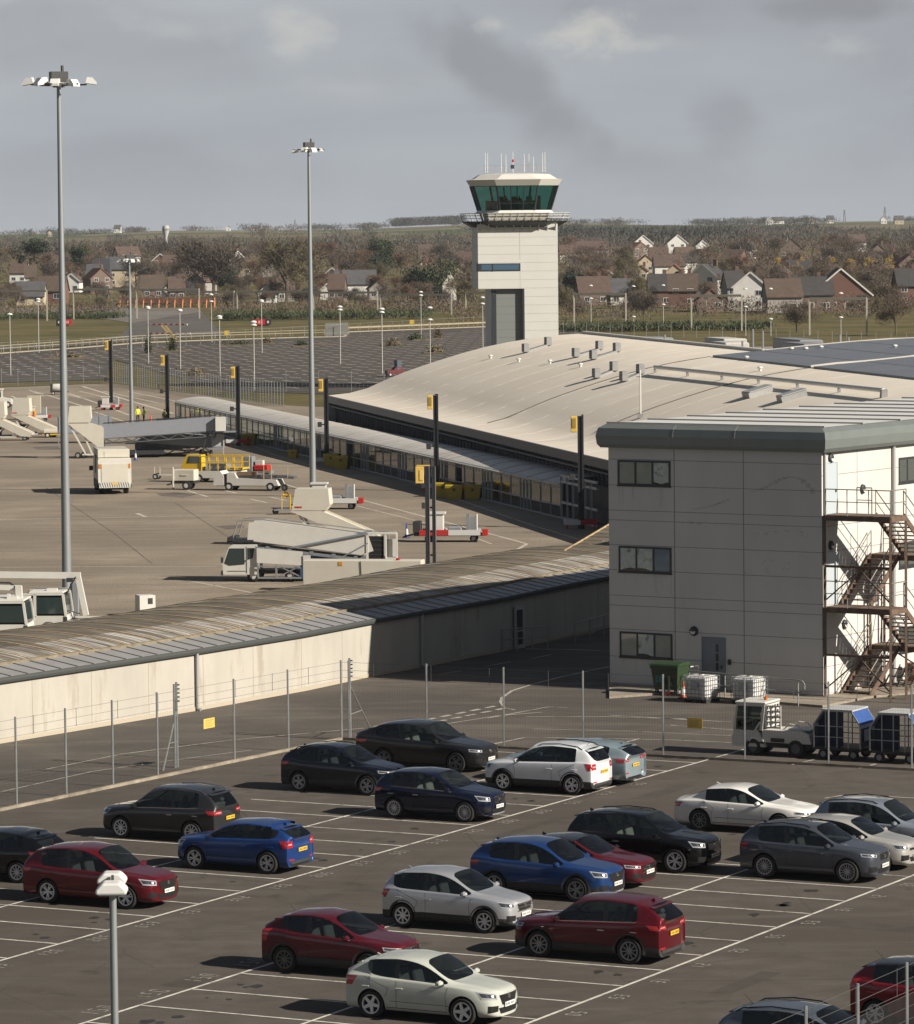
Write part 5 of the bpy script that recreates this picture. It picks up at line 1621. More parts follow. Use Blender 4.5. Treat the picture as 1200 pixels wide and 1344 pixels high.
def build_walkway():
 """glazed pier walkway with curved roof, and the terminal behind it"""
 up = Vector((0, 0, 1))
 a, c = G(737, 681), G(231, 557.5)
 d = (c - a); L = d.length; d.normalize(); nb = Vector((d.y, -d.x, 0))     # towards the terminal
 if nb.x < 0: nb = -nb
 root = thing('glazed_walkway', 'long glazed pier walkway with pale curved roof in front of the terminal', 'walkway', a)
 stl = mat('grey walkway steel', (.30, .315, .335), .5, .3)
 gl = glass_mat('walkway glass', (.85, .92, .92), .86)
 HE, W, RISE = 2.32, 5.4, .50
 prof = [(W * t - .25, HE + RISE * math.sin(math.pi * min(1, t * .98 + .01)) ** .9) for t in [i / 10 for i in range(11)]]
 b = MB()
 N = 36
 for k in range(N):
  for p, q in zip(prof, prof[1:]):
   s0, s1 = L * k / N, L * (k + 1) / N
   b.quad(d * s0 + nb * p[0] + up * p[1], d * s1 + nb * p[0] + up * p[1], d * s1 + nb * q[0] + up * q[1], d * s0 + nb * q[0] + up * q[1])
 rm = mat('weathered polycarbonate roof', (.56, .535, .49), .45, var=.10, scale=.6, dirt=(.33, .285, .22, .54, .5, .7), stretch=(.35, 1.6, 1))
 b.build('roof', rm, root, smooth=True)
 b = MB()
 for k in range(0, N + 1, 1):
  s = L * k / N
  for p, q in zip(prof, prof[1:]): b.bar(d * s + nb * p[0] + up * (p[1] + .01), d * s + nb * q[0] + up * (q[1] + .01), .07, .03)
 b.build('roof_seam', mat('walkway roof seam', (.25, .225, .19), .8), root)
 for q, nm in ((0, 'front_frame'), (W - .5, 'rear_frame')):
  b = MB(); o = nb * q
  b.bar(o + up * HE, o + d * L + up * HE, .16, .20); b.bar(o + up * .9, o + d * L + up * .9, .07, .07); b.bar(o + up * .06, o + d * L + up * .06, .10, .12)
  b.bar(o + up * (HE - .30), o + d * L + up * (HE - .30), .05, .05)
  k = 0; s = 0.0
  while s <= L:
   b.bar(o + d * s, o + d * s + up * HE, .10, .13)
   s += 2.7
  for s in (8, 19, 33, 46, 60, 78, 96):
   if s < L:
    for ds in (0, .95, 1.9): b.bar(o + d * (s + ds), o + d * (s + ds) + up * (HE - .2), .14, .09)
  s = 0
  while s < L:                       # little lattice struts along the eave
   b.bar(o + d * s + up * (HE - .30), o + d * (s + .45) + up * (HE - .05), .03, .03); b.bar(o + d * (s + .45) + up * (HE - .05), o + d * (s + .9) + up * (HE - .30), .03, .03); s += .9
  b.build(nm, stl, root)
  b = MB(); b.quad(o + up * .12, o + d * L + up * .12, o + d * L + up * (HE - .1), o + up * (HE - .1)); b.build('glazing', gl, root, fix=False)
 b = MB(); b.box(d * (L / 2) + nb * (W / 2 - .25) + up * .02, (L, W - .3, .03), math.atan2(d.y, d.x)); b.build('floor', mat('walkway floor', (.22, .205, .18), .8, var=.1), root)
 # taller framed lobby at the near end
 b = MB(); o = -d * .05
 lb = -d
 for s in (0, 1.5, 3.0, 4.5, 6.0, 7.5):
  b.bar(o + lb * s, o + lb * s + up * 2.95, .16, .16)
  b.bar(o + lb * s + nb * 4, o + lb * s + nb * 4 + up * 2.95, .16, .16)
 for z in (.1, 1.15, 2.55, 2.95):
  b.bar(o + up * z, o + lb * 9 + up * z, .12, .16); b.bar(o + nb * 4 + up * z, o + nb * 4 + lb * 9 + up * z, .12, .16)
 b.build('lobby_frame', stl, root)
 b = MB(); b.quad(o + nb * .9 + up * .1, o + nb * .9 + lb * 9 + up * .1, o + nb * .9 + lb * 9 + up * 2.6, o + nb * .9 + up * 2.6); b.build('lobby_wall', mat('dim lobby wall', (.10, .095, .085), .9, var=.3, scale=1), root)

 # ------------------------- terminal
 ZE = 4.3
 E0, E1 = G(431, 519, ZE), G(800, 604, ZE)
 et = (E1 - E0); et.normalize(); pt = Vector((-et.y, et.x, 0))
 if pt.x < 0: pt = -pt
 T = thing('terminal_building', 'terminal building under one broad buff curved roof', 'building', (E0.x, E0.y, 0))
 sil = [(459, 515.7), (482, 509.6), (505, 499), (528, 489.5), (551, 481.3), (574, 473.6), (605, 464), (636, 455.5), (667, 449), (698, 443.9), (729, 440), (767, 437.4)]
 prof = [(0.0, ZE)]
 for x, y in sil:
  r = ray(x, y)
  # ray meets the far end line E0 + pt*s
  k = r.x / r.y
  s = (k * E0.y - E0.x) / (pt.x - k * pt.y)
  yy = E0.y + pt.y * s
  prof.append((s, HC + r.z / r.y * yy))
 prof = [p for i, p in enumerate(prof) if i == 0 or p[0] > prof[i - 1][0]]
 Lt = (E1 - E0).length + 95
 p1 = prof[-1]
 # drop small wobble: enforce a rising smooth curve
 roofm = ground_mat('buff roof membrane', (.70, .64, .545), (.755, .69, .59), .25, (.68, .615, .52), .06, speck=0, rough=.8,
                       streak=(.66, .595, .49, .25, (.15, 2.4, 1, -math.atan2(pt.y, pt.x)), .12), stain=(.60, .54, .44, .12, .62, .18))
 def roof_piece(prof, s0, s1, name, m, zoff=0.0, n=10):
  b = MB()
  for k in range(n):
   a0, a1 = lerp(s0, s1, k / n), lerp(s0, s1, (k + 1) / n)
   for p, q in zip(prof, prof[1:]):
    b.quad(et * a0 + pt * p[0] + up * (p[1] + zoff), et * a1 + pt * p[0] + up * (p[1] + zoff), et * a1 + pt * q[0] + up * (q[1] + zoff), et * a0 + pt * q[0] + up * (q[1] + zoff))
  o = b.build(name, m, T, smooth=False)
  o.data.polygons.foreach_set('use_smooth', [True] * len(o.data.polygons))
  bm = bmesh.new(); bm.from_mesh(o.data); bmesh.ops.remove_doubles(bm, verts=bm.verts, dist=.003)
  for f in bm.faces:
   if f.normal.z < 0: f.normal_flip()
  bm.to_mesh(o.data); bm.free()
  return o
 roof_piece(prof, 0, Lt, 'roof', roofm)
 # the nearer, deeper part of the roof
 def zof(p):
  for u2, v2 in zip(prof2, prof2[1:]):
   if u2[0] <= p <= v2[0]: return lerp(u2[1], v2[1], (p - u2[0]) / (v2[0] - u2[0]))
  return prof2[-1][1]
 def on_line(px, py, p):
  """distance along the eave of the roof point p metres in, seen in column px"""
  k = ray(px, py); k = k.x / k.y
  return (k * (E0.y + pt.y * p) - E0.x - pt.x * p) / (et.x - k * et.y)
 t1 = on_line(1005, 457, p1[0])
 ext = [(p1[0], p1[1]), (p1[0] + 5, p1[1] + .45), (p1[0] + 10, p1[1] + .75), (p1[0] + 16, p1[1] + .85), (p1[0] + 24, p1[1] + .4), (p1[0] + 34, p1[1] - .8)]
 prof2 = prof + ext[1:]
 roof_piece(ext, t1, Lt, 'roof_extension', roofm)
 b = MB()
 for p, q in zip(ext, ext[1:]): b.quad(et * t1 + pt * p[0] + up * p[1], et * t1 + pt * q[0] + up * q[1], et * t1 + pt * q[0], et * t1 + pt * p[0])
 for p, q in zip(prof, prof[1:]): b.quad(pt * p[0] + up * p[1], pt * q[0] + up * q[1], pt * q[0], pt * p[0])
 b.quad(pt * p1[0] + up * (p1[1] - .02), pt * p1[0] + et * t1 + up * (p1[1] - .02), pt * p1[0] + et * t1, pt * p1[0])
 b.build('wall', mat('terminal cladding', (.40, .39, .37), .7, var=.05), T)
 # eave: gutter, dark recess with brackets, wall under it
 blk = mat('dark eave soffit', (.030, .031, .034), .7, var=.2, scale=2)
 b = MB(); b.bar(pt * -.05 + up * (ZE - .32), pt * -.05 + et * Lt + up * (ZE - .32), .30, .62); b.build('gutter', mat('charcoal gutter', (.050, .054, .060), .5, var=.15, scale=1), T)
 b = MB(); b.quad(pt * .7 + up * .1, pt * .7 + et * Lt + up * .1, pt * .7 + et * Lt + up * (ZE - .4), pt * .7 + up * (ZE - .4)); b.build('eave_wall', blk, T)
 b = MB(); s = .3
 while s < Lt:
  b.bar(pt * .0 + et * s + up * (ZE - .72), pt * .75 + et * s + up * (ZE - 1.35), .09, .12); b.bar(pt * .68 + et * s + up * .2, pt * .68 + et * s + up * (ZE - .5), .10, .12); s += 1.35
 b.bar(pt * .2 + up * (ZE - 1.0), pt * .2 + et * Lt + up * (ZE - 1.0), .10, .14)
 b.build('eave_bracket', mat('eave steel', (.075, .078, .085), .6), T)
 # seams
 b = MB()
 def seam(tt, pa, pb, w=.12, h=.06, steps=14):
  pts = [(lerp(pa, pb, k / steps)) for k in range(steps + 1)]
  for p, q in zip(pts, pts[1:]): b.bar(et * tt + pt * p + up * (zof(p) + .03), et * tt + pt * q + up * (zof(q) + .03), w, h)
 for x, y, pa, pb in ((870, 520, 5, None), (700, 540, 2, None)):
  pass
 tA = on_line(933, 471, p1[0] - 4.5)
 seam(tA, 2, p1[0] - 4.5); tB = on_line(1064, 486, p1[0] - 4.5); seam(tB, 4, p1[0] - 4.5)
 b.build('roof_seam', mat('dark roof step strip', (.11, .10, .085), .9), T)  # dark strips laid along the roof seams
 b = MB()
 for k in range(1, 14):
  tt = k * 8.2
  if tt > Lt: break
  pts = [lerp(.5, p1[0] - .5, j / 16) for j in range(17)]
  for p, q in zip(pts, pts[1:]): b.bar(et * tt + pt * p + up * (zof(p) + .004), et * tt + pt * q + up * (zof(q) + .004), .12, .012)
 b.build('membrane_lap', mat('membrane lap', (.69, .625, .52), .85), T)
 # white edge capping along the ridge
 b = MB(); b.bar(pt * p1[0] + up * (p1[1] + .10), pt * p1[0] + et * t1 + up * (p1[1] + .10), .5, .22)
 pts = [lerp(p1[0], ext[-1][0], j / 10) for j in range(11)]
 for p, q in zip(pts, pts[1:]): b.bar(et * t1 + pt * p + up * (zof(p) + .08), et * t1 + pt * q + up * (zof(q) + .08), .35, .2)
 b.build('edge_capping', mat('pale capping', (.50, .48, .44), .6), T)
 # photovoltaic field
 pv = ground_mat('solar module glass', (.150, .163, .188), (.172, .185, .21), .3, rough=.45)
 pa = p1[0] - 4.5
 def field(ta, tb, pa, pb):
  b = MB(); n = 8
  rows = 5; cols = max(2, int((tb - ta) / 4.0))
  for i in range(rows):
   for j in range(cols):
    p, q = lerp(pa, pb, i / rows) + .06, lerp(pa, pb, (i + 1) / rows) - .06
    s0, s1 = lerp(ta, tb, j / cols) + .03, lerp(ta, tb, (j + 1) / cols) - .03
    m0, m1 = zof(p) + .14, zof(q) + .14
    b.quad(et * s0 + pt * p + up * m0, et * s1 + pt * p + up * m0, et * s1 + pt * q + up * m1, et * s0 + pt * q + up * m1)
    b.quad(et * s0 + pt * p + up * m0, et * s1 + pt * p + up * m0, et * s1 + pt * p + up * (m0 - .13), et * s0 + pt * p + up * (m0 - .13))
    b.quad(et * s0 + pt * p + up * m0, et * s0 + pt * q + up * m1, et * s0 + pt * q + up * (m1 - .13), et * s0 + pt * p + up * (m0 - .13))
  return b.build('solar_array', pv, T, fix=True)
 field(tA + .4, tB - .5, pa, p1[0] + 15); field(tB + .6, tB + 60, pa, p1[0] + 15)
 b = MB(); pts = [lerp(pa, p1[0] + 15, j / 10) for j in range(11)]
 for p, q in zip(pts, pts[1:]): b.bar(et * tB + pt * p + up * (zof(p) + .14), et * tB + pt * q + up * (zof(q) + .14), .4, .12)
 b.build('cable_tray', mat('pale tray', (.55, .53, .49), .5), T)
 def on_roof(px, py):
  best = None
  for i in range(400):
   p = lerp(0, ext[-1][0], i / 399); s = on_line(px, py, p)
   w = Vector((E0.x, E0.y, 0)) + et * s + pt * p + up * zof(p)
   e = abs(proj(w)[1] - py)
   if best is None or e < best[0]: best = (e, w, p, s)
  return best[1], best[2], best[3]
 vm = mat('roof ventilator steel', (.33, .33, .33), .5, .4, var=.1); vd = mat('louvre dark', (.045, .045, .045), .6)
 ang = math.atan2(pt.y, pt.x)
 spots = [((690, 463), (719.5, 454)), ((756, 469.5), (787, 460)), ((779, 472), (810, 462.5)), ((783, 497), (806, 488)), ((819, 501), (841, 492)), ]
 nm = ['farthest left pair end', 'x']
 for k, (p, q) in enumerate(spots):
  A, B = on_roof(*p)[0], on_roof(*q)[0]
  names = ('nearest the control tower', 'left of the upper twin ducts', 'right of the upper twin ducts', 'left of the lower twin ducts', 'beside the thin roof pole')
  t = thing('roof_ventilator', 'roof duct with louvred cowl at each end, ' + names[k], 'ventilator', A, 0, 'roof ventilators on the terminal')
  D = B - A
  b = MB(); b.bar(up * .12, D + up * .12, .45, .2); b.build('duct', vm, t)
  for w in (Vector(), D):
   b = MB(); b.box(w + up * .45, (.5, 1.0, .75), ang, bev=.04); cw = b.build('cowl', vm, t)
   b = MB(); f = -pt if w.length < 1 else -pt
   for j in range(4): b.box(w + f * .26 + up * (.22 + .16 * j), (.03, .85, .08), ang)
   b.build('louvre', vd, cw)
 for k, (p, q) in enumerate((((979, 523), (1010, 514)), ((1023, 529), (1056, 519)))):
  A, B = on_roof(*p)[0], on_roof(*q)[0]
  t = thing('rooflight', ('left' if k == 0 else 'right') + ' one of two long grey rooflight boxes below the white roof duct', 'rooflight', A, 0, 'rooflight boxes on the terminal')
  D = B - A
  b = MB(); b.bar(up * .22, D + up * .22, 1.2, .45); b.build('box', vm, t)
  b = MB(); b.bar(up * .47, D * .99 + up * .47, 1.35, .06); b.build('lid', mat('translucent lid', (.36, .37, .37), .3), t)
 # white duct on stub legs
 A, B = on_roof(860, 489)[0], on_roof(1160, 521)[0]
 t = thing('roof_duct', 'long white duct on stub legs across the terminal roof', 'duct', A)
 D = B - A; b = MB(); b.tube(up * .45, D + up * .45, .15, n=10); b.build('pipe', mat('white duct paint', (.62, .61, .58), .45), t, smooth=True)
 b = MB()
 for k in range(7): b.bar(D * (k / 6.0) - up * .2, D * (k / 6.0) + up * .3, .2, .2)
 b.bar(D - up * .1, D + D.normalized() * .1 + up * .5, .4, .4)
 b.build('stub_legs', vm, t)
 A = on_roof(841, 549)[0]
 t = thing('roof_pole', 'thin white pole standing on the terminal roof', 'pole', A)
 b = MB(); b.tube((0, 0, 0), (0, 0, 3.4), .06, .05, 6); b.build('pole', mat('white duct paint', (.62, .61, .58), .45), t)
 b = MB(); b.box((0, 0, .15), (.4, .4, .3)); b.build('base', vm, t)
 for (x, y) in ((644, 471), (681, 474.5), (722, 477), (762, 482), (1058, 461), (1078, 459), (1039, 461), (980, 473), (998, 487), (1175, 458)):
  A = on_roof(x, y)[0]
  t = tag(MB().lathe([(.02, .36), (.16, .32), (.22, .22), (.12, .18), (.11, 0)], (0, 0, 0), 'z', 10).build('roof_vent', mat('white duct paint', (.62, .61, .58), .45), None, smooth=True), 'small white round vent cap on the terminal roof', 'vent', 'vent caps on the terminal roof')
  t.location = A
 # low clutter on the roofs behind
 cl = mat('pale roof kerb', (.46, .45, .42), .7, var=.1); cg = mat('grey roof kerb', (.22, .23, .24), .5)
 for k, (x, y, w, dp, h, m) in enumerate(((890, 452, 26, 8, 2.0, cl), (905, 457, 20, 6, 2.6, cg), (958, 459, 22, 5, 2.2, cl), (980, 462, 12, 6, 2.0, cg), (930, 449, 34, 6, 1.6, cl), (1000, 455, 30, 4, 1.2, cg), (1052, 448, 22, 4, 1.2, cl), (1110, 455, 9, 3, 4.6, cl), (1155, 448, 20, 3, 1.0, cl), (1190, 450, 16, 3, 1.0, cg))):
  pass
 back = thing('rear_terminal_roof', 'low flat roofs with pale rooflights just behind the terminal ridge', 'building', (0, 0, 0))
 o = Vector((E0.x, E0.y, 0))
 b = MB();
 c0 = o + et * (t1 * .55) + pt * (p1[0] + 14)
 b.box((c0.x, c0.y, 4.2), (26, t1 * .9, 8.4), math.atan2(pt.y, pt.x)); b.build('flat_roof', mat('dull flat roof', (.24, .225, .20), .9, var=.2, scale=.3), back)
 for k in range(9):
  b = MB(); w = o + et * (t1 * (.12 + .1 * k)) + pt * (p1[0] + 5 + (k * 5) % 13)
  b.box((w.x, w.y, 8.4 + .55), (5 + k % 3 * 2, 2.2, 1.1), math.atan2(et.y, et.x), bev=.1); b.build('rooflight', cl if k % 2 else cg, back)
 for k in range(7):
  b = MB(); w = o + et * (t1 * (.30 + .12 * k)) + pt * (p1[0] + 3 + (k * 7) % 10)
  b.tube((w.x, w.y, 8.3), (w.x, w.y, 10.0 + (k % 3) * .4), .09, n=6); b.build('vent_pipe', cg, back)

def build_tower():
 d = 520.0
 def Z(y, x=680): return P(x, y, d).z
 base = P(677, 500, d); base.z = 0
 yaw = R(4.0)
 t = thing('control_tower', 'tall cream control tower with green glass cab and aerials on top', 'tower', base, yaw)
 m = d / F
 W, Dp = 104 * m, 10.0
 w = W / 2
 cream = mat('tower cream panel', (.60, .60, .565), .6, var=.03, scale=.5)
 jn = mat('tower panel joint', (.47, .46, .43), .8)
 dk = mat('tower dark metal', (.028, .034, .042), .5)
 gr = mat('tower grey panel', (.20, .215, .21), .55)
 zt, zo, zb = Z(294), Z(378), 0
 b = MB(); b.box((0, 0, (zt + zo) / 2), (2 * w, Dp, zt - zo)); b.build('upper_shaft', cream, t)
 xl = -w + 17 * m
 xd = -w + 60 * m
 b = MB(); b.prism([(xd, -Dp / 2), (w, -Dp / 2), (w, Dp / 2), (xl, Dp / 2), (xl, -Dp / 2 + .7), (xd, -Dp / 2 + .7)], 'z', 0, zo - .002); b.build('lower_shaft', cream, t)
 b = MB(); b.box(((xl + xd) / 2, -Dp / 2 + .62, zo / 2), (xd - xl - .1, .12, zo - .3)); b.build('grey_panel', gr, t)
 b = MB(); b.box((xl + .32, -Dp / 2 + .50, zo / 2), (.6, .2, zo - .2)); b.box((xd - .14, -Dp / 2 + .3, zo / 2), (.22, .56, zo - .05)); b.box(((xl + xd) / 2, -Dp / 2 + .4, zo - .12), (xd - xl, .5, .2)); b.build('panel_edge', dk, t)
 b = MB()
 zz = zt - .55
 while zz > 0:
  x0 = -w if zz > zo else xd
  b.box(((x0 + w) / 2, -Dp / 2 - .002, zz), (w - x0, .02, .045))
  if zz > zo: b.box((-w - .002, 0, zz), (.02, Dp, .045))
  zz -= 11 * m
 b.box((.05 * w, -Dp / 2 - .003, (zt + Z(340)) / 2), (.05, .02, zt - Z(340)))
 b.box((.05 * w, -Dp / 2 - .003, (Z(356) + zo) / 2), (.05, .02, Z(356) - zo))
 b.build('panel_joint', jn, t)
 b = MB()
 for k in range(14):
  z2 = .6 + k * .95
  if z2 < zo: b.box(((xl + xd) / 2, -Dp / 2 + .555, z2), (xd - xl - .2, .01, .03))
 b.build('grey_panel_joint', mat('grey joint', (.15, .16, .16), .8), t)
 z0, z1 = Z(355), Z(345)
 b = MB(); b.box(((-w + .06 * w) / 2, -Dp / 2 - .01, (z0 + z1) / 2), (w + .06 * w, .06, z1 - z0)); b.box((-w - .01, -Dp / 2 + 1.2, (z0 + z1) / 2), (.06, 2.4, z1 - z0)); wn = b.build('window', dk, t)
 b = MB(); b.quad((-w + .4, -Dp / 2 - .05, z0 + .15), (.02 * w, -Dp / 2 - .05, z0 + .15), (.02 * w, -Dp / 2 - .05, z1 - .12), (-w + .4, -Dp / 2 - .05, z1 - .12)); b.build('pane', mat('blue window pane', (.06, .11, .17), .08), wn, fix=False)
 b = MB(); b.box((-w + 19 * m, -Dp / 2 - .06, (z0 + z1) / 2), (.12, .05, z1 - z0)); b.build('mullion', dk, wn)
 def octo(hw, ch, z, hd=None):
  hd = hd or hw
  return [Vector(p) for p in ((-hw + ch, -hd, z), (hw - ch, -hd, z), (hw, -hd + ch, z), (hw, hd - ch, z), (hw - ch, hd, z), (-hw + ch, hd, z), (-hw, hd - ch, z), (-hw, -hd + ch, z))]
 def band(mb, r0, r1):
  for i in range(8): mb.quad(r0[i], r0[(i + 1) % 8], r1[(i + 1) % 8], r1[i])
 # balcony
 hb = 66 * m
 b = MB(); r0, r1, r2 = octo(w + .2, 2.0, Z(298)), octo(hb * .99, 2.6, Z(291.5)), octo(hb, 2.6, Z(290))
 band(b, r0, r1); band(b, r1, r2); b.quad(*r2); b.quad(*reversed(r0)); b.build('balcony_floor', dk, t)
 b = MB(); a0, a1 = octo(hb - .12, 2.6, Z(290.5)), octo(hb + .25, 2.7, Z(279.5))
 i0, i1 = octo(hb - .24, 2.6, Z(290.5)), octo(hb + .10, 2.7, Z(279.5))
 for i in (0, 4):
  j = i + 1
  b.quad(a0[i], a0[j], a1[j], a1[i]); b.quad(i0[i], i0[j], i1[j], i1[i]); b.quad(a1[i], a1[j], i1[j], i1[i])
 b.build('balcony_parapet', [mat('parapet cream', (.58, .555, .48), .6)], t)
 b = MB()
 for i in (0,):
  for k in range(9):
   x = lerp(-hb + 2.6, hb - 2.6, k / 8); b.bar((x, -hb - .02, Z(290)), (x, -hb - .30, Z(279)), .06, .06)
 for i in (1, 2, 3, 5, 6, 7):
  for k in range(5): b.bar(a0[i].lerp(a0[(i + 1) % 8], k / 4), a1[i].lerp(a1[(i + 1) % 8], k / 4), .06, .06)
 for zz in (Z(279.7), Z(282.5), Z(286)):
  rr = octo(hb + .27 - .03 * (zz < Z(281)), 2.7, zz)
  for i in range(8): b.bar(rr[i], rr[(i + 1) % 8], .06, .06)
 b.build('balcony_rail', mat('rail grey', (.48, .47, .44), .5), t)
 b = MB()
 for k in range(10):
  x = lerp(-w + .3, w - .3, k / 9); b.prism([(-Dp / 2, Z(297.5)), (-hb + .5, Z(292)), (-Dp / 2, Z(303))], 'x', x - .06, x + .06)
 b.build('balcony_bracket', mat('bracket cream', (.48, .455, .40), .6), t)
 # cab
 c0, c1 = 46 * m, 55.5 * m
 zc0, zc1 = Z(276), Z(243.5)
 b = MB(); band(b, octo(c0 + .4, 2.3, Z(280)), octo(c0 + .05, 2.2, zc0)); b.quad(*octo(c0 + .05, 2.2, zc0)); b.build('cab_base', cream, t)
 g0, g1 = octo(c0, 2.2, zc0 + .02), octo(c1, 2.7, zc1)
 b = MB(); band(b, g0, g1); b.build('cab_glass', glass_mat('green cab glass', (.30, .68, .60), .62, .02), t, fix=False)
 b = MB()
 for i in range(8):
  b.bar(g0[i], g1[i], .20, .20)
  for f in ((1 / 3, 2 / 3) if i % 2 == 0 else ()):
   b.bar(g0[i].lerp(g0[(i + 1) % 8], f), g1[i].lerp(g1[(i + 1) % 8], f), .12, .16)
 b.build('mullion', dk, t)
 b = MB(); p0, p1, p2, p3, p4 = octo(c1 + .05, 2.7, zc1 - .03), octo(c1 + .5, 2.9, Z(236)), octo(c1 - .1, 2.7, Z(235)), octo(c1 - .95, 2.5, Z(229)), octo(c1 - 2.2, 2.0, Z(227.5))
 for a, c in ((p0, p1), (p1, p2), (p2, p3), (p3, p4)): band(b, a, c)
 b.quad(*p4); b.quad(*reversed(p0)); b.build('cab_roof', mat('tower roof white', (.60, .585, .54), .5, var=.03), t)
  # desk ring inside
 b = MB(); b.box((-.3, -3.0, zc0 + .6), (6.0, .9, 1.2)); b.box((-3.0, -.5, zc0 + .6), (.9, 3.6, 1.2)); b.box((2.9, -1.5, zc0 + .9), (.5, .5, 1.8))
 for x in (-1.9, -.2, 1.6): b.box((x, -3.0, zc0 + 1.45), (.7, .2, .5))
 b.build('control_desk', mat('desk dark', (.02, .022, .022), .8), t)
 # roof frame and aerials
 b = MB(); z0r = Z(228); A = 40 * m
 for z2 in (Z(223), Z(217)):
  b.bar((-A, -2, z2), (-.35 * A, -2, z2), .06, .06); b.bar((.12 * A, -2, z2), (A, -2, z2), .06, .06); b.bar((-A, 2, z2), (A, 2, z2), .06, .06)
 for x in (-A, -.65 * A, -.35 * A, .12 * A, .4 * A, .7 * A, A):
  b.bar((x, -2, z0r), (x, -2, Z(216)), .08, .08)
 b.build('aerial_frame', mat('aerial frame grey', (.35, .35, .35), .5, .3), t)
 wh = mat('white aerial', (.66, .66, .66), .5)
 for x, y in ((-39, 200), (-36, 201), (-18, 201), (-12, 203), (-1, 199), (12, 202), (19, 202), (25, 206), (36, 201), (39.5, 200)):
  b = MB(); b.tube((x * m, -2 + (x % 3), Z(226)), (x * m, -2 + (x % 3), Z(y)), .05, .035, 6); b.build('aerial', wh, t)
 b = MB(); b.box((-3.5 * m, -2, Z(219)), (.42, .42, .48)); b.build('equipment_box', dk, t)
 b = MB(); b.lathe([(0, Z(209)), (.16, Z(210)), (.16, Z(213)), (.0, Z(213))], (-2.5 * m, -2.2, 0), 'z', 8); b.build('obstruction_light', mat('red obstruction glass', (.5, .06, .05), .3), t)

def build_masts():
 stl = mat('galvanised mast', (.27, .29, .30), .5, .45, var=.12, scale=1.2, stretch=(1, 1, .15))
 wh = mat('white lamp housing', (.66, .66, .63), .4); dk = mat('mast dark fittings', (.06, .06, .06), .6); pale = mat('floodlight glass', (.55, .56, .55), .15)
 def mast(lab, base, top, r0, r1, scale, full=True):
  bx = G(*base); d = bx.y
  zt = P(top[0], top[1], d).z
  t = thing('floodlight_mast', lab, 'floodlight', bx, 0, 'apron floodlight masts')
  b = MB(); n = 10
  b.tube((0, 0, 0), (0, 0, zt * .5), r0, lerp(r0, r1, .5), 16); b.tube((0, 0, zt * .5), (0, 0, zt), lerp(r0, r1, .5) * .98, r1, 16); b.build('pole', stl, t, smooth=True)
  s = scale
  b = MB(); b.lathe([(.32 * s, .0), (.32 * s, .16 * s)], (0, 0, zt - .1 * s), 'z', 12); b.lathe([(1.05 * s, -.04), (1.05 * s, .04)], (0, 0, zt + .05 * s), 'z', 20)
  for k in range(6):
   a = k * math.pi / 3 + .3; b.bar((.2 * s * math.cos(a), .2 * s * math.sin(a), zt), (1.5 * s * math.cos(a), 1.5 * s * math.sin(a), zt + .05 * s), .08 * s, .08 * s)
  b.box((0, 0, zt + .45 * s), (.9 * s, .7 * s, .55 * s), .3); b.tube((.2 * s, 0, zt + .6 * s), (.2 * s, 0, zt + 1.05 * s), .08 * s)
  b.build('head_frame', dk, t)
  ks = ((3.0, 1.62, .95), (3.75, 1.05, 1.0), (0.12, 1.68, .9), (5.5, 1.15, .9), (4.6, .9, .9), (1.6, 1.1, .8)) if full else ((3.05, 1.25, .9), (4.3, .9, 1.0), (5.2, .9, 1.0), (0.3, 1.1, .7), (1.8, .9, .8))
  for a, rr, q in ks:
   b = MB(); c = Vector((rr * s * math.cos(a), rr * s * math.sin(a), zt + (.18 if rr > 1.5 else -.12 + .35 * (a % 1)) * s))
   o = Vector((math.cos(a), math.sin(a), -.25)).normalized()
   mm = o.to_track_quat('X', 'Z').to_matrix()
   prof = [(-.36, -.14), (-.34, .22), (.05, .27), (.42, .06), (.46, -.08)]
   k0 = len(b.v)
   b.prism([(x * s * q * .82, z * s * q) for x, z in prof], 'y', -.25 * s * q, .25 * s * q)
   b.v = [c + mm @ v for v in b.v]
   fl = b.build('floodlight', wh, t)
   b = MB(); b.quad(*[c + mm @ (Vector(p) * s * q) for p in ((-.28, -.22, -.15), (.36, -.22, -.10), (.36, .22, -.10), (-.28, .22, -.15))]); b.build('lamp_glass', pale, fl, fix=False)
  return t, zt
 t, zt = mast('tall grey floodlight mast at the far left of the apron', (88.5, 812), (78, 112), .255, .105, .96)
 b = MB(); b.box((.44, -.1, .95), (.34, .30, 1.9), bev=.05); b.build('control_cabinet', stl, t)
 mast('tall grey floodlight mast behind the white passenger steps', (411, 652), (406, 197), .25, .11, .80, False)
 t, zt = mast('farthest and shortest floodlight mast beyond the boarding ramp', (173, 560), (170, 342), .22, .09, .8, False)

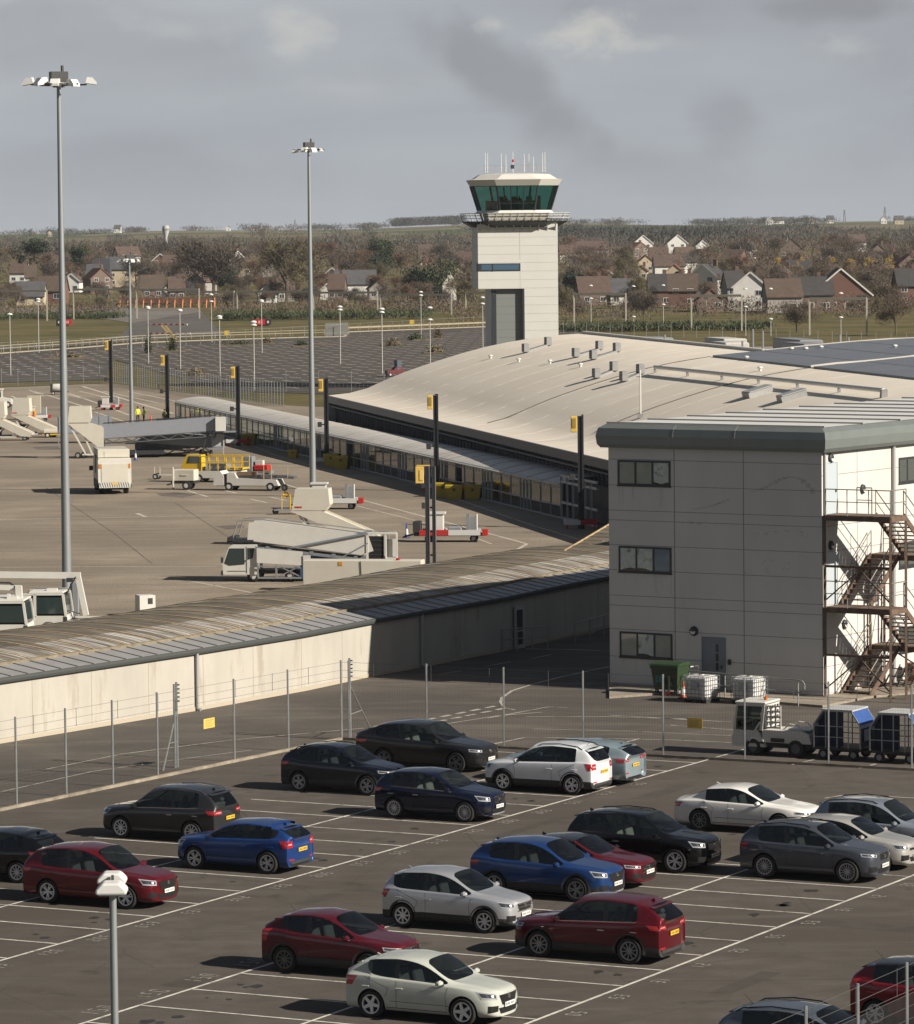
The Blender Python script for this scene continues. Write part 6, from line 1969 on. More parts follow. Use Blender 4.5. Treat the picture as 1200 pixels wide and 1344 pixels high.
def build_fences():
 galv = mat('galvanised fence post', (.30, .31, .315), .5, .5, var=.15, scale=3)
 wire = mat('fence wire', (.10, .10, .10), .7, .3)
 up = Vector((0, 0, 1))
 def mesh_fence(name, lab, a, c, H, post_px=None, spacing=3.0, wires=True, cell=.11, ext=.75, r=.0013, posts=None):
  t = thing(name, lab, 'fence', a)
  L = (c - a); l = L.length; d = L / l
  ps = posts if posts is not None else [i * spacing for i in range(int(l / spacing) + 1)]
  for s in ps:
   b = MB(); p = d * s; b.tube(p, p + up * (H + ext), .038, n=6); b.build('post', galv, t)
  if wires:
   b = MB()
   n = int(l / cell)
   for k in range(n):
    p = d * (k * cell); b.bar(p + up * .05, p + up * H, r * 2, r * 2)
   for k in range(int(H / .30) + 1):
    z = min(H, .06 + k * .30); b.bar(up * z, L + up * z, r * 2, r * 2)
   b.build('mesh', wire, t, fix=False)
   b = MB()
   if ext > .2:
    for z in (H + .08, H + .36, H + ext - .08): b.bar(up * z, L + up * z, .009, .009)
    s = 1.4
    while s < l: p = d * s; b.bar(p + up * (H + .05), p + up * (H + ext - .05), .016, .016); s += 2.5
    b.build('barbed_strand', wire, t, fix=False)
  return t
 A, B, C = G(-45, 1072), G(450, 971), G(1262, 1015)
 def ss(pxs, a, c):
  d = (c - a); out = []
  for x in pxs:
   k = ray(x, 1000); k = k.x / k.y
   out.append((k * a.y - a.x) / (d.x / d.length - k * d.y / d.length))
  return out
 pa = [x for x in (-40, 21, 86.5, 148, 207, 308, 379, 449)]
 mesh_fence('security_fence', 'tall wire mesh fence running away along the left side of the car park', A, B, 2.35, posts=ss(pa, A, B))
 mesh_fence('security_fence', 'tall wire mesh fence crossing behind the cars in front of the office', B, C, 2.35, posts=ss([459, 561, 662, 766, 871, 978, 1088, 1197], B, C))
 # braced corner posts
 def braced(lab, px, foot):
  a, f = G(*px), G(*foot)
  t = thing('braced_post', lab, 'fence post', a)
  b = MB(); b.tube((0, 0, 0), (0, 0, 3.15), .045, n=6); b.build('post', galv, t)
  b = MB(); b.tube((f.x - a.x, f.y - a.y, 0), (0, 0, 2.1), .03, n=5); b.tube(((f.x - a.x) * .55, (f.y - a.y) * .55, .95), (0, 0, .95), .022, n=5); b.build('brace', galv, t)
  b = MB()
  for z in (2.45, 2.6, 2.75, 2.9, 3.05): b.box((.05, 0, z), (.14, .05, .05))
  b.build('insulators', mat('black insulator', (.02, .02, .02), .6), t)
 braced('leaning braced steel corner post where the fence turns', (460, 970), (488, 959))
 braced('braced double steel post in the left run of fence', (233, 1007), (214, 1012))
 b = MB(); p = G(230, 1008); o = b.tube((0, 0, 0), (0, 0, 3.1), .045, n=6).build('fence_post', galv); o.location = p
 tag(o, 'single steel post standing tight beside the braced double post', 'fence post')
 # yellow warning notices wired on the mesh
 yl = mat('yellow notice', (.62, .43, .10), .6, var=.08, scale=6); ink = mat('faded notice ink', (.38, .25, .08), .7)
 for lab, (x0, y0, x1, y1), a, c in (('square yellow notice on the left run of the fence', (267, 944, 281.5, 957), A, B), ('oblong yellow notice on the fence left of the baggage tractor', (903, 942, 923, 955.5), B, C)):
  d = (c - a).normalized(); n = Vector((d.y, -d.x, 0))
  s0, s1 = ss([x0, x1], a, c)
  p0, p1 = a + d * s0, a + d * s1
  def zat(p, y): return P(600, y, p.y).z + (HC - HC) + (proj((p.x, p.y, 1))[1] - proj((0, p.y, 1))[1]) * p.y / F
  z1, z0 = zat(p0, y0), zat(p0, y1)
  t = thing('warning_notice', lab, 'sign', p0)
  L = p1 - p0
  b = MB(); b.bar(n * .03 + up * ((z0 + z1) / 2), L + n * .03 + up * ((z0 + z1) / 2), .012, z1 - z0); b.build('plate', yl, t)
  b = MB()
  for k in range(4):
   z = lerp(z1, z0, .2 + .2 * k); b.bar(n * .04 + L * .14 + up * z, n * .04 + L * (.86 - .1 * (k % 2)) + up * z, .006, (z1 - z0) * .06)
  b.build('text_lines', ink, t)
 # nearer fence in the bottom right corner
 a = G(1126, 1291, 2.62); a.z = 0
 ov = mesh_fence('wire_fence', 'nearer wire mesh fence cutting the bottom right corner', a - U * 9.0, a + U * 7.5, 1.85, spacing=3.0, cell=.07, ext=.77, r=.004)
 # apron edge fence at the far left and along the verge
 mesh_fence('apron_fence', 'low post and mesh fence across the far left edge of the apron', G(-20, 508), G(146, 502), 2.3, spacing=2.5, cell=.6, ext=.1, r=.012)
 mesh_fence('apron_fence', 'close set pale post fence running behind the end of the walkway', G(146, 502), G(374, 534), 2.6, spacing=1.25, cell=.6, ext=.1, r=.012)
 mesh_fence('apron_fence', 'dark fence along the near edge of the far car park', G(290, 515), G(640, 512), 2.3, spacing=4.0, cell=.5, ext=.2, r=.02)
 # lamp post in the car park with two white heads
 base = G(151.5, 1392);
 t = thing('car_park_lamp', 'short galvanised lamp post with two white box lamp heads at bottom left', 'street lamp', base)
 zt = P(148, 1172, base.y).z
 b = MB(); b.tube((0, 0, 0), (0, 0, zt), .095, .085, 14); b.build('pole', mat('galvanised mast', (.27, .29, .30), .5, .45), t, smooth=True)
 wh = mat('white lamp housing', (.66, .66, .63), .4)
 def head(dx, dy, dz, nm, k):
  b = MB(); c = Vector((dx, dy, zt + dz))
  pr = [(-.40, -.10), (-.40, .02), (-.22, .20), (.22, .20), (.40, .02), (.40, -.10)]
  b.prism([(x * k, z * k) for x, z in pr], 'y', -.32 * k, .32 * k); b.v = [v + c for v in b.v]
  o = b.build(nm, wh, t)
  bv = o.modifiers.new('b', 'BEVEL'); bv.width = .045; bv.segments = 2
  b = MB(); b.box((dx, dy, zt + dz - .10 * k), (.66 * k, .54 * k, .05)); b.build('lamp_glass', mat('floodlight glass', (.55, .56, .55), .15), o)
 head(.01, -.38, .14, 'lamp_head', .92); head(-.04, .38, .27, 'lamp_head', .86)
 b = MB(); b.bar((.0, -.3, zt + .10), (-.02, .3, zt + .20), .08, .08); b.box((0, 0, zt + .36), (.06, .12, .12)); b.build('bracket', mat('mast dark fittings', (.06, .06, .06), .6), t)

def build_buildings():
 build_office(); build_link(); build_walkway(); build_tower(); build_masts(); build_fences()
def small_wheel(root, c, r, w=.22, hub=(.55, .55, .53), axis='y'):
 t = MB(); t.lathe([(r * .55, -w / 2), (r * .93, -w / 2), (r, -w * .3), (r, w * .3), (r * .93, w / 2), (r * .55, w / 2)], c, axis, 18)
 o = t.build('wheel', mat('tyre rubber', (.022, .021, .020), .85), root, smooth=True)
 h = MB(); h.lathe([(0, -w * .46), (r * .56, -w * .42), (r * .56, w * .42), (0, w * .46)], c, axis, 14); h.build('hub', mat('hub %.2f' % hub[0], hub, .5), o)
 return o

def white_paint(): return mat('equipment white', (.60, .585, .54), .45, var=.06, scale=1.5, dirt=(.36, .33, .28, .62, 1.5, .6))
def dkm(): return mat('equipment dark', (.030, .030, .032), .6)
def grm(): return mat('equipment grey', (.24, .25, .26), .5, .2, var=.1)
def glm(): return glass_mat('vehicle cab glass', (.7, .85, .85), .35)
def yem(): return mat('equipment yellow', (.62, .40, .02), .45, var=.08)
def rdm(): return mat('equipment red', (.42, .02, .02), .5, var=.1)

_persons = {}
def person(lab, loc, rz, pose='stand', top=(.62, .70, .04), legs=(.02, .022, .03), hair=(.03, .02, .015), cap=False, group=None):
 """one continuous skinned body; pose gives the joints"""
 J = {'pel': (0, 0, .93), 'bel': (.01, 0, 1.08), 'che': (0, 0, 1.30), 'nek': (.0, 0, 1.50), 'hd0': (.03, 0, 1.58), 'hd1': (.03, 0, 1.70)}
 arms = {'stand': ((.02, .26, 1.16), (.10, .25, .92)), 'hips': ((-.10, .34, 1.18), (.10, .20, 1.02)), 'reach': ((.16, .24, 1.22), (.42, .16, 1.16)), 'walk': ((-.12, .25, 1.17), (-.05, .27, .93))}[pose]
 st = .26 if pose == 'walk' else .03
 bones = [('pel', 'bel'), ('bel', 'che'), ('che', 'nek'), ('nek', 'hd0'), ('hd0', 'hd1')]
 rad = {'pel': (.165, .125), 'bel': (.155, .115), 'che': (.185, .125), 'nek': (.062, .062), 'hd0': (.082, .095), 'hd1': (.075, .085)}
 for s, sg in (('l', 1), ('r', -1)):
  sw = st * sg
  J['sh' + s] = (0, sg * .19, 1.42); J['el' + s] = (arms[0][0] * (1 if sg > 0 or pose == 'hips' else (-1 if pose == 'walk' else 1)), sg * arms[0][1], arms[0][2])
  J['wr' + s] = (arms[1][0] if not (pose == 'walk' and sg < 0) else .18, sg * arms[1][1], arms[1][2]);
  w = Vector(J['wr' + s]); e = Vector(J['el' + s]); d = (w - e).normalized()
  J['ha' + s] = tuple(w + d * .09)
  J['hi' + s] = (0, sg * .10, .88); J['kn' + s] = (sw * .55 + .03, sg * .11, .49); J['an' + s] = (sw - (.0), sg * .11, .09); J['to' + s] = (sw + .17, sg * .12, .045)
  bones += [('che', 'sh' + s), ('sh' + s, 'el' + s), ('el' + s, 'wr' + s), ('wr' + s, 'ha' + s), ('pel', 'hi' + s), ('hi' + s, 'kn' + s), ('kn' + s, 'an' + s), ('an' + s, 'to' + s)]
  rad.update({'sh' + s: (.075, .075), 'el' + s: (.055, .055), 'wr' + s: (.040, .036), 'ha' + s: (.040, .022), 'hi' + s: (.10, .10), 'kn' + s: (.068, .068), 'an' + s: (.050, .050), 'to' + s: (.045, .035)})
  for k in range(4):          # fingers of unequal length, slightly curled
   a = Vector(J['ha' + s]); off = Vector((.028 - .018 * k, 0, 0)); L = (.062, .072, .068, .050)[k]
   J['f%d%s' % (k, s)] = tuple(a + off + d * L + Vector((0, -sg * .012, 0))); bones.append(('ha' + s, 'f%d%s' % (k, s))); rad['f%d%s' % (k, s)] = (.010, .010)
  J['th' + s] = tuple(Vector(J['wr' + s]) + d * .07 + Vector((.05, 0, 0))); bones.append(('wr' + s, 'th' + s)); rad['th' + s] = (.011, .011)
 names = list(J); idx = {n: i for i, n in enumerate(names)}
 me = bpy.data.meshes.new('person'); me.from_pydata([J[n] for n in names], [(idx[a], idx[b]) for a, b in bones], [])
 tmp = bpy.data.objects.new('person', me); COL.objects.link(tmp)
 sk = tmp.modifiers.new('skin', 'SKIN');
 if not me.skin_vertices: me.attributes
 bm = bmesh.new(); bm.from_mesh(me); lay = bm.verts.layers.skin.verify(); bm.verts.ensure_lookup_table()
 for n, i in idx.items():
  bm.verts[i][lay].radius = rad[n]; bm.verts[i][lay].use_root = (n == 'pel')
 bm.to_mesh(me); bm.free()
 sub = tmp.modifiers.new('sub', 'SUBSURF'); sub.levels = 1; sub.render_levels = 1
 dg = bpy.context.evaluated_depsgraph_get(); dg.update()
 full = bpy.data.meshes.new_from_object(tmp.evaluated_get(dg)); bpy.data.objects.remove(tmp)
 full.materials.clear()
 skin = mat('skin', (.45, .27, .19), .6); tm = mat('jacket %.2f %.2f' % top[:2], top, .7); lm = mat('trousers %.3f' % legs[0], legs, .8); band = mat('reflective band', (.6, .6, .58), .4); shoe = mat('boots', (.015, .013, .012), .6)
 for m in (skin, tm, lm, band, shoe): full.materials.append(m)
 mi = []
 for p in full.polygons:
  c = p.center
  if c.z > 1.50: k = 0
  elif c.z < .12: k = 4
  elif c.z < .92 and abs(c.y) < .20: k = 2
  elif (c - Vector(J['hal'])).length < .15 or (c - Vector(J['har'])).length < .15: k = 0
  elif 1.10 < c.z < 1.16 and abs(c.y) < .22: k = 3
  else: k = 1
  mi.append(k)
 full.polygons.foreach_set('material_index', mi); full.polygons.foreach_set('use_smooth', [True] * len(mi))
 o = link_mesh('person', full); o.location = loc; o.rotation_euler = (0, 0, rz)
 tag(o, lab, 'person', group)
 h = MB()
 h.lathe([(.0, 1.795), (.06, 1.785), (.092, 1.74), (.098, 1.68), (.085, 1.63)], (.02, 0, 0), 'z', 12)
 h.build('cap' if cap else 'hair', mat('hair %.2f' % hair[0], hair, .8), o, smooth=True)
 f = MB(); f.prism([(.105, 1.66), (.135, 1.625), (.105, 1.615)], 'y', -.014, .014); f.build('nose', skin, o)
 f = MB()
 for sg in (1, -1): f.lathe([(0, .006), (.012, .003), (.013, 0)], (.108, sg * .034, 1.665), 'x', 8)
 f.build('eyes', mat('eyes', (.02, .02, .02), .3), o)
 f = MB(); f.box((.105, 0, 1.585), (.012, .05, .012)); f.build('mouth', mat('lips', (.30, .12, .10), .6), o)
 for sg in (1, -1):
  f = MB(); f.box((.02, sg * .088, 1.645), (.035, .02, .055), bev=.008); f.build('ear', skin, o)
 return o

def cone(lab, px, py, col=(.62, .09, .03), base=(.05, .02, .02), h=.75):
 p = G(px, py); t = thing('traffic_cone', lab, 'traffic cone', p)
 b = MB(); b.box((0, 0, .02), (.40, .40, .04)); b.build('base', mat('cone base %.2f' % base[0], base, .7), t)
 b = MB(); k = h
 b.cur = 0; b.lathe([(.16, .04), (.115, .24 * k)], (0, 0, 0), 'z', 14)
 b.cur = 1; b.lathe([(.115, .24 * k), (.07, .62 * k)], (0, 0, 0), 'z', 14)
 b.cur = 0; b.lathe([(.07, .62 * k), (.03, k), (0, k)], (0, 0, 0), 'z', 14)
 b.build('cone', [mat('cone %.2f' % col[0], col, .5), mat('cone sleeve', (.62, .62, .60), .35)], t, smooth=True)

def build_yard():
 up = Vector((0, 0, 1))
 Lc, Rc = G(801, 900), G(1080, 917)
 e1 = (Rc - Lc).normalized(); ang = math.atan2(e1.y, e1.x)
 # wheelie bin
 gm = mat('bin green', (.024, .048, .020), .5, var=.12, scale=3)
 p = G(880, 909, .1); t = thing('wheelie_bin', 'large green four wheeled bin against the shaded office wall', 'bin', (p.x, p.y, .10), ang)
 b = MB(); b.v = []
 lo, hi = (.56, .38, .16), (.66, .50, 1.16)
 q0 = [(-lo[0], -lo[1], lo[2]), (lo[0], -lo[1], lo[2]), (lo[0], lo[1], lo[2]), (-lo[0], lo[1], lo[2])]; q1 = [(-hi[0], -hi[1], hi[2]), (hi[0], -hi[1], hi[2]), (hi[0], hi[1], hi[2]), (-hi[0], hi[1], hi[2])]
 for i in range(4): b.quad(q0[i], q0[(i + 1) % 4], q1[(i + 1) % 4], q1[i])
 b.quad(*q0); b.box((0, -.50, 1.10), (1.36, .07, .10)); b.box((0, .50, 1.10), (1.36, .07, .10))
 for x in (-.3, 0, .3): b.box((x, -.445, .7), (.05, .03, .7), rot=Euler((R(-7), 0, 0)))
 b.build('body', gm, t)
 b = MB(); b.prism([(-.54, 1.17), (-.50, 1.24), (-.1, 1.31), (.4, 1.31), (.54, 1.22), (.54, 1.17)], 'x', -.69, .69); b.v = [Vector((v.x, v.y, v.z)) for v in b.v]; b.build('lid', gm, t)
 b = MB(); b.box((-.22, -.462, .62), (.42, .01, .34), rot=Euler((R(-7), 0, 0))); b.build('label', mat('teal bin label', (.03, .13, .15), .5), t)
 for x in (-.46, .46):
  for y in (-.32, .32): small_wheel(t, (x, y, .09), .09, .05, (.2, .2, .2))
 cone('orange and white traffic cone standing left of the white cage tanks', 876.5, 913)
 cone('grubby orange cone tucked against the left white cage tank', 897, 917, (.40, .07, .03))
 # intermediate bulk containers
 wt = mat('milky tank plastic', (.66, .66, .64), .45, var=.06, scale=2); cg = mat('cage tube', (.30, .31, .32), .4, .6)
 for lab, px, py in (('left white caged liquid tank by the office wall, nearer the bin', 921, 921), ('right white caged liquid tank, behind the baggage tractor cab', 984, 923)):
  p = G(px, py); t = thing('cage_tank', lab, 'tank', p, ang - R(4), 'caged white tanks by the office')
  b = MB(); b.box((0, 0, .64), (1.10, .92, .94), bev=.09); b.lathe([(.11, 1.10), (.12, 1.15), (0, 1.155)], (0, 0, 0), 'z', 14); b.build('tank', wt, t, smooth=False)
  b = MB(); b.lathe([(.12, 1.155), (.12, 1.175), (0, 1.18)], (0, 0, 0), 'z', 14); b.build('cap', dkm(), t)
  b = MB(); hx, hy = .58, .49
  for z in (.17, .36, .55, .74, .93, 1.10):
   q = [(-hx, -hy, z), (hx, -hy, z), (hx, hy, z), (-hx, hy, z)]
   for i in range(4): b.tube(q[i], q[(i + 1) % 4], .012, n=5)
  for k in range(7):
   x = -hx + 2 * hx * k / 6
   for y in (-hy, hy): b.tube((x, y, .14), (x, y, 1.10), .012, n=5)
  for k in range(1, 6):
   y = -hy + 2 * hy * k / 6
   for x in (-hx, hx): b.tube((x, y, .14), (x, y, 1.10), .012, n=5)
  for y in (-.25, .25): b.tube((-hx, y, 1.13), (hx, y, 1.13), .014, n=5)
  b.build('cage', cg, t)
  b = MB(); b.box((0, 0, .13), (1.18, 1.0, .03))
  for x in (-.52, 0, .52): b.box((x, 0, .06), (.12, 1.0, .11))
  b.build('pallet', mat('black pallet', (.03, .03, .03), .7), t)
  b = MB(); b.quad((-.2, -hy - .016, .60), (.15, -hy - .016, .60), (.15, -hy - .016, .86), (-.2, -hy - .016, .86)); b.build('data_plate', mat('grey tank plate', (.34, .35, .37), .4), t)
 # ramp handrail before the door
 A, B = G(905, 914), G(1048, 927)
 t = thing('ramp_handrail', 'grey tubular handrail with rounded end along the office wall ramp', 'handrail', A)
 D = B - A; d = D.normalized(); nb = Vector((-d.y, d.x, 0)); gv = mat('galvanised tube', (.32, .32, .31), .5, .4)
 b = MB()
 for z in (1.08, .58): b.tube(up * z, D + up * z, .028)
 b.path([D + up * 1.08, D + d * .22 + up * 1.05, D + d * .34 + up * .93, D + d * .34 + up * .73, D + d * .22 + up * .61, D + up * .58], .028)
 for k in range(4): b.tube(D * (k / 3), D * (k / 3) + up * 1.08, .028)
 b.build('rail', gv, t)
 b = MB(); w = -nb * .0
 o = -d * .55
 for z in (1.15, .62, .08): b.tube(o + up * z, o + nb * 1.25 - d * .0 + up * z, .028);
 for k in (0, 1): b.tube(o + nb * 1.25 * k, o + nb * 1.25 * k + up * 1.15, .028)
 b.build('end_frame', mat('pale painted tube', (.45, .46, .45), .5), t)
 # baggage tractor, nose to the left
 fw, rw = G(989, 990), G(1041, 996)
 hd = -V
 side = Vector((-hd.y, hd.x, 0));
 if side.y > 0: side = -side
 c = (fw + rw) / 2 - side * .62
 t = thing('baggage_tractor', 'white baggage tractor with open dark cab window and white rear window grid', 'tractor', c, math.atan2(hd.y, hd.x))
 wp = white_paint(); dk = dkm()
 # local x forward; near side is +y or -y
 sy = 1 if (Matrix.Rotation(math.atan2(hd.y, hd.x), 3, 'Z') @ Vector((0, 1, 0))).dot(side) > 0 else -1
 b = MB()
 b.prism([(1.62, .34), (1.66, .62), (1.55, .95), (.62, .95), (.40, .62), (.30, .34)], 'y', -.66, .66)
 b.prism([(.42, .52), (.42, .98), (-1.15, .98), (-1.45, .86), (-1.55, .52)], 'y', -.64, .64)
 b.box((-1.0, 0, 1.02), (.9, .9, .06)); b.build('body', wp, t)
 b = MB(); b.box((.05, 0, .42), (3.1, .9, .22)); b.box((-1.6, 0, .55), (.18, .5, .3)); b.build('chassis', dk, t)
 b = MB()
 for y in (-.64, .64):
  b.bar((1.56, y, .95), (1.42, y, 1.92), .09, .08); b.bar((.45, y, .95), (.34, y, 1.92), .10, .10); b.bar((1.42, y, 1.90), (.34, y, 1.90), .09, .09); b.bar((.95, y, .55), (.52, y, 1.25), .07, .07)
 b.bar((1.56, -.64, .95), (1.56, .64, .95), .07, .07); b.bar((1.42, -.64, 1.92), (1.42, .64, 1.92), .08, .08)
 b.build('cab_frame', wp, t)
 b = MB(); b.box((.88, 0, 1.98), (1.25, 1.42, .09), bev=.03); b.build('cab_roof', wp, t)
 b = MB(); b.quad((1.555, -.6, .98), (1.555, .6, .98), (1.43, .6, 1.86), (1.43, -.6, 1.86))
 for y in (-.645, .645): b.quad((1.50, y, 1.45), (.52, y, 1.45), (.42, y, 1.86), (1.40, y, 1.86)); b.quad((1.5, y, .66), (.62, y, .66), (.55, y, 1.38), (1.46, y, 1.38))
 b.build('cab_glass', glm(), t, fix=False)
 b = MB(); b.box((.62, 0, .98), (.12, 1.1, .8), bev=.04); b.box((.85, 0, .78), (.45, 1.1, .15)); b.box((1.4, 0, 1.1), (.15, 1.0, .3)); b.build('seat_and_dash', mat('cabin dark', (.02, .02, .02), .9), t)
 b = MB()
 xg = .30
 for k in range(6): b.box((xg, -.6 + .24 * k, 1.48), (.05, .055, .86))
 for k in range(5): b.box((xg, 0, 1.08 + .20 * k), (.055, 1.25, .06))
 b.box((-.02, sy * .64, 1.48), (.64, .05, .08));
 for k in range(4):
  b.box((.26 - .19 * k, sy * .64, 1.48), (.055, .05, .86))
 for k in range(5): b.box((-.02, sy * .64, 1.08 + .20 * k), (.64, .045, .055))
 b.build('window_grid', wp, t)
 b = MB(); b.lathe([(.07, 2.02), (.07, 2.14), (.03, 2.18), (0, 2.18)], (.55, 0, 0), 'z', 10); b.build('beacon', mat('amber beacon', (.45, .12, .02), .3), t)
 b = MB(); b.box((.7, sy * .665, .50), (.7, .04, .07)); b.box((-.2, sy * .652, .62), (.55, .03, .14)); b.box((-.9, 0, .99), (.5, .7, .05)); b.build('vents', dk, t)
 b = MB(); b.path([(-.35, -.45, 1.0), (-.6, -.45, 1.22), (-.95, -.45, 1.18), (-1.15, -.45, 1.0)], .025); b.path([(-.35, .45, 1.0), (-.6, .45, 1.22), (-.95, .45, 1.18), (-1.15, .45, 1.0)], .025); b.build('grab_rail', wp, t)
 for x in (.80, -.92):
  for y in (-.55, .55): small_wheel(t, (x, y, .33), .33, .24, (.10, .10, .10))
 # two covered baggage carts behind
 blue = mat('blue cart curtain', (.025, .075, .26), .6, var=.12, scale=3); nav = mat('navy cart curtain', (.012, .018, .05), .7, var=.2, scale=3)
 al = mat('cart aluminium', (.36, .37, .38), .4, .5); rf = mat('pale cart roof', (.42, .425, .42), .6, var=.08)
 for lab, px in (('covered baggage cart with blue curtain, coupled right behind the baggage tractor', 1099), ('second covered baggage cart, at the right edge of the photo', 1173)):
  g0 = G(px, 998 if px < 1120 else 1003)
  t = thing('baggage_cart', lab, 'cart', g0 - side * .75, math.atan2(hd.y, hd.x), 'baggage carts behind the tractor')
  hl = .92; hw = .75
  prof = [(-hl, .45), (-hl, 1.30), (-hl + .36, 1.82), (hl - .36, 1.82), (hl, 1.30), (hl, .45)]
  b = MB()
  for y in (-hw, hw):
   for p, q in zip(prof, prof[1:]): b.bar((p[0], y, p[1]), (q[0], y, q[1]), .05, .05)
   for x in (-.45, 0, .45): b.bar((x, y, .45), (x, y, 1.82), .035, .035)
   for z in (.85, 1.25): b.bar((-hl, y, z), (hl, y, z), .03, .03)
  b.build('frame', al, t)
  b = MB(); b.box((0, 0, 1.85), (1.24, 1.56, .06)); b.build('roof', rf, t)
  b = MB()
  for sx in (-1, 1): b.quad((sx * (hl - .34), -hw, 1.83), (sx * (hl - .34), hw, 1.83), (sx * (hl + .02), hw, 1.30), (sx * (hl + .02), -hw, 1.30))
  b.build('curtain', blue, t)
  b = MB()
  for sx in (-1, 1): b.quad((sx * (hl + .012), -hw + .02, 1.22), (sx * (hl + .012), hw - .02, 1.22), (sx * (hl + .012), hw - .02, .48), (sx * (hl + .012), -hw + .02, .48))
  y = sy * hw * .55
  b.quad((hl - .04, y, .48), (-.12, y, .48), (-.12, y, 1.8), (hl - .36, y, 1.8), (hl - .04, y, 1.3)); b.build('lower_curtain', nav, t)
  b = MB()
  for sx in (-1, 1): b.box((sx * (hl + .025), 0, 1.26), (.02, 1.46, .11)); b.box((sx * (hl + .022), -sy * .05, .92), (.012, .9, .42))
  b.build('white_flap', mat('pale flap', (.50, .52, .56), .6), t)
  b = MB(); b.box((0, 0, .42), (1.95, 1.5, .10)); b.box((0, 0, .30), (1.2, .3, .12)); b.bar((hl, 0, .38), (hl + .55, 0, .38), .08, .08); b.build('bed', dk, t)
  for x in (-.6, .6):
   for yy in (-.6, .6): small_wheel(t, (x, yy, .20), .20, .14, (.3, .3, .3))
 p = G(1198, 897); t = thing('oil_drum', 'rust brown drum beside the foot of the fire escape', 'drum', p)
 b = MB(); b.lathe([(0, .0), (.29, .0), (.29, .28), (.305, .30), (.29, .32), (.29, .58), (.305, .60), (.29, .62), (.29, .88), (0, .87)], (0, 0, 0), 'z', 18); b.build('drum', mat('rusty drum', (.12, .05, .03), .7, var=.3), t, smooth=True)
 p = G(1182, 903); t = thing('folding_rack', 'black folded wheeled racks leaning under the fire escape', 'rack', p, ang + R(60))
 for k in range(4):
  b = MB(); x = -.5 + .32 * k
  b.bar((x, -.5, .05), (x + .5, -.5, .95), .04, .04); b.bar((x, .5, .05), (x + .5, .5, .95), .04, .04)
  for q in (.15, .5, .85): b.bar((x + .5 * q, -.5, .05 + .9 * q), (x + .5 * q, .5, .05 + .9 * q), .04, .04)
  b.build('rack_frame', dk, t)

def local(t, b): return b

def box_truck_cab(b): pass

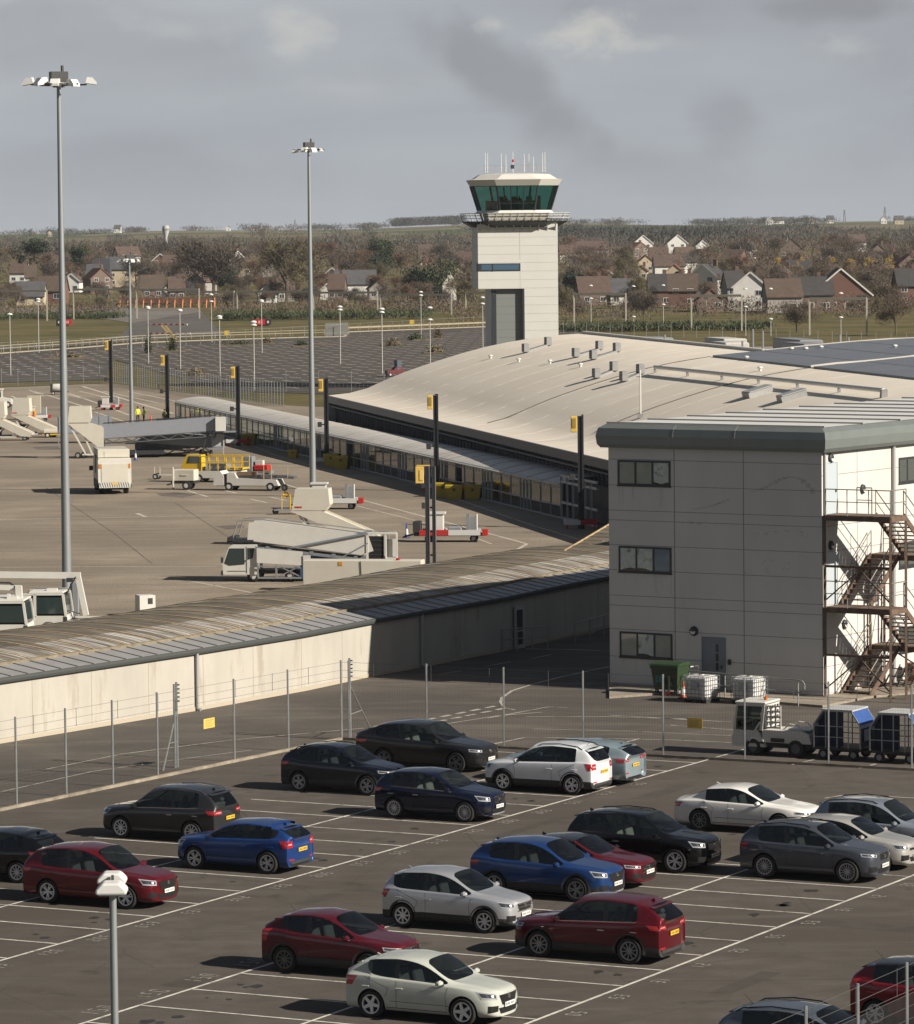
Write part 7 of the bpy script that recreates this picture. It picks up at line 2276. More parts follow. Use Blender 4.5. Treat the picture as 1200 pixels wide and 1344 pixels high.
def build_apron():
 build_yard()
 up = Vector((0, 0, 1)); wp = white_paint(); dk = dkm(); gr = grm(); ye = yem(); rd = rdm(); gl = glm()
 cream = mat('equipment cream', (.56, .53, .45), .5, var=.05, scale=1.2)
 # ---------- stand posts with yellow docking boxes
 bk = mat('black stand post', (.022, .024, .028), .5, .2); yb = mat('docking box yellow', (.62, .42, .10), .5, var=.1); gb = mat('pale guard', (.50, .50, .50), .5)
 posts = [(146, 538, 446, 'beyond the third mast, farthest of the row'), (220, 557, 465, 'just left of the walkway end, second farthest'), (313, 585, 480, 'in front of the walkway, third from the far end'), (429, 610, 496, 'right of the middle floodlight mast'), (573, 645, 517, 'in front of the terminal eave, beside a yellow bin'), (763, 694, 544, 'nearest the office corner by the framed lobby')]
 for k, (x, yb_, yt, where) in enumerate(posts):
  p = G(x, yb_); d = p.y; h = P(x, yt, d).z
  t = thing('stand_post', 'black post with yellow box, ' + where, 'post', p, 0, 'black stand posts along the walkway')
  b = MB(); b.bar((-.12, 0, 0), (-.12, 0, h - .1), .13, .26); b.bar((.14, 0, 0), (.14, 0, h), .13, .26); b.bar((.01, .02, 0), (.01, .02, h - .1), .16, .14)
  z = .8
  while z < h: b.box((.01, 0, z), (.16, .12, .08)); z += 1.3
  b.build('twin_column', bk, t)
  b = MB(); b.box((-.42, -.02, h - .62), (.40, .42, 1.05), bev=.03); yo = b.build('docking_box', yb, t)
  b = MB(); b.box((-.42, -.25, h - .55), (.24, .02, .62)); b.build('faceplate', mat('olive display', (.30, .21, .05), .4), yo)  # olive plate gives the yellow box a darker face
  b = MB(); b.box((-.55, 0, 3.4 if h > 5 else 2.5), (.36, .3, .42), bev=.03); b.bar((-.4, 0, 3.4 if h > 5 else 2.5), (-.1, 0, 3.4 if h > 5 else 2.5), .1, .1); b.build('lamp_box', dk, t)
  b = MB(); b.cur = 0; b.box((-.55, -.55, .45), (1.0, .12, .30)); b.box((-.55, .55, .45), (1.0, .12, .30)); b.cur = 1; b.box((.5, -.55, .45), (1.0, .12, .30)); b.box((.5, .55, .45), (1.0, .12, .30)); b.box((1.02, 0, .45), (.14, 1.2, .30)); b.cur = 0; b.box((-1.05, 0, .45), (.14, 1.2, .30))
  b.cur = 1
  for sx in (-.9, .9):
   for sy in (-.5, .5): b.box((sx, sy, .15), (.1, .1, .3))
  b.build('guard_rail', [mat('guard white', (.55, .55, .54), .5), rd], t)
  if k == 4:
   pass
 p = G(566, 742); d = p.y; h = P(563, 612, d).z
 t = thing('stand_post', 'nearest black twin column stand post behind the dirty vaulted roof', 'post', p, 0, 'black stand posts along the walkway')
 b = MB(); b.bar((-.19, 0, 0), (-.19, 0, h), .24, .34); b.bar((.20, 0, 0), (.20, 0, h), .22, .34)
 for z in (.6, 2.0, 3.4): b.box((0, 0, z), (.2, .12, .1))
 b.build('twin_column', bk, t)
 b = MB(); b.bar((-.06, -.18, 0), (-.06, -.18, h), .04, .03); b.bar((.30, -.18, 0), (.30, -.18, h), .05, .03); b.build('edge_strip', mat('post edge grey', (.26, .27, .28), .4, .4), t)
 b = MB(); b.box((-.62, 0, h - .5), (.5, .5, 1.0), bev=.03); b.bar((-.8, 0, h + .05), (.0, 0, h + .05), .4, .05); yo = b.build('docking_box', yb, t)
 b = MB(); b.box((-.52, -.27, h - .5), (.2, .03, .6)); b.build('faceplate', mat('bright display', (.68, .50, .16), .4), yo)  # paler yellow plate on the box front
 b = MB(); b.box((-.42, -.1, h - 2.3), (.2, .2, .35)); b.build('lamp_box', dk, t)
 # ---------- yellow grit bins along the walkway
 yo = mat('grit bin yellow', (.36, .26, .015), .6, var=.1)
 for lab, px, py in (('yellow grit bin behind the far stand post by the walkway glass', 328, 584), ('small yellow grit bin lying against the walkway panels', 385, 601), ('yellow bin behind the post right of the middle mast', 436, 612), ('front yellow bin right of the middle mast', 449, 615), ('yellow bin half behind the terminal stand post', 583, 652), ('front yellow bin beside the terminal stand post', 598, 655), ('dark yellow bin inside the shade right of the pair', 622, 655)):
  p = G(px, py); k = .68 if 'small' in lab else 1.0
  t = thing('grit_bin', lab, 'bin', p, -.25, 'yellow bins along the walkway'); t.scale = (k, k, k)
  b = MB(); b.prism([(-.52, .0), (.52, .0), (.62, .82), (-.62, .82)], 'y', -.42, .42); b.build('body', yo, t)
  b = MB(); b.prism([(-.48, .82), (.48, .82), (.42, 1.02), (-.30, 1.08), (-.48, .98)], 'x', -.66, .66); b.build('lid', yo, t)
  b = MB(); b.prism([(-.07, .80), (.07, .80), (.10, .70), (.05, .60), (-.05, .60), (-.10, .70)], 'y', -.44, -.425); b.build('latch', dk, t)
 # ---------- ground power carts with red and white bumpers
 def power_cart(lab, px, py, rz=0.0, L=4.6, sc=1.0):
  t = thing('power_cart', lab, 'cart', G(px, py), rz, 'ground power carts on the stands'); t.scale = (sc, sc, sc)
  b = MB(); b.box((0, 0, .48), (L, 1.2, .14)); b.build('bed', dk, t)
  b = MB(); b.cur = 0; b.box((-L * .22, -.68, .62), (L * .40, .14, .34)); b.box((L * .48, -.4, .62), (.34, .8, .36)); b.cur = 1; b.box((L * .20, -.68, .62), (L * .44, .14, .34)); b.box((0, .68, .62), (L * .8, .14, .34)); b.build('bumper', [rd, mat('guard white', (.55, .55, .54), .5)], t)
  b = MB(); b.box((-L * .20, 0, 1.15), (.95, .8, 1.25), bev=.03); b.box((-L * .20, 0, 1.83), (1.2, .95, .12)); b.build('cabinet', mat('cart cabinet white', (.58, .575, .55), .5), t)
  b = MB(); b.box((L * .06, 0, .82), (.9, .7, .35), bev=.1); b.box((L * .30, .1, 1.1), (.5, .6, 1.0), bev=.04); b.box((L * .24, -.2, 1.2), (.2, .25, 1.2)); b.build('engine', gr, t)
  b = MB(); b.lathe([(.06, .5), (.06, 1.75), (0, 1.76)], (L * .36, -.15, 0), 'z', 8); b.build('stack', mat('cart cabinet white', (.58, .575, .55), .5), t)
  b = MB(); b.box((-L * .46, 0, .95), (.5, .8, .75), bev=.05); b.tube((-L * .5, 0, .5), (-L * .66, 0, .3), .05); b.build('hose_box', dk, t)
  for x in (-L * .3, L * .32):
   for y in (-.45, .45): small_wheel(t, (x, y, .24), .24, .16, (.4, .4, .4))
  return t
 power_cart('ground power cart with red and white bumper beside the nearest black post', 592, 711, -.08)
 power_cart('ground power cart half hidden behind the white boarding steps and mast', 436, 668, -.08, 4.4)
 power_cart('small red and white cart at the foot of the farthest stand post', 145, 538, -.05, 3.2, .8)
 power_cart('red and white cart in the far left equipment cluster', 48, 553, .1, 3.4, .85)
 # ---------- passenger steps truck
 a, c = G(292, 764), G(505, 764)
 D = c - a; L = D.length; rz = math.atan2(D.y, D.x)
 t = thing('passenger_steps_truck', 'white passenger steps truck with van cab at its left and stair rising over the cab', 'truck', a, rz)
 b = MB(); cabp = [(.05, .42), (.02, 1.0), (.38, 1.95), (.62, 2.12), (2.0, 2.12), (2.0, .42)]
 b.prism(cabp, 'y', 0, 1.9); b.build('cab', wp, t)
 b = MB(); b.quad((.12, -.012, 1.05), (.42, -.012, 1.90), (1.28, -.012, 1.90), (1.28, -.012, 1.0), (.40, -.012, .62 + .3)); b.quad((1.45, -.012, 1.25), (1.45, -.012, 1.92), (1.85, -.012, 1.92), (1.75, -.012, 1.35)); b.quad((.03, .1, 1.05), (.36, .1, 1.93), (.36, 1.8, 1.93), (.03, 1.8, 1.05)); b.build('cab_window', mat('cab window dark', (.03, .045, .045), .08), t, fix=False)
 b = MB(); b.box((-.02, .95, .5), (.12, 1.9, .24)); b.box((.02, -.12, 1.25), (.12, .16, .3)); b.box((1.35, -.02, 1.2), (.12, .03, .05)); b.build('bumper_and_mirror', dk, t)
 b = MB(); b.bar((1.40, -.013, .5), (1.40, -.013, 2.0), .02, .015); b.bar((.3, -.013, .62), (1.35, -.013, .62), .015, .02); b.build('door_gap', mat('panel gap', (.006, .006, .006), .9), t)
 b = MB(); b.box((5.0, 1.0, .55), (7.0, 1.5, .2)); b.box((8.6, 1.0, .8), (.2, 1.7, .5)); b.build('chassis', dk, t)
 # upper stair box: side panels from low right to high left
 b = MB()
 for y in (.02, 1.90): b.prism([(1.45, 2.35), (1.55, 3.35), (2.2, 3.42), (8.3, 2.62), (8.6, 1.75), (7.9, 1.52)], 'y', y - .04, y + .04)
 b.prism([(1.45, 2.30), (1.45, 2.42), (8.0, 1.62), (8.0, 1.48)], 'y', .06, 1.86); b.build('stair_side', wp, t)
 b = MB(); b.box((1.05, .95, 2.32), (1.5, 2.0, .12)); b.box((.5, .95, 2.42), (.35, 2.1, .2)); b.build('platform', dk, t)
 b = MB()
 for y in (-.02, 1.94): b.path([(.6, y, 2.4), (.95, y, 3.45), (1.6, y, 3.5), (2.4, y, 3.52)], .035); b.path([(2.4, y, 3.52), (8.4, y, 2.72), (9.2, y, 2.72), (9.2, y, .6)], .035)
 b.build('handrail', mat('galvanised tube', (.32, .32, .31), .5, .4), t)
 # lower fixed flight with crossing side rails
 b = MB()
 for y in (-.10, 1.6): b.bar((1.9, y, 1.95), (8.4, y, 1.20), .08, .14); b.bar((4.0, y, 1.95), (8.3, y, 2.75), .07, .10)
 for k in range(5): b.bar((2.6 + k * 1.25, -.12, 1.86 - .14 * k), (2.6 + k * 1.25, -.12, 2.02 - .14 * k), .2, .06)
 b.bar((6.9, -.10, 1.45), (8.3, -.10, 2.2), .06, .06)
 b.build('rails', mat('steps rail blue grey', (.22, .25, .29), .5, .2), t)
 b = MB(); b.prism([(2.0, 1.1), (2.0, 1.92), (4.6, 1.72), (4.6, .95)], 'y', -.16, -.10); b.build('side_panel', wp, t)
 b = MB(); b.prism([(4.55, 1.0), (4.55, 1.55), (7.7, 1.25), (7.7, .75)], 'y', -.06, .02); b.box((4.7, -.09, .75), (.5, .12, 1.1)); b.build('blue_panel', mat('steps navy panel', (.045, .075, .13), .5), t)
 b = MB(); b.box((4.85, -.20, 1.25), (.42, .02, .55)); b.build('notice', mat('notice white', (.6, .56, .55), .5), t)
 b = MB()
 b.bar((2.05, -.14, .25), (4.5, -.14, .25), .08, .1); b.bar((2.05, -.14, .3), (2.05, -.14, 1.1), .08, .08); b.bar((3.1, -.14, .2), (3.1, -.14, 1.0), .1, .1); b.bar((3.3, -.14, .9), (4.4, -.14, .35), .06, .06); b.bar((3.3, -.14, .35), (4.4, -.14, .9), .06, .06); b.bar((2.05, -.14, .9), (4.5, -.14, .8), .06, .06)
 b.build('subframe', gr, t)
 b = MB(); b.box((8.75, .05, 1.45), (.95, .08, 2.25)); b.build('stair_shade_panel', mat('painted stair shade', (.008, .008, .008), .8), t)  # black panel stands in for the shade inside the stair entry
 b = MB()
 for k in range(8): b.box((8.75, -.0, .5 + .26 * k), (.95, .03, .04))
 b.build('dark_tread', mat('stair edge', (.035, .035, .035), .7), t)
 b = MB(); b.bar((8.25, .0, .3), (8.25, .0, 2.75), .12, .12); b.bar((9.28, .0, .3), (9.28, .0, 2.75), .12, .12); b.bar((8.2, 0, 2.75), (9.9, 0, 2.75), .14, .12); b.bar((9.9, .1, .9), (9.9, .1, 2.75), .10, .10); b.box((9.6, .3, 1.9), (.55, .06, 1.0))
 for k in range(4): b.box((9.62, -.1, .5 + .28 * k), (.62, .3, .05))
 b.bar((9.30, -.1, .2), (9.30, -.1, 1.5), .06, .06); b.bar((9.92, -.1, .2), (9.92, -.1, 1.5), .06, .06)
 b.build('end_frame', wp, t)
 for x in (1.75, 3.9, 7.4):
  for y in (.16, 1.74): small_wheel(t, (x, y, .36), .36, .24, (.55, .55, .53))
 p = G(398, 776); t2 = thing('power_unit', 'long cream power unit box standing in front of the steps truck', 'generator', p, rz - R(3))
 q = (G(486, 764) - p); LL = q.length
 b = MB(); b.box((LL / 2, .6, .92), (LL, 1.2, 1.55), bev=.03); b.build('housing', cream, t2)
 b = MB(); b.bar((LL * .5, -.01, .2), (LL * .49, -.01, 1.65), .05, .03); b.box((LL * .5, .6, .13), (LL * .9, .9, .2)); b.build('seam', dk, t2)
 b = MB(); b.box((LL * .32, -.012, 1.52), (.22, .02, .20)); b.build('warning_label', mat('hazard label orange', (.55, .26, .02), .5), t2)
 b = MB(); b.lathe([(.12, 1.70), (.12, 1.80), (0, 1.84)], (LL * .80, .3, 0), 'z', 10); b.build('lamp', rd, t2)
 def steps(lab, base, top, hood, foot, hgt, rz=0.0, legs=True):
  """base: ground pixel under the hood; hood (w, h) and foot run in metres"""
  t = thing('boarding_steps', lab, 'steps', G(*base), rz, 'white towable boarding steps')
  hw, hh = hood
  b = MB(); b.prism([(-hw * .50, hgt), (-hw * .40, hgt + hh), (hw * .5, hgt + hh), (hw * .54, hgt + .35), (hw * .42, hgt)], 'y', -.75, .75); b.build('hood', cream, t)
  b = MB(); b.box((-hw * .32, -.756, hgt + .2), (.45, .01, .10)); b.build('maker_mark', rd, t)
  b = MB()
  for y in (-.72, .72): b.prism([(-hw * .56, hgt - .04), (hw * .30, hgt - .02), (hw * .3 + foot, .70), (hw * .3 + foot - .2, .35), (hw * .3 + foot * .62, .42)], 'y', y - .04, y + .04)
  b.prism([(-hw * .5, hgt - .1), (hw * .3, hgt - .1), (hw * .3 + foot, .55), (hw * .3 + foot - .4, .4)], 'y', -.66, .66); b.build('stair_side', cream, t)
  b = MB()
  for y in (-.6, .6):
   b.bar((-hw * .35, y, hgt - .1), (hw * .1, y, .35), .12, .14); b.bar((hw * .1, y, .35), (hw * .3 + foot * .9, y, .35), .10, .12); b.bar((hw * .6, y, hgt * .75), (-hw * .1, y, .35), .08, .08)
  b.build('legs', wp, t)
  b = MB(); b.box((hw * .2, 0, .42), (hw * 1.2, 1.2, .22)); b.box((0, 0, .9), (.7, .8, .7), bev=.05); b.build('undergear', dk, t)
  for x in (-.1, hw * .3 + foot * .75):
   for y in (-.6, .6): small_wheel(t, (x, y, .26), .26, .18, (.3, .3, .3))
  return t
 steps('white boarding steps with tall hood, below the middle floodlight mast', (410, 716), 0, (2.3, 1.35), 3.6, 2.25, -.12)
 steps('white boarding steps in the far left cluster, foremost', (29, 574), 0, (1.7, 1.6), 3.4, 2.2, -.08)
 steps('white boarding steps cut by the left edge of the photo', (-3, 578), 0, (1.6, 1.6), 3.0, 2.1, -.08)
 A = G(105, 602); B = G(288, 600); D = B - A; L = D.length; rz = math.atan2(D.y, D.x)
 t = thing('boarding_ramp', 'long grey zigzag boarding ramp on truss legs with a white hooded top', 'ramp', A, rz)
 pan = mat('ramp grey panel', (.27, .29, .325), .5, .1, var=.06)
 def flight(x0, z0, x1, z1, y, hpan=1.25):
  b = MB(); b.prism([(x0, z0), (x1, z1), (x1, z1 + hpan), (x0, z0 + hpan)], 'y', y - .03, y + .03); b.prism([(x0, z0), (x1, z1), (x1, z1 + hpan), (x0, z0 + hpan)], 'y', y + 1.5, y + 1.56); b.build('ramp_side', pan, t)
  b = MB(); b.prism([(x0, z0 - .02), (x1, z1 - .02), (x1, z1 + .10), (x0, z0 + .10)], 'y', y + .05, y + 1.48)
  n = int(abs(x1 - x0) / .8)
  for k in range(n):
   f, g2 = k / n, (k + 1) / n
   for yy in (y, y + 1.5):
    p0, p1 = (lerp(x0, x1, f), lerp(z0, z1, f)), (lerp(x0, x1, g2), lerp(z0, z1, g2))
    b.bar((p0[0], yy, p0[1] - .05), (p1[0], yy, p1[1] - .48), .06, .06) if k % 2 == 0 else b.bar((p0[0], yy, p0[1] - .48), (p1[0], yy, p1[1] - .05), .06, .06)
  for yy in (y, y + 1.5): b.bar((x0, yy, z0 - .50), (x1, yy, z1 - .50), .07, .07); b.bar((x0, yy, z0 - .04), (x1, yy, z1 - .04), .07, .08)
  b.build('truss', mat('truss grey', (.15, .155, .165), .5, .3), t)
  b = MB(); b.bar((x0, y, z0 + hpan + .14), (x1, y, z1 + hpan + .14), .05, .05); b.bar((x0, y + 1.53, z0 + hpan + .14), (x1, y + 1.53, z1 + hpan + .14), .05, .05); b.build('ramp_handrail', dk, t)
 flight(2.0, 1.75, 11.9, 2.35, .0, 1.15); flight(5.2, 1.30, 11.4, .80, 1.7, 1.0); flight(4.6, .45, 10.2, .75, 3.4, 1.0)
 for c, s in (((11.9, 1.6, .75), (1.2, 4.4, .12)), ((4.4, 2.6, 1.25), (1.0, 3.4, .12)), ((12.6, 0.5, 2.2), (2.0, 1.2, .1))): b = MB(); b.box(c, s); b.build('landing', gr, t)
 b = MB(); b.prism([(-1.0, 3.15), (-.85, 4.55), (.95, 4.55), (1.02, 3.5), (.85, 3.15)], 'y', -.1, 1.6); b.build('hood', cream, t)
 b = MB(); b.prism([(-1.05, 3.08), (.8, 3.08), (2.1, 2.7), (2.1, 1.0), (1.9, .75)], 'y', -.06, .02); b.prism([(-1.05, 3.08), (.8, 3.08), (2.1, 2.7), (2.1, 1.0), (1.9, .75)], 'y', 1.5, 1.58); b.build('stair_side', cream, t)
 b = MB(); b.box((12.3, .1, 2.9), (.85, 1.2, 1.2)); b.build('end_gate', wp, t)
 b = MB()
 for x0, x1 in ((-.9, .55), (.0, 1.1)): b.bar((x0, .1, 3.0), (x1, .1, .3), .13, .13)
 b.bar((.2, .1, .35), (3.0, .1, .35), .10, .12); b.build('leg', wp, t)
 b = MB(); b.bar((11.2, .1, 2.2), (10.6, .1, .2), .12, .12); b.bar((11.9, .1, 2.2), (11.3, .1, .2), .12, .12); b.box((5.5, 1.2, .45), (3.5, 1.4, .35)); b.build('support', dk, t)
 b = MB(); b.box((12.0, 1.0, 1.45), (1.15, .06, 1.1)); b.bar((11.5, .9, .2), (11.5, .9, 2.0), .07, .07); b.bar((12.5, .9, .2), (12.5, .9, 2.0), .07, .07); b.build('gate', mat('gate pale grey', (.40, .40, .39), .5), t)
 for x, y in ((-.2, .3), (.3, 1.2), (5.0, .8), (6.2, 3.6), (10.8, .3), (10.5, 3.2)): small_wheel(t, (x, y, .28), .28, .2, (.25, .25, .25))
 t = thing('boarding_ramp', 'grey panelled ramp section parked behind the hooded ramp top', 'ramp', G(98, 582), rz)
 b = MB(); b.box((.9, 0, 1.75), (5.0, .1, 1.5)); b.box((.9, 1.4, 1.75), (5.0, .1, 1.5)); b.box((.9, .7, 1.0), (5.0, 1.4, .12)); b.build('ramp_side', pan, t)
 b = MB(); b.bar((-1.5, 0, 0), (-1.5, 0, 2.5), .1, .1); b.bar((3.2, 0, 0), (3.2, 0, 2.9), .1, .1); b.bar((2.3, 0, 1.0), (2.3, 0, 2.9), .1, .1); b.build('support', gr, t)
 # ---------- catering truck seen from behind
 p = G(151, 649); rz = R(90 + 9)
 t = thing('catering_truck', 'white high lift box truck seen from behind with striped rear bumper', 'truck', p, rz)
 # local x points away from the camera
 b = MB(); b.box((2.6, 0, 1.72), (5.2, 2.46, 2.0), bev=.03); b.build('box_body', cream, t)
 b = MB(); b.box((3.0, 0, 3.05), (4.4, 2.40, .62), bev=.03); b.box((.82, -.0, 3.0), (.10, 1.4, .45)); b.build('upper_box', cream, t)
 b = MB(); b.box((-.03, 0, 1.75), (.06, 2.5, 1.75)); fr = b.build('rear_frame', wp, t)
 b = MB(); b.box((-.075, 0, 1.62), (.04, 2.0, 1.35)); b.build('rear_door', cream, fr)
 b = MB()
 for y in (-1.08, 1.08): b.box((-.075, y, 2.15), (.04, .22, .32))
 b.build('amber_lamp', mat('amber lamp', (.52, .20, .03), .4), t)
 b = MB(); b.box((-.06, 0, .72), (.12, 2.35, .42)); bp = b.build('bumper', wp, t)
 b = MB()
 for k in range(13):
  y = -1.1 + k * .175
  b.quad((-.125, y, .54), (-.125, y + .07, .54), (-.125, y + .17, .90), (-.125, y + .10, .90))
 b.build('chevrons', mat('chevron grey', (.10, .10, .10), .6), bp, fix=False)
 b = MB(); b.box((-.13, 0, .80), (.02, .45, .13)); b.build('number_plate', mat('yellow plate', (.72, .45, .03), .4), t)
 b = MB(); b.box((3.4, 0, .55), (6.4, 1.1, .3)); b.box((2.4, 1.15, .75), (3.6, .3, .6)); b.box((2.4, -1.15, .75), (3.6, .3, .6)); b.build('chassis', dk, t)
 b = MB(); b.prism([(5.3, .6), (5.3, 2.1), (5.7, 2.35), (6.6, 2.3), (7.1, 1.4), (7.2, .6)], 'y', -1.0, 1.0); b.build('cab', wp, t)
 b = MB(); b.box((5.9, 1.35, 1.7), (.15, .3, .35)); b.bar((6.0, 1.0, 1.7), (5.9, 1.4, 1.75), .04, .04); b.box((6.1, 1.02, 1.6), (.7, .03, .6)); b.box((2.6, 1.24, 2.2), (.9, .02, 1.4)); b.build('mirror', dk, t)
 for x in (1.2, 5.9):
  for y in (-.92, .92): small_wheel(t, (x, y, .42), .42, .36, (.35, .35, .35))
 # ---------- yellow cargo loader, white trailer, belt loader
 rz = math.atan2((G(378, 642) - G(230, 641)).y, (G(378, 642) - G(230, 641)).x)
 t = thing('cargo_loader', 'yellow cargo loader with yellow guard rails and white base', 'loader', G(236, 633), rz)
 b = MB(); b.prism([(.4, .35), (.4, .9), (5.0, .9), (5.0, .35)], 'y', 0, 1.8); b.build('base', wp, t)
 b = MB(); b.prism([(.15, .9), (.10, 1.25), (.55, 2.15), (1.75, 2.15), (1.75, .9)], 'y', .1, 1.2); cb = b.build('cab', ye, t)
 b = MB(); b.quad((.55, .085, 1.5), (.72, .085, 2.05), (1.6, .085, 2.05), (1.6, .085, 1.5)); b.build('cab_window', mat('cab window dark', (.03, .045, .045), .08), cb, fix=False)
 b = MB()
 for y in (.05, 1.75):
  for z in (1.55, 2.05): b.tube((1.8, y, z), (5.2, y, z), .04)
  for k in range(6): b.tube((1.8 + .68 * k, y, .95), (1.8 + .68 * k, y, 2.05), .035)
 b.box((4.5, .9, 1.1), (1.4, 1.6, .12)); b.build('guard_rail', ye, t)
 b = MB(); b.box((3.0, .9, 1.25), (1.6, 1.2, .55), bev=.1); b.box((.2, .9, .6), (.4, 1.5, .4)); b.box((3.9, -.01, .6), (.9, .03, .3)); b.build('lift_gear', gr, t)
 for x in (1.6, 4.6):
  for y in (.1, 1.7): small_wheel(t, (x, y, .33), .33, .24, (.6, .6, .58))
 t = thing('generator_trailer', 'small cream two wheeled generator trailer left of the belt loader', 'trailer', G(224, 643), rz)
 b = MB(); b.box((1.0, .6, 1.12), (1.75, 1.15, .85), bev=.03); b.build('housing', cream, t)
 b = MB(); b.box((.95, .6, .58), (1.9, 1.0, .2)); b.bar((.2, .6, .5), (-.5, .6, .35), .1, .1); b.box((.1, .3, .45), (.1, .1, .8)); b.build('chassis', dk, t)
 b = MB(); b.bar((.22, -.02, .2), (.22, -.02, 1.75), .1, .1); b.box((1.1, .0, 1.15), (.5, .03, .09)); b.build('jack_leg', wp, t)
 for y in (.1, 1.1): small_wheel(t, (1.25, y, .34), .34, .22, (.6, .6, .58))
 t = thing('belt_loader', 'white baggage belt loader with long grey conveyor pointing right', 'loader', G(280, 644), rz)
 b = MB(); b.prism([(.0, .4), (.12, 1.35), (.55, 1.5), (.85, 1.1), (.85, .4)], 'y', 0, 1.7); b.prism([(1.1, .4), (1.1, 1.35), (1.7, 1.35), (1.9, .95), (5.0, .85), (5.2, .4)], 'y', 0, 1.7); b.build('body', wp, t)
 b = MB(); b.box((1.0, .85, .85), (.5, 1.5, .8)); b.box((2.6, .85, .45), (4.8, 1.2, .2)); b.build('footwell', dk, t)
 b = MB(); b.bar((1.6, .85, 1.10), (5.9, .85, 1.05), 1.0, .22); b.bar((5.8, .85, 1.02), (6.3, .85, .98), 1.0, .16); b.build('conveyor', mat('conveyor grey', (.10, .105, .11), .6), t)
 b = MB(); b.box((2.6, .4, 1.30), (1.6, .2, .28)); b.build('load_cover', mat('brown cover', (.20, .13, .07), .8), t)
 b = MB()
 for x in (4.0, 4.6): b.tube((x, .1, .9), (x, .1, 1.95), .035)
 b.tube((4.0, .1, 1.55), (4.6, .1, 1.55), .03); b.tube((5.9, .1, 1.0), (5.9, .1, 1.8), .03); b.build('guard_rail', mat('faded amber tube', (.45, .27, .06), .5), t)
 for x in (1.25, 4.55):
  for y in (.1, 1.6): small_wheel(t, (x, y, .33), .33, .24, (.6, .6, .58))
 small_wheel(t, (5.6, .3, .26), .26, .2, (.15, .15, .15))
 t = thing('engine_cart', 'small red and grey engine cart behind the belt loader conveyor', 'cart', G(338, 628), rz)
 b = MB(); b.box((.3, .4, .85), (1.2, .9, .45), bev=.08); b.build('red_hood', rd, t)
 b = MB(); b.box((-.9, .4, 1.0), (1.0, .9, 1.5), bev=.05); b.box((-.2, .4, .5), (2.6, .9, .2)); b.build('engine', gr, t)
 b = MB(); b.box((.1, .4, 1.25), (.6, .5, .35)); b.build('tank', wp, t)
 for x in (-.9, .8): small_wheel(t, (x, .0, .24), .24, .16)
 t = thing('hand_tow_bar', 'two small tow bar wheels left of the cream trailer', 'tow bar', G(206, 629), rz)
 b = MB(); b.bar((0, 0, .35), (2.0, .2, .35), .1, .1); b.bar((-.1, -.3, .35), (-.1, .3, .35), .08, .08); b.bar((-.2, 0, .35), (-.2, 0, .95), .06, .06); b.bar((.25, 0, .35), (.25, 0, .95), .06, .06); b.build('bar', cream, t)
 for y in (-.35, .35): small_wheel(t, (0, y, .24), .24, .14, (.55, .5, .3))
 # hand trolley with yellow frame and fire bottles
 t = thing('extinguisher_trolley', 'low trolley with yellow frame and fire extinguishers left of the hooded steps', 'trolley', G(364, 675), -.05)
 b = MB(); b.box((1.2, 0, .32), (2.8, .8, .1)); b.build('bed', gr, t)
 b = MB(); b.path([(.35, -.3, .35), (.35, -.3, 1.35), (.95, -.3, 1.35), (.95, -.3, .35)], .035); b.lathe([(.22, -.05), (.22, .05), (.1, .06)], (.65, -.3, 1.4), 'y', 12); b.build('hose_frame', ye, t)
 for k, x in enumerate((1.7, 2.0, 2.35)):
  b = MB(); b.lathe([(0, .35), (.11, .37), (.11, 1.05), (.05, 1.18), (.05, 1.3), (0, 1.3)], (x, 0, 0), 'z', 10); b.build('extinguisher', rd if k != 1 else mat('guard white', (.55, .55, .54), .5), t, smooth=True)
 small_wheel(t, (-.1, -.2, .22), .22, .12, (.1, .1, .1)); small_wheel(t, (2.3, -.2, .22), .22, .12, (.1, .1, .1))
 # ---------- de-icer trucks at the lower left
 def deicer(lab, bx, boom):
  t = thing('deicing_truck', lab, 'truck', bx, -.06)
  b = MB(); b.prism([(-1.2, .6), (-1.2, 1.2), (.96, 1.2), (1.0, .6)], 'y', -1.1, 1.1)
  for y in (-1.08, 1.08): b.bar((.95, y, 1.2), (.82, y, 2.25), .09, .12); b.bar((-.55, y, 1.2), (-.55, y, 2.25), .14, .10); b.bar((-1.15, y, 1.2), (-1.15, y, 2.25), .10, .10); b.bar((-1.15, y, 2.25), (.82, y, 2.25), .10, .10)
  b.box((.99, 0, .95), (.06, 1.7, .2)); b.build('cab', wp, t)
  b = MB(); b.prism([(-1.1, 1.18), (-1.1, 2.22), (.76, 2.22), (.9, 1.22)], 'y', -1.02, 1.02); b.build('cabin_interior', mat('cabin dark', (.02, .02, .02), .9), t)
  b = MB(); b.box((.15, -.45, 1.55), (.3, .5, .7), bev=.05); b.box((.75, 0, 1.32), (.2, 1.7, .12)); b.build('seat', gr, t)
  b = MB(); b.quad((.845, -1.0, 2.15), (.845, 1.0, 2.15), (.955, 1.0, 1.28), (.955, -1.0, 1.28)); b.quad((-.48, -1.112, 1.3), (.86, -1.112, 1.3), (.76, -1.112, 2.1), (-.48, -1.112, 2.1)); b.quad((-1.05, -1.112, 1.3), (-.65, -1.112, 1.3), (-.65, -1.112, 2.1), (-1.05, -1.112, 2.1)); b.build('cab_window', mat('cab window dark', (.03, .045, .045), .08), t, fix=False)
  b = MB(); b.box((.0, 0, 2.33), (1.7, 2.2, .10), bev=.03); b.box((.2, -.4, 2.42), (.5, .3, .12)); b.build('cab_roof', wp, t)
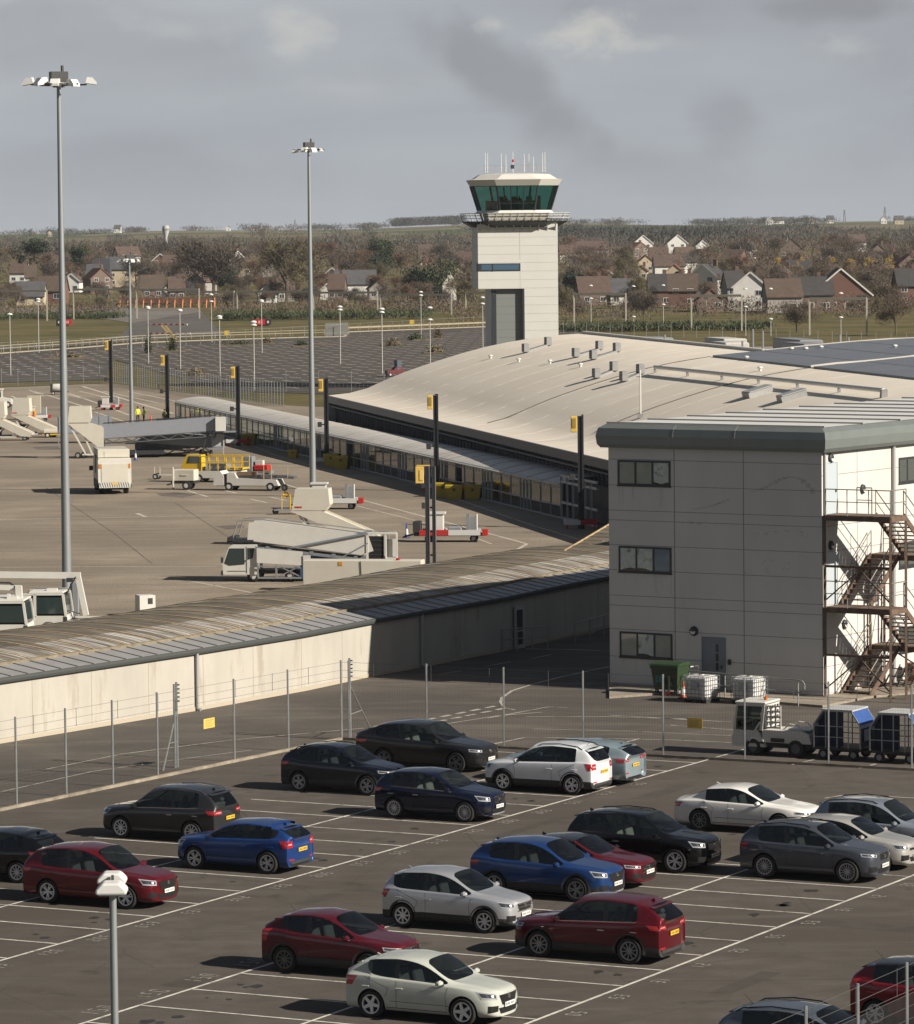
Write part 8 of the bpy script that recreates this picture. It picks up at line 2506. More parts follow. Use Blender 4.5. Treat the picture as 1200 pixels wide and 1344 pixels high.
  b = MB(); b.box((1.05, 0, .75), (.1, 2.1, .4)); b.box((-2.6, 0, .6), (6.5, 1.2, .35)); b.box((.9, -1.05, 1.0), (.2, .1, .3)); b.build('chassis', dk, t)
  b = MB(); b.box((-3.6, 0, 1.35), (4.2, 2.2, 1.5), bev=.08); b.build('tank_body', wp, t)
  for x in (.1, -3.8):
   for y in (-.95, .95): small_wheel(t, (x, y, .48), .48, .3, (.4, .4, .4))
  if boom == 'long':
   b = MB(); b.bar((-5.2, .2, 3.15), (1.5, .2, 3.05), .28, .30); b.bar((1.35, .2, 3.15), (1.75, .2, 1.1), .26, .26); b.build('boom', wp, t)
   b = MB(); b.path([(1.3, 0, 3.0), (1.0, 0, 2.5), (.8, -.1, 2.0), (.9, -.2, 1.4), (1.5, 0, 1.2)], .035); b.box((1.0, 0, 2.85), (.3, .2, .2)); b.build('hose', dk, t)
   b = MB()
   for y in (-1.0, 1.0): b.bar((1.1, y, .95), (2.9, y, .95), .08, .08); b.bar((1.1, y, .65), (2.9, y, .65), .08, .08)
   for x in (1.3, 1.9, 2.5, 2.9): b.bar((x, -1.0, .95), (x, -1.0, .55), .08, .08); b.bar((x, -1, .8), (x, 1, .8), .08, .08)
   b.build('spray_frame', wp, t)
  else:
   b = MB(); b.bar((-3.5, 0, 3.0), (.55, 0, 2.85), .24, .24); b.bar((.45, -.1, 2.95), (.55, -.1, .5), .30, .30); b.bar((.0, -.3, 2.6), (.0, -.3, .5), .14, .14); b.build('boom', wp, t)
   b = MB(); b.path([(-3, 0, 3.2), (-1, 0, 3.12), (.0, 0, 3.1), (.3, -.1, 2.9), (.35, -.2, 2.3)], .05); b.build('hose', dk, t)
  return t
 deicer('white de-icing truck with long boom arm beside the tall left mast', G(66, 838), 'long')
 deicer('white de-icing truck cut by the left edge, with thick drop arm', G(14, 850), 'drop')
 # small white cabinet
 t = thing('apron_cabinet', 'small white equipment cabinet on the apron just behind the dirty vault', 'cabinet', G(191, 808), .35)
 b = MB(); b.box((0, 0, .62), (.85, .85, .9), bev=.02); b.build('housing', wp, t)
 b = MB(); b.box((.15, -.43, .78), (.25, .02, .3)); b.build('hatch', dk, t)
 b = MB()
 for x in (-.35, .35): b.box((x, 0, .08), (.08, .8, .18))
 b.build('feet', gr, t)
 cone('blue and white cone right of the steps truck end frame', 534, 706, (.03, .06, .22), (.03, .04, .10), .95)
 cone('blue and white cone by the lower flight of the boarding ramp', 178, 604, (.03, .06, .22), (.03, .04, .10), .95)
 # ---------- far left cluster
 t = thing('equipment_cabinet', 'tall beige cabinet in the far left equipment cluster', 'cabinet', G(45, 551), .05)
 b = MB(); b.box((0, 0, 1.3), (1.45, 1.0, 2.5), bev=.03); b.build('housing', mat('beige cabinet', (.42, .38, .30), .6), t)
 b = MB(); b.box((-.15, -.51, 1.4), (.5, .02, 1.6)); b.build('door', mat('beige door', (.39, .355, .28), .6), t)
 t = thing('fire_trolley', 'orange wheeled fire trolley in front of the beige cabinet', 'trolley', G(39, 557), .1)
 b = MB(); b.lathe([(0, .3), (.2, .35), (.2, 1.3), (0, 1.45)], (0, 0, 0), 'z', 12); b.lathe([(0, .3), (.2, .35), (.2, 1.3), (0, 1.45)], (.5, 0, 0), 'z', 12); b.bar((-.2, 0, .3), (.5, 0, 1.9), .06, .06); b.build('bottle', mat('orange bottle', (.55, .22, .02), .5), t)
 small_wheel(t, (.2, -.3, .22), .22, .1)
 t = thing('tow_tractor', 'white tow tractor cut by the left edge of the apron', 'tractor', G(4, 535), .02)
 b = MB(); b.prism([(-2, .4), (-2, 1.2), (-.2, 1.2), (1.0, 1.0), (1.1, .4)], 'y', -.8, .8); b.build('body', wp, t)
 b = MB(); b.box((-.8, 0, 2.1), (1.7, 1.6, .12));
 for x in (-1.5, -.1):
  for y in (-.7, .7): b.bar((x, y, 1.1), (x, y, 2.1), .1, .1)
 b.build('canopy', wp, t)
 b = MB(); b.box((-.8, 0, 1.4), (1.2, 1.3, .6)); b.build('seat', dk, t)
 for x in (-1.4, .6):
  for y in (-.7, .7): small_wheel(t, (x, y, .38), .38, .25)
 t = thing('white_pallet_cart', 'low white drum cart at the far edge of the apron behind the left mast', 'cart', G(78, 518), .0)
 b = MB(); b.lathe([(0, -.9), (.45, -.9), (.5, -.8), (.5, .8), (.45, .9), (0, .9)], (0, 0, .85), 'x', 14); b.build('drum', wp, t, smooth=True)
 b = MB(); b.box((-.9, 0, .85), (.3, 1.0, 1.0), bev=.05); b.box((0, 0, .35), (2.2, .7, .12)); b.build('cart', dk, t)
 for x in (-.7, .7): small_wheel(t, (x, -.4, .2), .2, .12)
 t = thing('tow_tractor', 'low yellow white tug half hidden left of the hooded boarding ramp', 'tractor', G(74, 574), .02)
 b = MB(); b.box((0, 0, .6), (2.4, 1.2, .35), bev=.06); b.build('body', cream, t)
 b = MB(); b.box((-.2, 0, .35), (2.2, 1.0, .2)); b.build('skirt', ye, t)
 for x in (-.8, .8): small_wheel(t, (x, -.55, .25), .25, .16)
 # ---------- apron staff
 HV = (.58, .66, .03)
 person('person in yellow green hi-vis jacket, left of the pair behind the third mast', G(181, 556), R(-60), 'stand', HV, cap=False)
 person('person in yellow green hi-vis jacket, right of the pair behind the third mast', G(189, 556.5), R(200), 'hips', HV)
 person('person in dark clothes with hi-vis vest beside the second black stand post', G(216.5, 560), R(-120), 'stand', (.10, .13, .04))
 person('person in hi-vis vest standing inside the far end of the glazed walkway', G(240, 563) + Vector((.8, 2.0, 0)), R(-70), 'walk', HV)
 person('person in hi-vis jacket inside the walkway, right of the other one', G(262, 565) + Vector((.8, 2.0, 0)), R(-100), 'reach', HV)
 b = MB(); b.lathe([(.16, 0), (.03, .9), (0, .9)], (0, 0, 0), 'z', 10); o = b.build('marker_cone', mat('cone 0.62', (.62, .09, .03), .5)); o.location = G(198, 556); tag(o, 'plain orange marker cone right of the hi-vis pair', 'traffic cone')
 # ---------- controllers in the tower cab
 d = 520.0; base = P(677, 500, d); zc = P(680, 276, d).z
 dark = (.02, .022, .025)  # silhouette shade of the controllers painted into their clothing colour
 for k, (x, lab) in enumerate(((664, 'person painted as a dark silhouette at the left desk inside the tower cab'), (682, 'person painted as a dark silhouette in the middle of the tower cab'), (696, 'person painted as a dark silhouette at the right of the tower cab'))):
  q = P(x, 276, d); person(lab, (q.x, d - 1.6 + .5 * k, zc + .02), R((-80, 100, 200)[k]), ('reach', 'stand', 'hips')[k], dark, dark)
def GT(px, py):
 """point of the land seen at a photo pixel"""
 r = ray(px, py); o = Vector((0, 0, HC)); t0 = 300.0 / r.y
 last = None
 for i in range(1400):
  t = t0 * (1 + i * .02)
  p = o + r * t
  if p.z <= terrain_h(p.x, p.y):
   return Vector((p.x, p.y, terrain_h(p.x, p.y)))
  last = p
  if p.y > 8000: break
 return Vector((last.x, last.y, terrain_h(last.x, last.y)))

def at_depth(px, d):
 k = ray(px, 330); x = k.x / k.y * d
 return Vector((x, d, terrain_h(x, d)))

def build_far():
 up = Vector((0, 0, 1)); rn = random.Random(11)
 # ---------- car park lamps
 lm = mat('pale lamp column', (.42, .42, .40), .5, .3); hd = mat('white lamp head', (.66, .66, .64), .4)
 root = None
 lamps = [(14, 413, 492), (51, 393, 463), (237, 408, 484), (195, 405, 477), (278, 396, 449), (289, 418, 499), (344, 396, 463), (334, 427, 512), (447, 407, 478), (502, 406, 491), (553, 388, 445), (565, 420, 481), (634, 399, 458),
             (832, 416, 434), (871, 400, 432), (979, 403, 441), (1012, 419, 441), (1104, 417, 452), (776, 392, 432)]
 for k, (x, yt, yb) in enumerate(lamps):
  p = G(x, yb); h = P(x, yt, p.y).z
  if root is None:
   root = thing('car_park_lamp', '', 'street lamp', p, 0, 'lamps of the far car park')
   b = MB(); b.tube((0, 0, 0), (0, 0, 1), .085, .07, 8); b.build('column', lm, root, smooth=True)
   r = root
  else: r = dup(root, p)
  r.children[0].scale = (1, 1, h)
  r['label'] = 'slim pale lamp column with small white head standing around the far car park'
  b = MB(); b.lathe([(.0, h + .26), (.26, h + .20), (.42, h + .06), (.40, h - .02), (0, h - .04)], (0, 0, 0), 'z', 10); b.build('lamp_head', hd, r, smooth=True)
 # ---------- taxiway signs, barriers, blast fence
 rs = mat('red sign face', (.45, .02, .03), .4); bs = mat('black sign face', (.02, .02, .02), .5)
 for lab, x, y in (('red and black taxiway sign on the left grass island', 82, 428), ('red and black taxiway sign on the right grass', 345, 428)):
  p = G(x, y); t = thing('taxiway_sign', lab, 'sign', p)
  b = MB(); b.box((-.6 if x > 200 else .9, 0, .85), (2.2, .3, 1.1)); b.build('red_panel', rs, t)
  b = MB(); b.box((1.1 if x > 200 else -.7, 0, .85), (1.2, .3, 1.1)); b.build('black_panel', bs, t)
  b = MB(); b.box((-.75 if x > 200 else .75, -.16, .85), (.25, .02, .55)); b.box((-.3 if x > 200 else 1.2, -.16, .85), (.2, .02, .55)); b.box((1.1 if x > 200 else -.7, -.16, .85), (.4, .02, .5)); b.build('characters', mat('sign lettering', (.55, .5, .45), .5), t)
  b = MB(); b.box((0, 0, .2), (2.6, .15, .3)); b.build('foot', bs, t)
 ora = mat('orange blast fence', (.62, .26, .12), .7, var=.12)
 p0, p1 = G(158, 404), G(282, 404); D = p1 - p0
 t = thing('blast_fence', 'long orange slatted blast fence at the end of the taxiway', 'fence', p0)
 b = MB(); H = 2.5
 for k in range(13):
  q = D * (k / 12); b.bar(q, q + up * H, .35, .35); b.bar(q + Vector((0, -1.6, 0)), q + up * H, .22, .22)
 b.build('frames', ora, t)
 b = MB()
 for z in (1.5, 2.0, 2.5): c = D / 2 + up * z; b.box((c.x, c.y - .35, c.z), (D.length, .12, .36), math.atan2(D.y, D.x))
 for k in range(12): b.bar(D * (k / 12) + up * .2, D * ((k + 1) / 12) + up * 1.5, .14, .14)
 b.build('slats', mat('pale orange slats', (.80, .40, .22), .7, var=.1), t)
 for lab, x0, x1, y in (('nearer row of red and white barrier boards on the taxiway stub', 197, 250, 439), ('farther row of red and white barrier boards on the taxiway stub', 193, 246, 427)):
  p0, p1 = G(x0, y), G(x1, y); D = p1 - p0; t = thing('barrier_boards', lab, 'barrier', p0); b = MB(); n = 14
  for k in range(n):
   b.cur = k % 2; b.bar(D * (k / n) + up * .2, D * ((k + 1) / n) + up * .2, .3, .32)
  b.build('boards', [mat('barrier red', (.45, .06, .05), .6), mat('barrier white', (.55, .53, .5), .6)], t)
 for x, y, lab in ((298, 444, 'small yellow marker board on the verge near the taxiway stub'), (541, 429, 'small yellow marker board on the grass left of the tower')):
  p = G(x, y); t = thing('marker_board', lab, 'sign', p); b = MB(); b.box((0, 0, 1.0), (.9, .1, .8)); b.build('board', mat('marker yellow', (.62, .42, .04), .5), t); b = MB(); b.bar((0, .02, 0), (0, .02, .7), .1, .1); b.build('stake', lm, t)
 p0 = G(428, 441); t = thing('screen_fence', 'grey slatted screen fence by the car park kerb', 'fence', p0); b = MB(); D = G(456, 440) - p0
 for k in range(15): b.bar(D * (k / 14), D * (k / 14) + up * 2.4, .28, .08)
 b.bar(up * .5, D + up * .5, .1, .1); b.bar(up * 2.0, D + up * 2.0, .1, .1); b.build('slats', mat('screen grey', (.20, .20, .19), .8), t)
 # low pale rail fence along the kerb of the far car park
 t = thing('rail_fence', 'low pale rail fence along the far kerb of the far car park', 'fence', (0, 0, 0)); b = MB()
 q = [G(x, y) for x, y in [(-40, 464.5), (100, 454.5), (187, 447.5), (283, 444), (400, 440.5), (452, 439.5)]]
 for a, c in zip(q, q[1:]):
  for z in (.55, 1.0): b.bar(a + up * z, c + up * z, .08, .10)
  n = int((c - a).length / 3)
  for k in range(n): w = a.lerp(c, k / n); b.bar(w, w + up * 1.1, .12, .12)
 q = [G(x, y) for x, y in [(457, 434), (640, 427), (700, 425)]]
 for a, c in zip(q, q[1:]):
  b.bar(a + up * .6, c + up * .6, .08, .3)
  n = int((c - a).length / 3)
  for k in range(n): w = a.lerp(c, k / n); b.bar(w, w + up * 1.0, .12, .12)
 b.build('rails', mat('buff timber rail', (.30, .265, .19), .9), t)
 t = thing('boundary_fence', 'fine grey boundary fence posts on the airfield grass', 'fence', (0, 0, 0)); b = MB()
 for A, B in (((-20, 468), (300, 450)), ((290, 450), (720, 424)), ((740, 437), (1210, 455))):
  a, c = G(*A), G(*B); n = int((c - a).length / 4.5)
  for k in range(n + 1): w = a.lerp(c, k / n); b.bar(w, w + up * 2.2, .09, .09)
  b.bar(a + up * 2.1, c + up * 2.1, .03, .03)
 b.build('posts', mat('fence grey', (.22, .22, .21), .7), t)
 # small red vehicle in the far car park
 p = G(518, 494); t = thing('utility_vehicle', 'small red utility vehicle with grey screen panels in the far car park', 'vehicle', p, .4); t.scale = (.72, .72, .8)
 b = MB(); b.prism([(-1.7, .4), (-1.7, 1.0), (-.4, 1.1), (.0, 1.55), (1.1, 1.55), (1.7, 1.0), (1.7, .4)], 'y', -.75, .75); b.build('body', mat('dull red body', (.13, .012, .016), .5), t)
 b = MB(); b.box((.3, .0, 2.0), (.1, 1.5, 1.5)); b.box((1.0, .5, 1.9), (1.3, .1, 1.6)); b.box((.55, -.77, 1.3), (.7, .03, .4)); b.build('screen', mat('grey blue screen', (.07, .085, .11), .5), t)
 for x in (-1.1, 1.1):
  for y in (-.7, .7): small_wheel(t, (x, y, .34), .34, .2)
 # ---------- railway portals
 gs = mat('railway steel', (.42, .385, .32), .7, .3)
 def portal(x0, x1, yt, yb, lab):
  a, c = G(x0, yb), G(x1, yb); h = P(x0, yt, a.y).z; D = c - a
  t = thing('railway_gantry', lab, 'gantry', a, 0, 'overhead line gantries of the railway')
  b = MB(); b.bar((0, 0, 0), (0, 0, h), .3, .3); b.bar(D, D + up * h, .3, .3); b.build('masts', gs, t)
  b = MB(); b.bar(up * h, D + up * h, .35, .45); b.build('beam', gs, t)
  b = MB()
  for f in (.3, .62): b.bar(D * f + up * h, D * f + up * (h - 1.9), .14, .14); b.bar(D * f + up * (h - 1.8), D * (f - .22) + up * (h - .6), .1, .1); b.bar(D * f + up * (h - 1.6), D * (f + .2) + up * (h - 1.9), .1, .1)
  b.build('registration_arms', gs, t)
 L = 'overhead line gantry on the railway beyond the airfield'
 for x0, x1, yt, yb in ((-30, 62, 382, 421), (97, 172, 380, 419), (180, 262, 380, 418), (262, 308, 383, 417), (312, 408, 383, 417), (412, 496, 384, 417), (500, 593, 387, 415), (612, 642, 384, 414), (754, 822, 386, 428), (908, 974, 388, 434), (1063, 1138, 392, 440)):
  portal(x0, x1, yt, yb, L)
 # ---------- houses
 cols = {'brick': (.145, .076, .058), 'white': (.66, .65, .62), 'cream': (.48, .40, .28), 'pink': (.16, .115, .093), 'grey': (.30, .28, .26)}
 roofs = {'tile': (.092, .060, .047), 'brown': (.085, .060, .045), 'dark': (.045, .042, .042), 'red': (.165, .075, .05), 'slate': (.075, .075, .08)}
 def house(x, yb, w, wall, roof, lab, gable='front', dpx=None, hw=None, base=None, chim=True, depth=9.0, dormer=False, name='house'):
  p = base or GT(x, yb); p = p.copy(); m = p.y / F; W = w * m * (.74 if x < 600 else 1.0)
  hw = hw or 4.6
  t = thing(name, lab, 'house', p, rn.uniform(-.12, .12))
  wm = mat('house wall ' + wall, cols[wall], .85, var=.08, scale=.8); rm = mat('house roof ' + roof, roofs[roof], .85, var=.22, scale=.9)
  wf = mat('house window white', (.60, .60, .58), .5); wg = mat('house window glass', (.035, .04, .045), .15)
  hr = hw + (W * .42 if gable == 'front' else depth * .42)
  Dp = depth
  b = MB()
  if gable == 'front': b.prism([(-W / 2, -2.5), (W / 2, -2.5), (W / 2, hw), (0, hr), (-W / 2, hw)], 'y', -Dp / 2, Dp / 2)
  else: b.prism([(-Dp / 2, -2.5), (Dp / 2, -2.5), (Dp / 2, hw), (0, hr), (-Dp / 2, hw)], 'x', -W / 2, W / 2)
  b.build('wall', wm, t)
  b = MB()
  if gable == 'front':
   for s in (-1, 1): b.v, b.f, b.mi = b.v, b.f, b.mi; b.prism([(s * (W / 2 + .4), hw - .3), (0, hr + .05), (0, hr + .32), (s * (W / 2 + .45), hw - .05)], 'y', -Dp / 2 - .25, Dp / 2 + .25)
  else:
   for s in (-1, 1): b.prism([(s * (Dp / 2 + .4), hw - .3), (0, hr + .05), (0, hr + .32), (s * (Dp / 2 + .45), hw - .05)], 'x', -W / 2 - .25, W / 2 + .25)
  ro = b.build('roof', rm, t)
  if gable == 'front' and wall in ('brick', 'white'):
   b = MB()
   for s in (-1, 1): b.bar((s * (W / 2 + .4), -Dp / 2 - .3, hw - .15), (0, -Dp / 2 - .3, hr + .2), .06, .35)
   b.build('bargeboard', wf, ro)
  if chim:
   b = MB(); b.box((W * .22, .6, hr + .55), (.9, .7, 1.6)); b.build('chimney', mat('chimney brick', (.12, .075, .058), .9), ro)
  n = max(2, int(W / 3.2)); y = -Dp / 2
  for row, z in enumerate((1.6, 4.1) if hw > 4 else (1.5,)):
   for k in range(n):
    xx = -W / 2 + W * (k + .5) / n
    if rn.random() < .12: continue
    b = MB(); b.box((xx, y - .02, z), (1.5, .08, 1.25)); fr = b.build('window', wf, t)
    b = MB(); b.box((xx - .33, y - .065, z), (.56, .03, 1.0)); b.box((xx + .33, y - .065, z), (.56, .03, 1.0)); b.build('pane', wg, fr)
  return t
 H = house
 H(1101, 408, 80, 'brick', 'brown', 'large red brick gabled house with white bargeboards at the right', hw=3.6, depth=14)
 H(1062, 409, 60, 'pink', 'dark', 'dark roofed brick house wing left of the large red brick gable', 'side', hw=3.9)
 H(1027, 410, 46, 'grey', 'brown', 'pebble dashed low house with brown roof between the white house and brick gable', 'side', hw=3.6)
 H(986, 407, 44, 'white', 'dark', 'bright white gabled house with black window', hw=5.4, depth=12)
 H(963, 405, 24, 'grey', 'dark', 'grey dormered house left of the bright white house', 'side', hw=5.0)
 H(932, 409, 36, 'pink', 'red', 'low house with steep orange red roof', hw=2.4)
 H(897, 404, 38, 'brick', 'brown', 'dark roofed brick house with white window left of the orange roof', 'side', hw=4.2)
 H(866, 402, 30, 'brick', 'dark', 'black roofed house behind the railway gantry', 'side', hw=3.9)
 H(815, 400, 30, 'white', 'slate', 'low pale shed roofed house right of the tower', 'side', hw=2.6)
 H(778, 400, 42, 'pink', 'tile', 'tile roofed house just right of the tower', 'side', hw=3.2)
 H(1192, 402, 34, 'brick', 'dark', 'dark roofed brick house cut by the right edge of the photo', 'side', hw=5)
 H(843, 330, 26, 'white', 'brown', 'left one of two white half hipped houses on the rise', hw=5.0, base=at_depth(843, 1950) + up * 1.8)
 H(888, 330, 26, 'white', 'brown', 'right one of two white half hipped houses on the rise', hw=5.0, base=at_depth(888, 1950) + up * 1.8)
 H(920, 328, 16, 'white', 'brown', 'small white house right of the two half hipped houses', hw=4.0, base=at_depth(920, 1930) + up * 1.6)
 H(847, 345, 22, 'cream', 'red', 'cream gabled house with red roof below the white pair', hw=3.4, base=at_depth(847, 1560))
 H(842, 356, 16, 'cream', 'tile', 'yellow cream gable end facing the sun in the middle distance', hw=3.0, base=at_depth(842, 1430))
 H(868, 344, 40, 'white', 'tile', 'long tiled roof house left of centre below the white pair', 'side', hw=3.0, base=at_depth(878, 1520))
 H(900, 352, 22, 'cream', 'red', 'red roofed house with pale gable in the trees', hw=3.2, base=at_depth(886, 1400))
 H(930, 352, 20, 'grey', 'brown', 'brown roofed house with pale gable end in the trees', hw=3.2, base=at_depth(932, 1420))
 H(770, 330, 60, 'grey', 'tile', 'long low roofs on the skyline right of the tower', 'side', hw=3.2, base=at_depth(768, 2000) + up * 1.0)
 H(1130, 320, 22, 'white', 'tile', 'small white house in the far trees at the right', 'side', hw=4, base=at_depth(1124, 2250) + up * 1.4)
 H(352, 384, 34, 'white', 'red', 'white house with orange red roof left of the middle mast', hw=2.6, base=at_depth(350, 1150))
 H(370, 386, 30, 'grey', 'brown', 'brown roofed house behind the orange roofed house', 'side', hw=3, base=at_depth(374, 1165))
 H(220, 374, 24, 'white', 'brown', 'white gabled house behind the blast fence', hw=2.8, base=at_depth(222, 1210))
 H(205, 376, 40, 'pink', 'brown', 'brown roofed house left of the white gable behind the blast fence', 'side', hw=2.8, base=at_depth(200, 1230))
 H(98, 364, 30, 'white', 'brown', 'white gabled house at the far left', hw=3.4, base=at_depth(96, 1330))
 H(125, 358, 26, 'white', 'slate', 'white flat fronted house beside the dark tower block', 'side', hw=4.6, base=at_depth(124, 1340))
 H(36, 384, 50, 'cream', 'slate', 'pale roofed house low at the far left', 'side', hw=2.4, base=at_depth(40, 1150))
 H(25, 352, 30, 'white', 'tile', 'tile roofed white house high at the far left', 'side', hw=3.6, base=at_depth(26, 1480))
 H(40, 362, 20, 'white', 'brown', 'small white house half hidden by trees at the far left', 'side', hw=3.6, base=at_depth(40, 1400))
 H(470, 368, 72, 'white', 'slate', 'long white flat roofed hall with grey roof', 'side', hw=3.6, base=at_depth(466, 1230), chim=False)
 H(494, 380, 30, 'grey', 'brown', 'brown gabled house in front of the long white hall', hw=3.0, base=at_depth(494, 1180))
 H(440, 382, 26, 'white', 'brown', 'white fronted bungalow left of the white hall', hw=2.6, base=at_depth(432, 1190))
 H(437, 352, 22, 'brick', 'brown', 'brick gabled house among trees right of the middle mast', hw=3.4, base=at_depth(437, 1420))
 H(530, 346, 30, 'cream', 'red', 'house with pointed pale gable right of the dark cedars', hw=3.6, base=at_depth(556, 1500))
 H(610, 340, 30, 'grey', 'tile', 'tile roofed house just left of the tower', 'side', hw=3.6, base=at_depth(612, 1600))
 H(310, 338, 26, 'white', 'dark', 'white gabled house with dark roof in the middle trees', hw=4.0, base=at_depth(312, 1640) + up * .8)
 H(240, 346, 70, 'pink', 'tile', 'row of reddish roofs in the middle distance', 'side', hw=4.0, base=at_depth(240, 1560))
 H(215, 338, 30, 'brick', 'dark', 'dark roofed house with white gable above the reddish row', hw=4.2, base=at_depth(212, 1660))
 H(157, 350, 50, 'cream', 'slate', 'flat cream block with white roof clutter behind the far mast', 'side', hw=6.0, base=at_depth(158, 1400), chim=False)
 p = at_depth(134, 1370); t = thing('tower_block', 'narrow dark grey block among the houses at the left', 'building', p); b = MB(); b.box((0, 0, 5), (5.5, 6, 10)); b.build('wall', mat('dark block', (.06, .065, .075), .7), t); b = MB(); b.box((0, -3.02, 6), (3.5, .06, 1.0)); b.box((0, -3.02, 3), (3.5, .06, 1.0)); b.build('window', mat('house window glass', (.035, .04, .045), .15), t)
 # the many small roofs half lost among the trees
 small = []
 for j in range(46):
  x = rn.choice((rn.uniform(-10, 620), rn.uniform(735, 1210))); d = rn.uniform(1120, 1950)
  wc = rn.choice(('white', 'white', 'brick', 'cream', 'grey', 'pink')); rc = rn.choice(('tile', 'brown', 'dark', 'red', 'tile'))
  if j < 12: small.append(H(x, 330, 30, wc, rc, 'one of many small roofs half hidden among the winter trees', 'side' if j % 2 else 'front', hw=2.8 + j % 3 * .8, base=at_depth(x, d), depth=8))
  else: small.append(dup(small[j % 12], at_depth(x, d) + up * .3, rn.uniform(-.5, .5)))
  small[-1]['group'] = 'small houses among the trees'; small[-1].scale = (rn.uniform(.8, 1.2), 1, rn.uniform(.85, 1.15))
 # farmhouses on the hills
 for k, (x, d, w) in enumerate(((66, 4300, 8), (155, 4500, 12), (300, 4700, 7), (336, 4900, 16), (1010, 4300, 10), (1022, 4600, 14), (1065, 4500, 8), (1090, 4400, 9), (1160, 4200, 8), (1180, 4100, 12))):
  H(x, 300, w, 'white' if k % 3 else 'cream', 'slate', 'tiny pale farm building on the distant hills', 'side' if k % 2 else 'front', hw=4, base=at_depth(x, d), chim=False)['group'] = 'farm buildings on the hills'
 # water tower and pylons
 p = at_depth(218, 2500); h = P(218, 296, 2500).z - p.z
 t = thing('water_tower', 'pale mushroom shaped water tower on the left skyline', 'tower', p); b = MB(); b.lathe([(1.0, 0), (.9, h * .6), (2.0, h * .80), (2.1, h * .95), (1.6, h), (0, h)], (0, 0, 0), 'z', 16); b.build('shaft', mat('pale tower concrete', (.40, .40, .39), .8), t, smooth=True)
 b = MB(); b.lathe([(2.15, h * .84), (2.15, h * .90)], (0, 0, 0), 'z', 16); b.build('rim', mat('tower rim', (.2, .2, .2), .8), t)
 for lab, x, yt, d in (('electricity pylon on the right skyline, taller one', 1162, 271, 4200), ('electricity pylon on the right skyline, left one', 1109, 275, 4300), ('electricity pylon on the left skyline near the middle mast', 388, 288, 4300), ('shorter electricity pylon beside the one near the middle mast', 345, 298, 4600)):
  p = at_depth(x, d); h = P(x, yt, d).z - p.z; t = thing('pylon', lab, 'pylon', p); b = MB(); w = h * .10
  for sx in (-1, 1):
   for sy in (-1, 1): b.bar((sx * w, sy * w, 0), (sx * w * .15, sy * w * .15, h), .4, .4)
  for k in range(6):
   z0, z1 = h * k / 6, h * (k + 1) / 6; a0, a1 = w * (1 - .85 * k / 6), w * (1 - .85 * (k + 1) / 6)
   b.bar((-a0, -a0, z0), (a1, -a1, z1), .25, .25); b.bar((a0, -a0, z0), (-a1, -a1, z1), .25, .25)
  for z in (.68, .80, .92): b.bar((-w * (1.7 - z), 0, h * z), (w * (1.7 - z), 0, h * z), .5, .5)
  b.build('lattice', mat('pylon grey', (.22, .22, .23), .7), t)
 # ---------- trees
 def twig_mesh(seed, R0, H0, n, col, kind='bare', tw=.055):
  r2 = random.Random(seed); V = []; Fc = []
  def tw_(p, d, L, w):
   s = d.cross(Vector((r2.uniform(-1, 1), r2.uniform(-1, 1), r2.uniform(-1, 1)))).normalized() * w
   k = len(V); V.extend([tuple(p - s), tuple(p + s), tuple(p + d * L)]); Fc.append((k, k + 1, k + 2))
  lobes = [(Vector((r2.gauss(0, .42) * R0, r2.gauss(0, .42) * R0, H0 * r2.uniform(.38, .82))), R0 * r2.uniform(.30, .60)) for _ in range(9 if kind == 'bare' else 14)]
  for i in range(n):
   c, rr = lobes[r2.randrange(len(lobes))]
   v = Vector((r2.gauss(0, 1), r2.gauss(0, 1), r2.gauss(0, 1))).normalized() * (r2.random() ** .45)
   p = c + v * rr
   if p.z < H0 * .12: p.z = H0 * .12
   if kind == 'bare':
    d = (v * .55 + Vector((r2.gauss(0, .45), r2.gauss(0, .45), r2.gauss(.45, .4)))).normalized(); tw_(p, d, r2.uniform(.4, 1.3) * R0 * .26, tw * r2.uniform(.6, 1.3))
   else:
    d = Vector((r2.gauss(0, 1), r2.gauss(0, 1), r2.gauss(0, .6))).normalized(); tw_(p, d, r2.uniform(.35, .8), r2.uniform(.18, .34))
  me = bpy.data.meshes.new('crown'); me.from_pydata(V, [], Fc); me.materials.append(col); me.update(); return me
 def limb_mesh(seed, R0, H0, m):
  r2 = random.Random(seed); b = MB(); r = H0 * .022
  b.tube((0, 0, 0), (0, 0, H0 * .35), r, r * .75, 6)
  for k in range(7):
   a = r2.uniform(0, 6.28); z = H0 * r2.uniform(.22, .4); e = Vector((math.cos(a) * R0 * .45, math.sin(a) * R0 * .45, H0 * r2.uniform(.55, .8)))
   b.tube((0, 0, z), e, r * .55, r * .22, 5)
   for j in range(3):
    q = Vector((0, 0, z)).lerp(e, r2.uniform(.4, .9)); f = q + Vector((r2.gauss(0, .3) * R0, r2.gauss(0, .3) * R0, H0 * r2.uniform(.08, .25))); b.tube(q, f, r * .25, r * .08, 4)
  o = b.build('trunk', m); me = o.data; bpy.data.objects.remove(o); return me
 bk = mat('winter bark', (.105, .082, .062), .95, var=.2)
 cmat = [mat('twig ' + n, c, .95, var=.35, scale=.12) for n, c in (('brown', (.115, .086, .062)), ('grey', (.135, .110, .086)), ('dark', (.070, .055, .044)), ('russet', (.135, .085, .053)), ('olive', (.115, .095, .050)))]
 protos = []
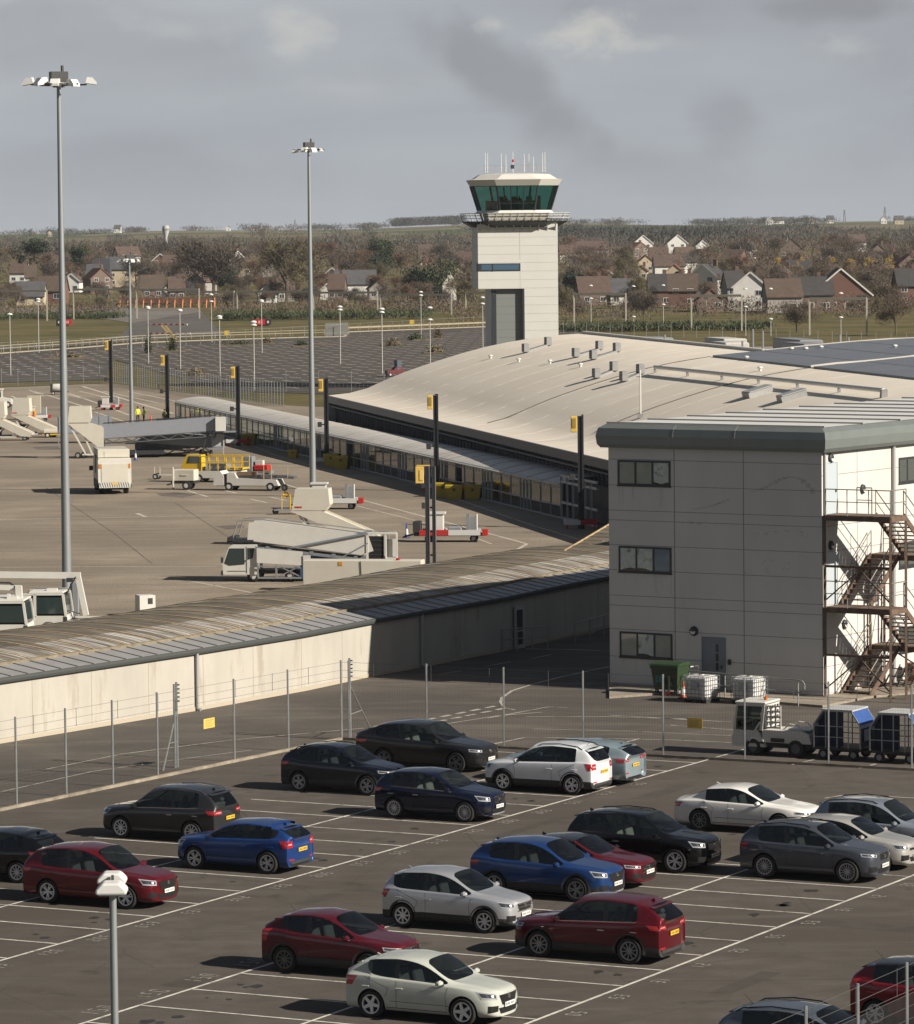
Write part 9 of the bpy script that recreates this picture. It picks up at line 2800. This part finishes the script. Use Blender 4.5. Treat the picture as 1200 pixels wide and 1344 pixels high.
 for k in range(10):
  R0, H0 = (4.6, 12.0) if k < 7 else (3.0, 6.0)
  protos.append((twig_mesh(100 + k, R0, H0, 3400 if k < 7 else 1200, cmat[k % 5]), limb_mesh(200 + k, R0, H0, bk), H0))
 GRP = 'bare winter trees beyond the airfield'
 LB = ['bare brown winter tree in the broad belt of trees beyond the railway']
 def tree(p, h, k, lab=LB[0], grp=GRP, wide=1.0):
  cr, lb, H0 = protos[k]; s = h / H0
  t = link_mesh('bare_tree', lb); tag(t, lab, 'tree', grp); t.location = p; t.scale = (s * wide, s * wide, s); t.rotation_euler = (0, 0, rn.uniform(0, 6.28)); link_mesh('crown', cr, None, t); return t
 houses_px = [(o.location.x / o.location.y, o.location.y) for o in COL.objects if o.get('category') == 'house' and not o.get('group')]
 def clear(x, d):
  k = ray(x, 330); k = k.x / k.y
  if x < 600 and rn.random() < .30: return True
  return not any(abs(k - hx) < .0035 and d < hd and hd - d < 200 for hx, hd in houses_px)
 n = 0
 bands = [(895, 990, 22, (4, 7)), (1010, 1120, 50, (5, 9)), (1130, 1320, 82, (6, 10)), (1330, 1620, 88, (7, 11)), (1640, 2000, 46, (8, 12))]
 for d0, d1, cnt, hr in bands:
  for i in range(cnt):
   for tr in range(8):
    x = rn.uniform(-20, 1220) if d0 > 1000 else rn.uniform(740, 1210)
    d = rn.uniform(d0, d1)
    if clear(x, d) and not (630 < x < 725) and not (d0 < 1100 and 150 < x < 290): break
   p = at_depth(x, d); h = rn.uniform(*hr)
   if x < 600 and d < 1300: h *= .8
   tree(p, h, rn.randrange(7), wide=rn.uniform(.9, 1.35)); n += 1
 # single trees one can pick out
 for x, yb, yt, lab in ((376, 376, 308, 'tall broad bare tree just left of the middle floodlight mast'), (280, 352, 303, 'rounded bare tree left of centre rising over the roofs'), (622, 400, 352, 'pale blossom grey bare tree left of the tower'), (1046, 436, 392, 'thorny bare bush on the grass before the white house'), (1176, 440, 392, 'bare tree at the right edge of the grass field'), (845, 420, 382, 'spreading bare tree right of the tower by the railway')):
  p = G(x, yb) if yb > 400 else at_depth(x, 1140); h = P(x, yt, p.y).z - p.z
  tree(p, h, rn.randrange(7), lab, None, 1.25)
 # evergreens
 gm = [mat('evergreen foliage ' + n, c, .9, var=.45, scale=.5) for n, c in (('dark', (.030, .042, .022)), ('mid', (.045, .058, .026)))]
 for j, (x, d, yt, w, lab) in enumerate(((45, 1420, 306, 34, 'tall dark rounded evergreen at the far left'), (105, 1500, 318, 30, 'low dark evergreen right of the rounded one'), (295, 1270, 345, 44, 'dark spreading evergreen in the middle left'), (500, 1560, 308, 34, 'dark cedar on the rise left of the tower'), (492, 1400, 330, 44, 'mid green evergreen below the dark cedar'), (556, 1130, 344, 64, 'big dark evergreen mass left of the tower'), (752, 1080, 358, 40, 'dark evergreen hard against the right side of the tower'), (1205, 1180, 330, 30, 'dark conifer at the right edge'), (1012, 1250, 362, 26, 'dark evergreen behind the white gabled house'))):
  p = at_depth(x, d); h = P(x, yt, d).z - p.z; W = w * d / F
  t = thing('evergreen_tree', lab, 'tree', p)
  me = twig_mesh(400 + j, W * .5, h, 3200, gm[j % 2], 'leaf'); link_mesh('crown', me, None, t)
  b = MB(); b.tube((0, 0, 0), (0, 0, h * .7), h * .03, h * .01, 6); b.build('trunk', bk, t)
 # yellow catkin poplars in the right middle distance
 ym = mat('catkin yellow', (.36, .25, .06), .9, var=.25)
 for j, x in enumerate((1021, 1049, 1093, 1119, 1141, 1167)):
  p = at_depth(x, 1310); t = thing('poplar_tree', 'slim yellow tinged poplar in a spaced row behind the brick house', 'tree', p, 0, 'row of yellow tinged poplars')
  V = twig_mesh(500 + j, 1.5, 10.5, 700, ym, 'bare', .09); link_mesh('crown', V, None, t); b = MB(); b.tube((0, 0, 0), (0, 0, 9), .16, .05, 5); b.build('trunk', bk, t)
 # shrubs on the islands, with their own leaf clumps
 sg = mat('shrub leaves', (.050, .062, .024), .9, var=.4, scale=1.5); sb = mat('dry shrub', (.17, .135, .075), .9, var=.35, scale=1.5)
 for j, (x, y, w, h, m, lab) in enumerate(((195, 463, 8, 2.9, sg, 'upright dark shrub on a planted island of the far car park'), (226.5, 461, 12, 2.9, sg, 'rounded green shrub beside the upright dark shrub'), (312, 453, 34, .9, sg, 'low green planting on an island left of the middle mast'), (90, 470, 34, .9, sb, 'low dry planting on an island at the left'), (350, 451, 10, 1.0, sb, 'small dry shrub clump by the lamp column'), (395, 454, 12, .9, sg, 'small green clump just left of the middle mast'), (515, 454, 18, 1.2, sb, 'dry shrub clump in the middle of the far car park'), (546, 446, 20, 1.3, sg, 'green shrub clump near the far kerb'), (572, 463, 20, 1.2, sb, 'dry shrub clump nearer the tower'), (256, 494, 26, 1.1, sb, 'dry shrub strip along the near side of the far car park'), (575, 443, 10, 1.5, sb, 'tiny dry clump right of the green clump'))):
  p = G(x, y); R0 = w * p.y / F * .5; t = thing('shrub', lab, 'shrub', p)
  r2 = random.Random(600 + j); V = []; Fc = []
  for i in range(420):
   q = Vector((r2.gauss(0, .5) * R0, r2.gauss(0, .35) * min(R0, 1.6), abs(r2.gauss(0, .42)) * h)); q.z = min(q.z, h); d = Vector((r2.gauss(0, 1), r2.gauss(0, 1), r2.gauss(.4, .6))).normalized(); s = d.cross(Vector((r2.gauss(0, 1), r2.gauss(0, 1), 1))).normalized() * .09; k = len(V); V += [tuple(q - s), tuple(q + s), tuple(q + d * .42)]; Fc.append((k, k + 1, k + 2))
  me = bpy.data.meshes.new('leaves'); me.from_pydata(V, [], Fc); me.materials.append(m); link_mesh('leaves', me, None, t)
 def mass(name, items, mats, parts):
  V = []; Fc = []; mi = []; r2 = random.Random(77)
  for (x, y, z, Rr, Hh, k, cnt, tw) in items:
   for i in range(cnt):
    v = Vector((r2.gauss(0, .45) * Rr, r2.gauss(0, .45) * Rr, Hh * (.12 + .88 * r2.random() ** .8) * (1 - .5 * r2.random() ** 3)))
    d = Vector((r2.gauss(0, .6), r2.gauss(0, .6), r2.uniform(.3, 1.2))).normalized(); s = d.cross(Vector((r2.gauss(0, 1), r2.gauss(0, 1), .3))).normalized() * tw
    p = Vector((x, y, z)) + v; q = len(V); V += [tuple(p - s), tuple(p + s), tuple(p + d * tw * 9)]; Fc.append((q, q + 1, q + 2)); mi.append(k)
  me = bpy.data.meshes.new(name); me.from_pydata(V, [], Fc)
  for m in mats: me.materials.append(m)
  me.polygons.foreach_set('material_index', mi); o = link_mesh(name, me); tag(o, kind='stuff'); return o
 it = []
 for i in range(330):                       # scrub and hedges by the line
  x = rn.uniform(-20, 1220); d = rn.uniform(960, 1015) if x < 600 else rn.uniform(860, 1010)
  if 150 < x < 290 and d < 1085: d = rn.uniform(1085, 1110)
  p = at_depth(x, d); it.append((p.x, p.y, p.z, rn.uniform(2.5, 5), rn.uniform(1.8, 4.2), rn.randrange(4), 70, .085))
 mass('trackside_scrub', it, cmat, 0)
 gh = mat('ivy hedge', (.055, .070, .030), .9, var=.4, scale=.4)
 it = []
 for x0, x1, d, h in ((290, 560, 930, 1.7), (740, 1000, 800, 1.3), (0, 160, 965, 1.0)):
  for i in range(int((x1 - x0) * .5)):
   p = at_depth(rn.uniform(x0, x1), d + rn.uniform(-8, 8)); it.append((p.x, p.y, p.z, 2.4, h * rn.uniform(.6, 1.2), 0, 60, .10))
 mass('green_hedge', it, [gh], 0)
 it = []
 for i in range(1150):
  d = 1350 + 1900 * rn.random() ** 1.1; x = rn.uniform(-30, 1230)
  if not clear(x, d): continue
  p = at_depth(x, d); it.append((p.x, p.y, p.z, rn.uniform(4, 8), rn.uniform(5, 9), rn.choice((0, 0, 1, 2, 2, 3, 4)), 110, .13))
 mass('middle_woodland', it, cmat, 0)
 far = [mat('far wood ' + n, c, .95, var=.3, scale=.02) for n, c in (('a', (.085, .070, .056)), ('b', (.060, .055, .046)), ('c', (.10, .085, .062)), ('d', (.040, .046, .034)))]
 it = []
 for d, h, cnt in ((2400, 8, 230), (2800, 7, 230), (3200, 7, 200), (3700, 7, 150), (4300, 8, 150), (5000, 8, 170), (5600, 8, 200)):
  for i in range(cnt):
   x = rn.uniform(-40, 1240); dd = d + rn.uniform(-60, 60)
   if x < 640 and 3000 < d < 5500 and rn.random() < .72: continue
   if d > 3400 and math.sin(x * .021 + d * .01) + .5 * math.sin(x * .055) < (-.1 if d < 5500 else -.6): continue
   p = at_depth(x, dd); it.append((p.x, p.y, p.z - .5, rn.uniform(6, 16), h * rn.uniform(.6, 1.15), rn.randrange(4), 90, .32))
 for cx, w, d in ((560, 45, 5200), (860, 110, 2900), (900, 70, 2700), (700, 60, 3000)):
  for i in range(70):
   p = at_depth(cx + rn.uniform(-w, w), d + rn.uniform(-80, 80)); it.append((p.x, p.y, p.z, 9, 11, rn.choice((1, 3)), 90, .36))
 mass('hill_woodland', it, far, 0)
 # ---------- haze
 b = MB(); b.box((0, 3300, 30.5), (4200, 7000, 63)); m = bpy.data.materials.new('haze'); m.use_nodes = True; nt = m.node_tree; nt.nodes.clear()
 out = nt.nodes.new('ShaderNodeOutputMaterial'); pv = nt.nodes.new('ShaderNodeVolumePrincipled'); pv.inputs['Color'].default_value = (.80, .87, .97, 1); pv.inputs['Density'].default_value = HAZE; pv.inputs['Anisotropy'].default_value = 0.0
 nt.links.new(pv.outputs[0], out.inputs['Volume'])
 if HAZE > 0: o = b.build('haze', m); tag(o, kind='stuff')
HAZE = 0.000035
def main():
 setup_view(); setup_camera(); setup_light(); build_ground()
 for fn in ('build_cars', 'build_buildings', 'build_apron', 'build_far'):
  if fn in globals(): globals()[fn]()
main()
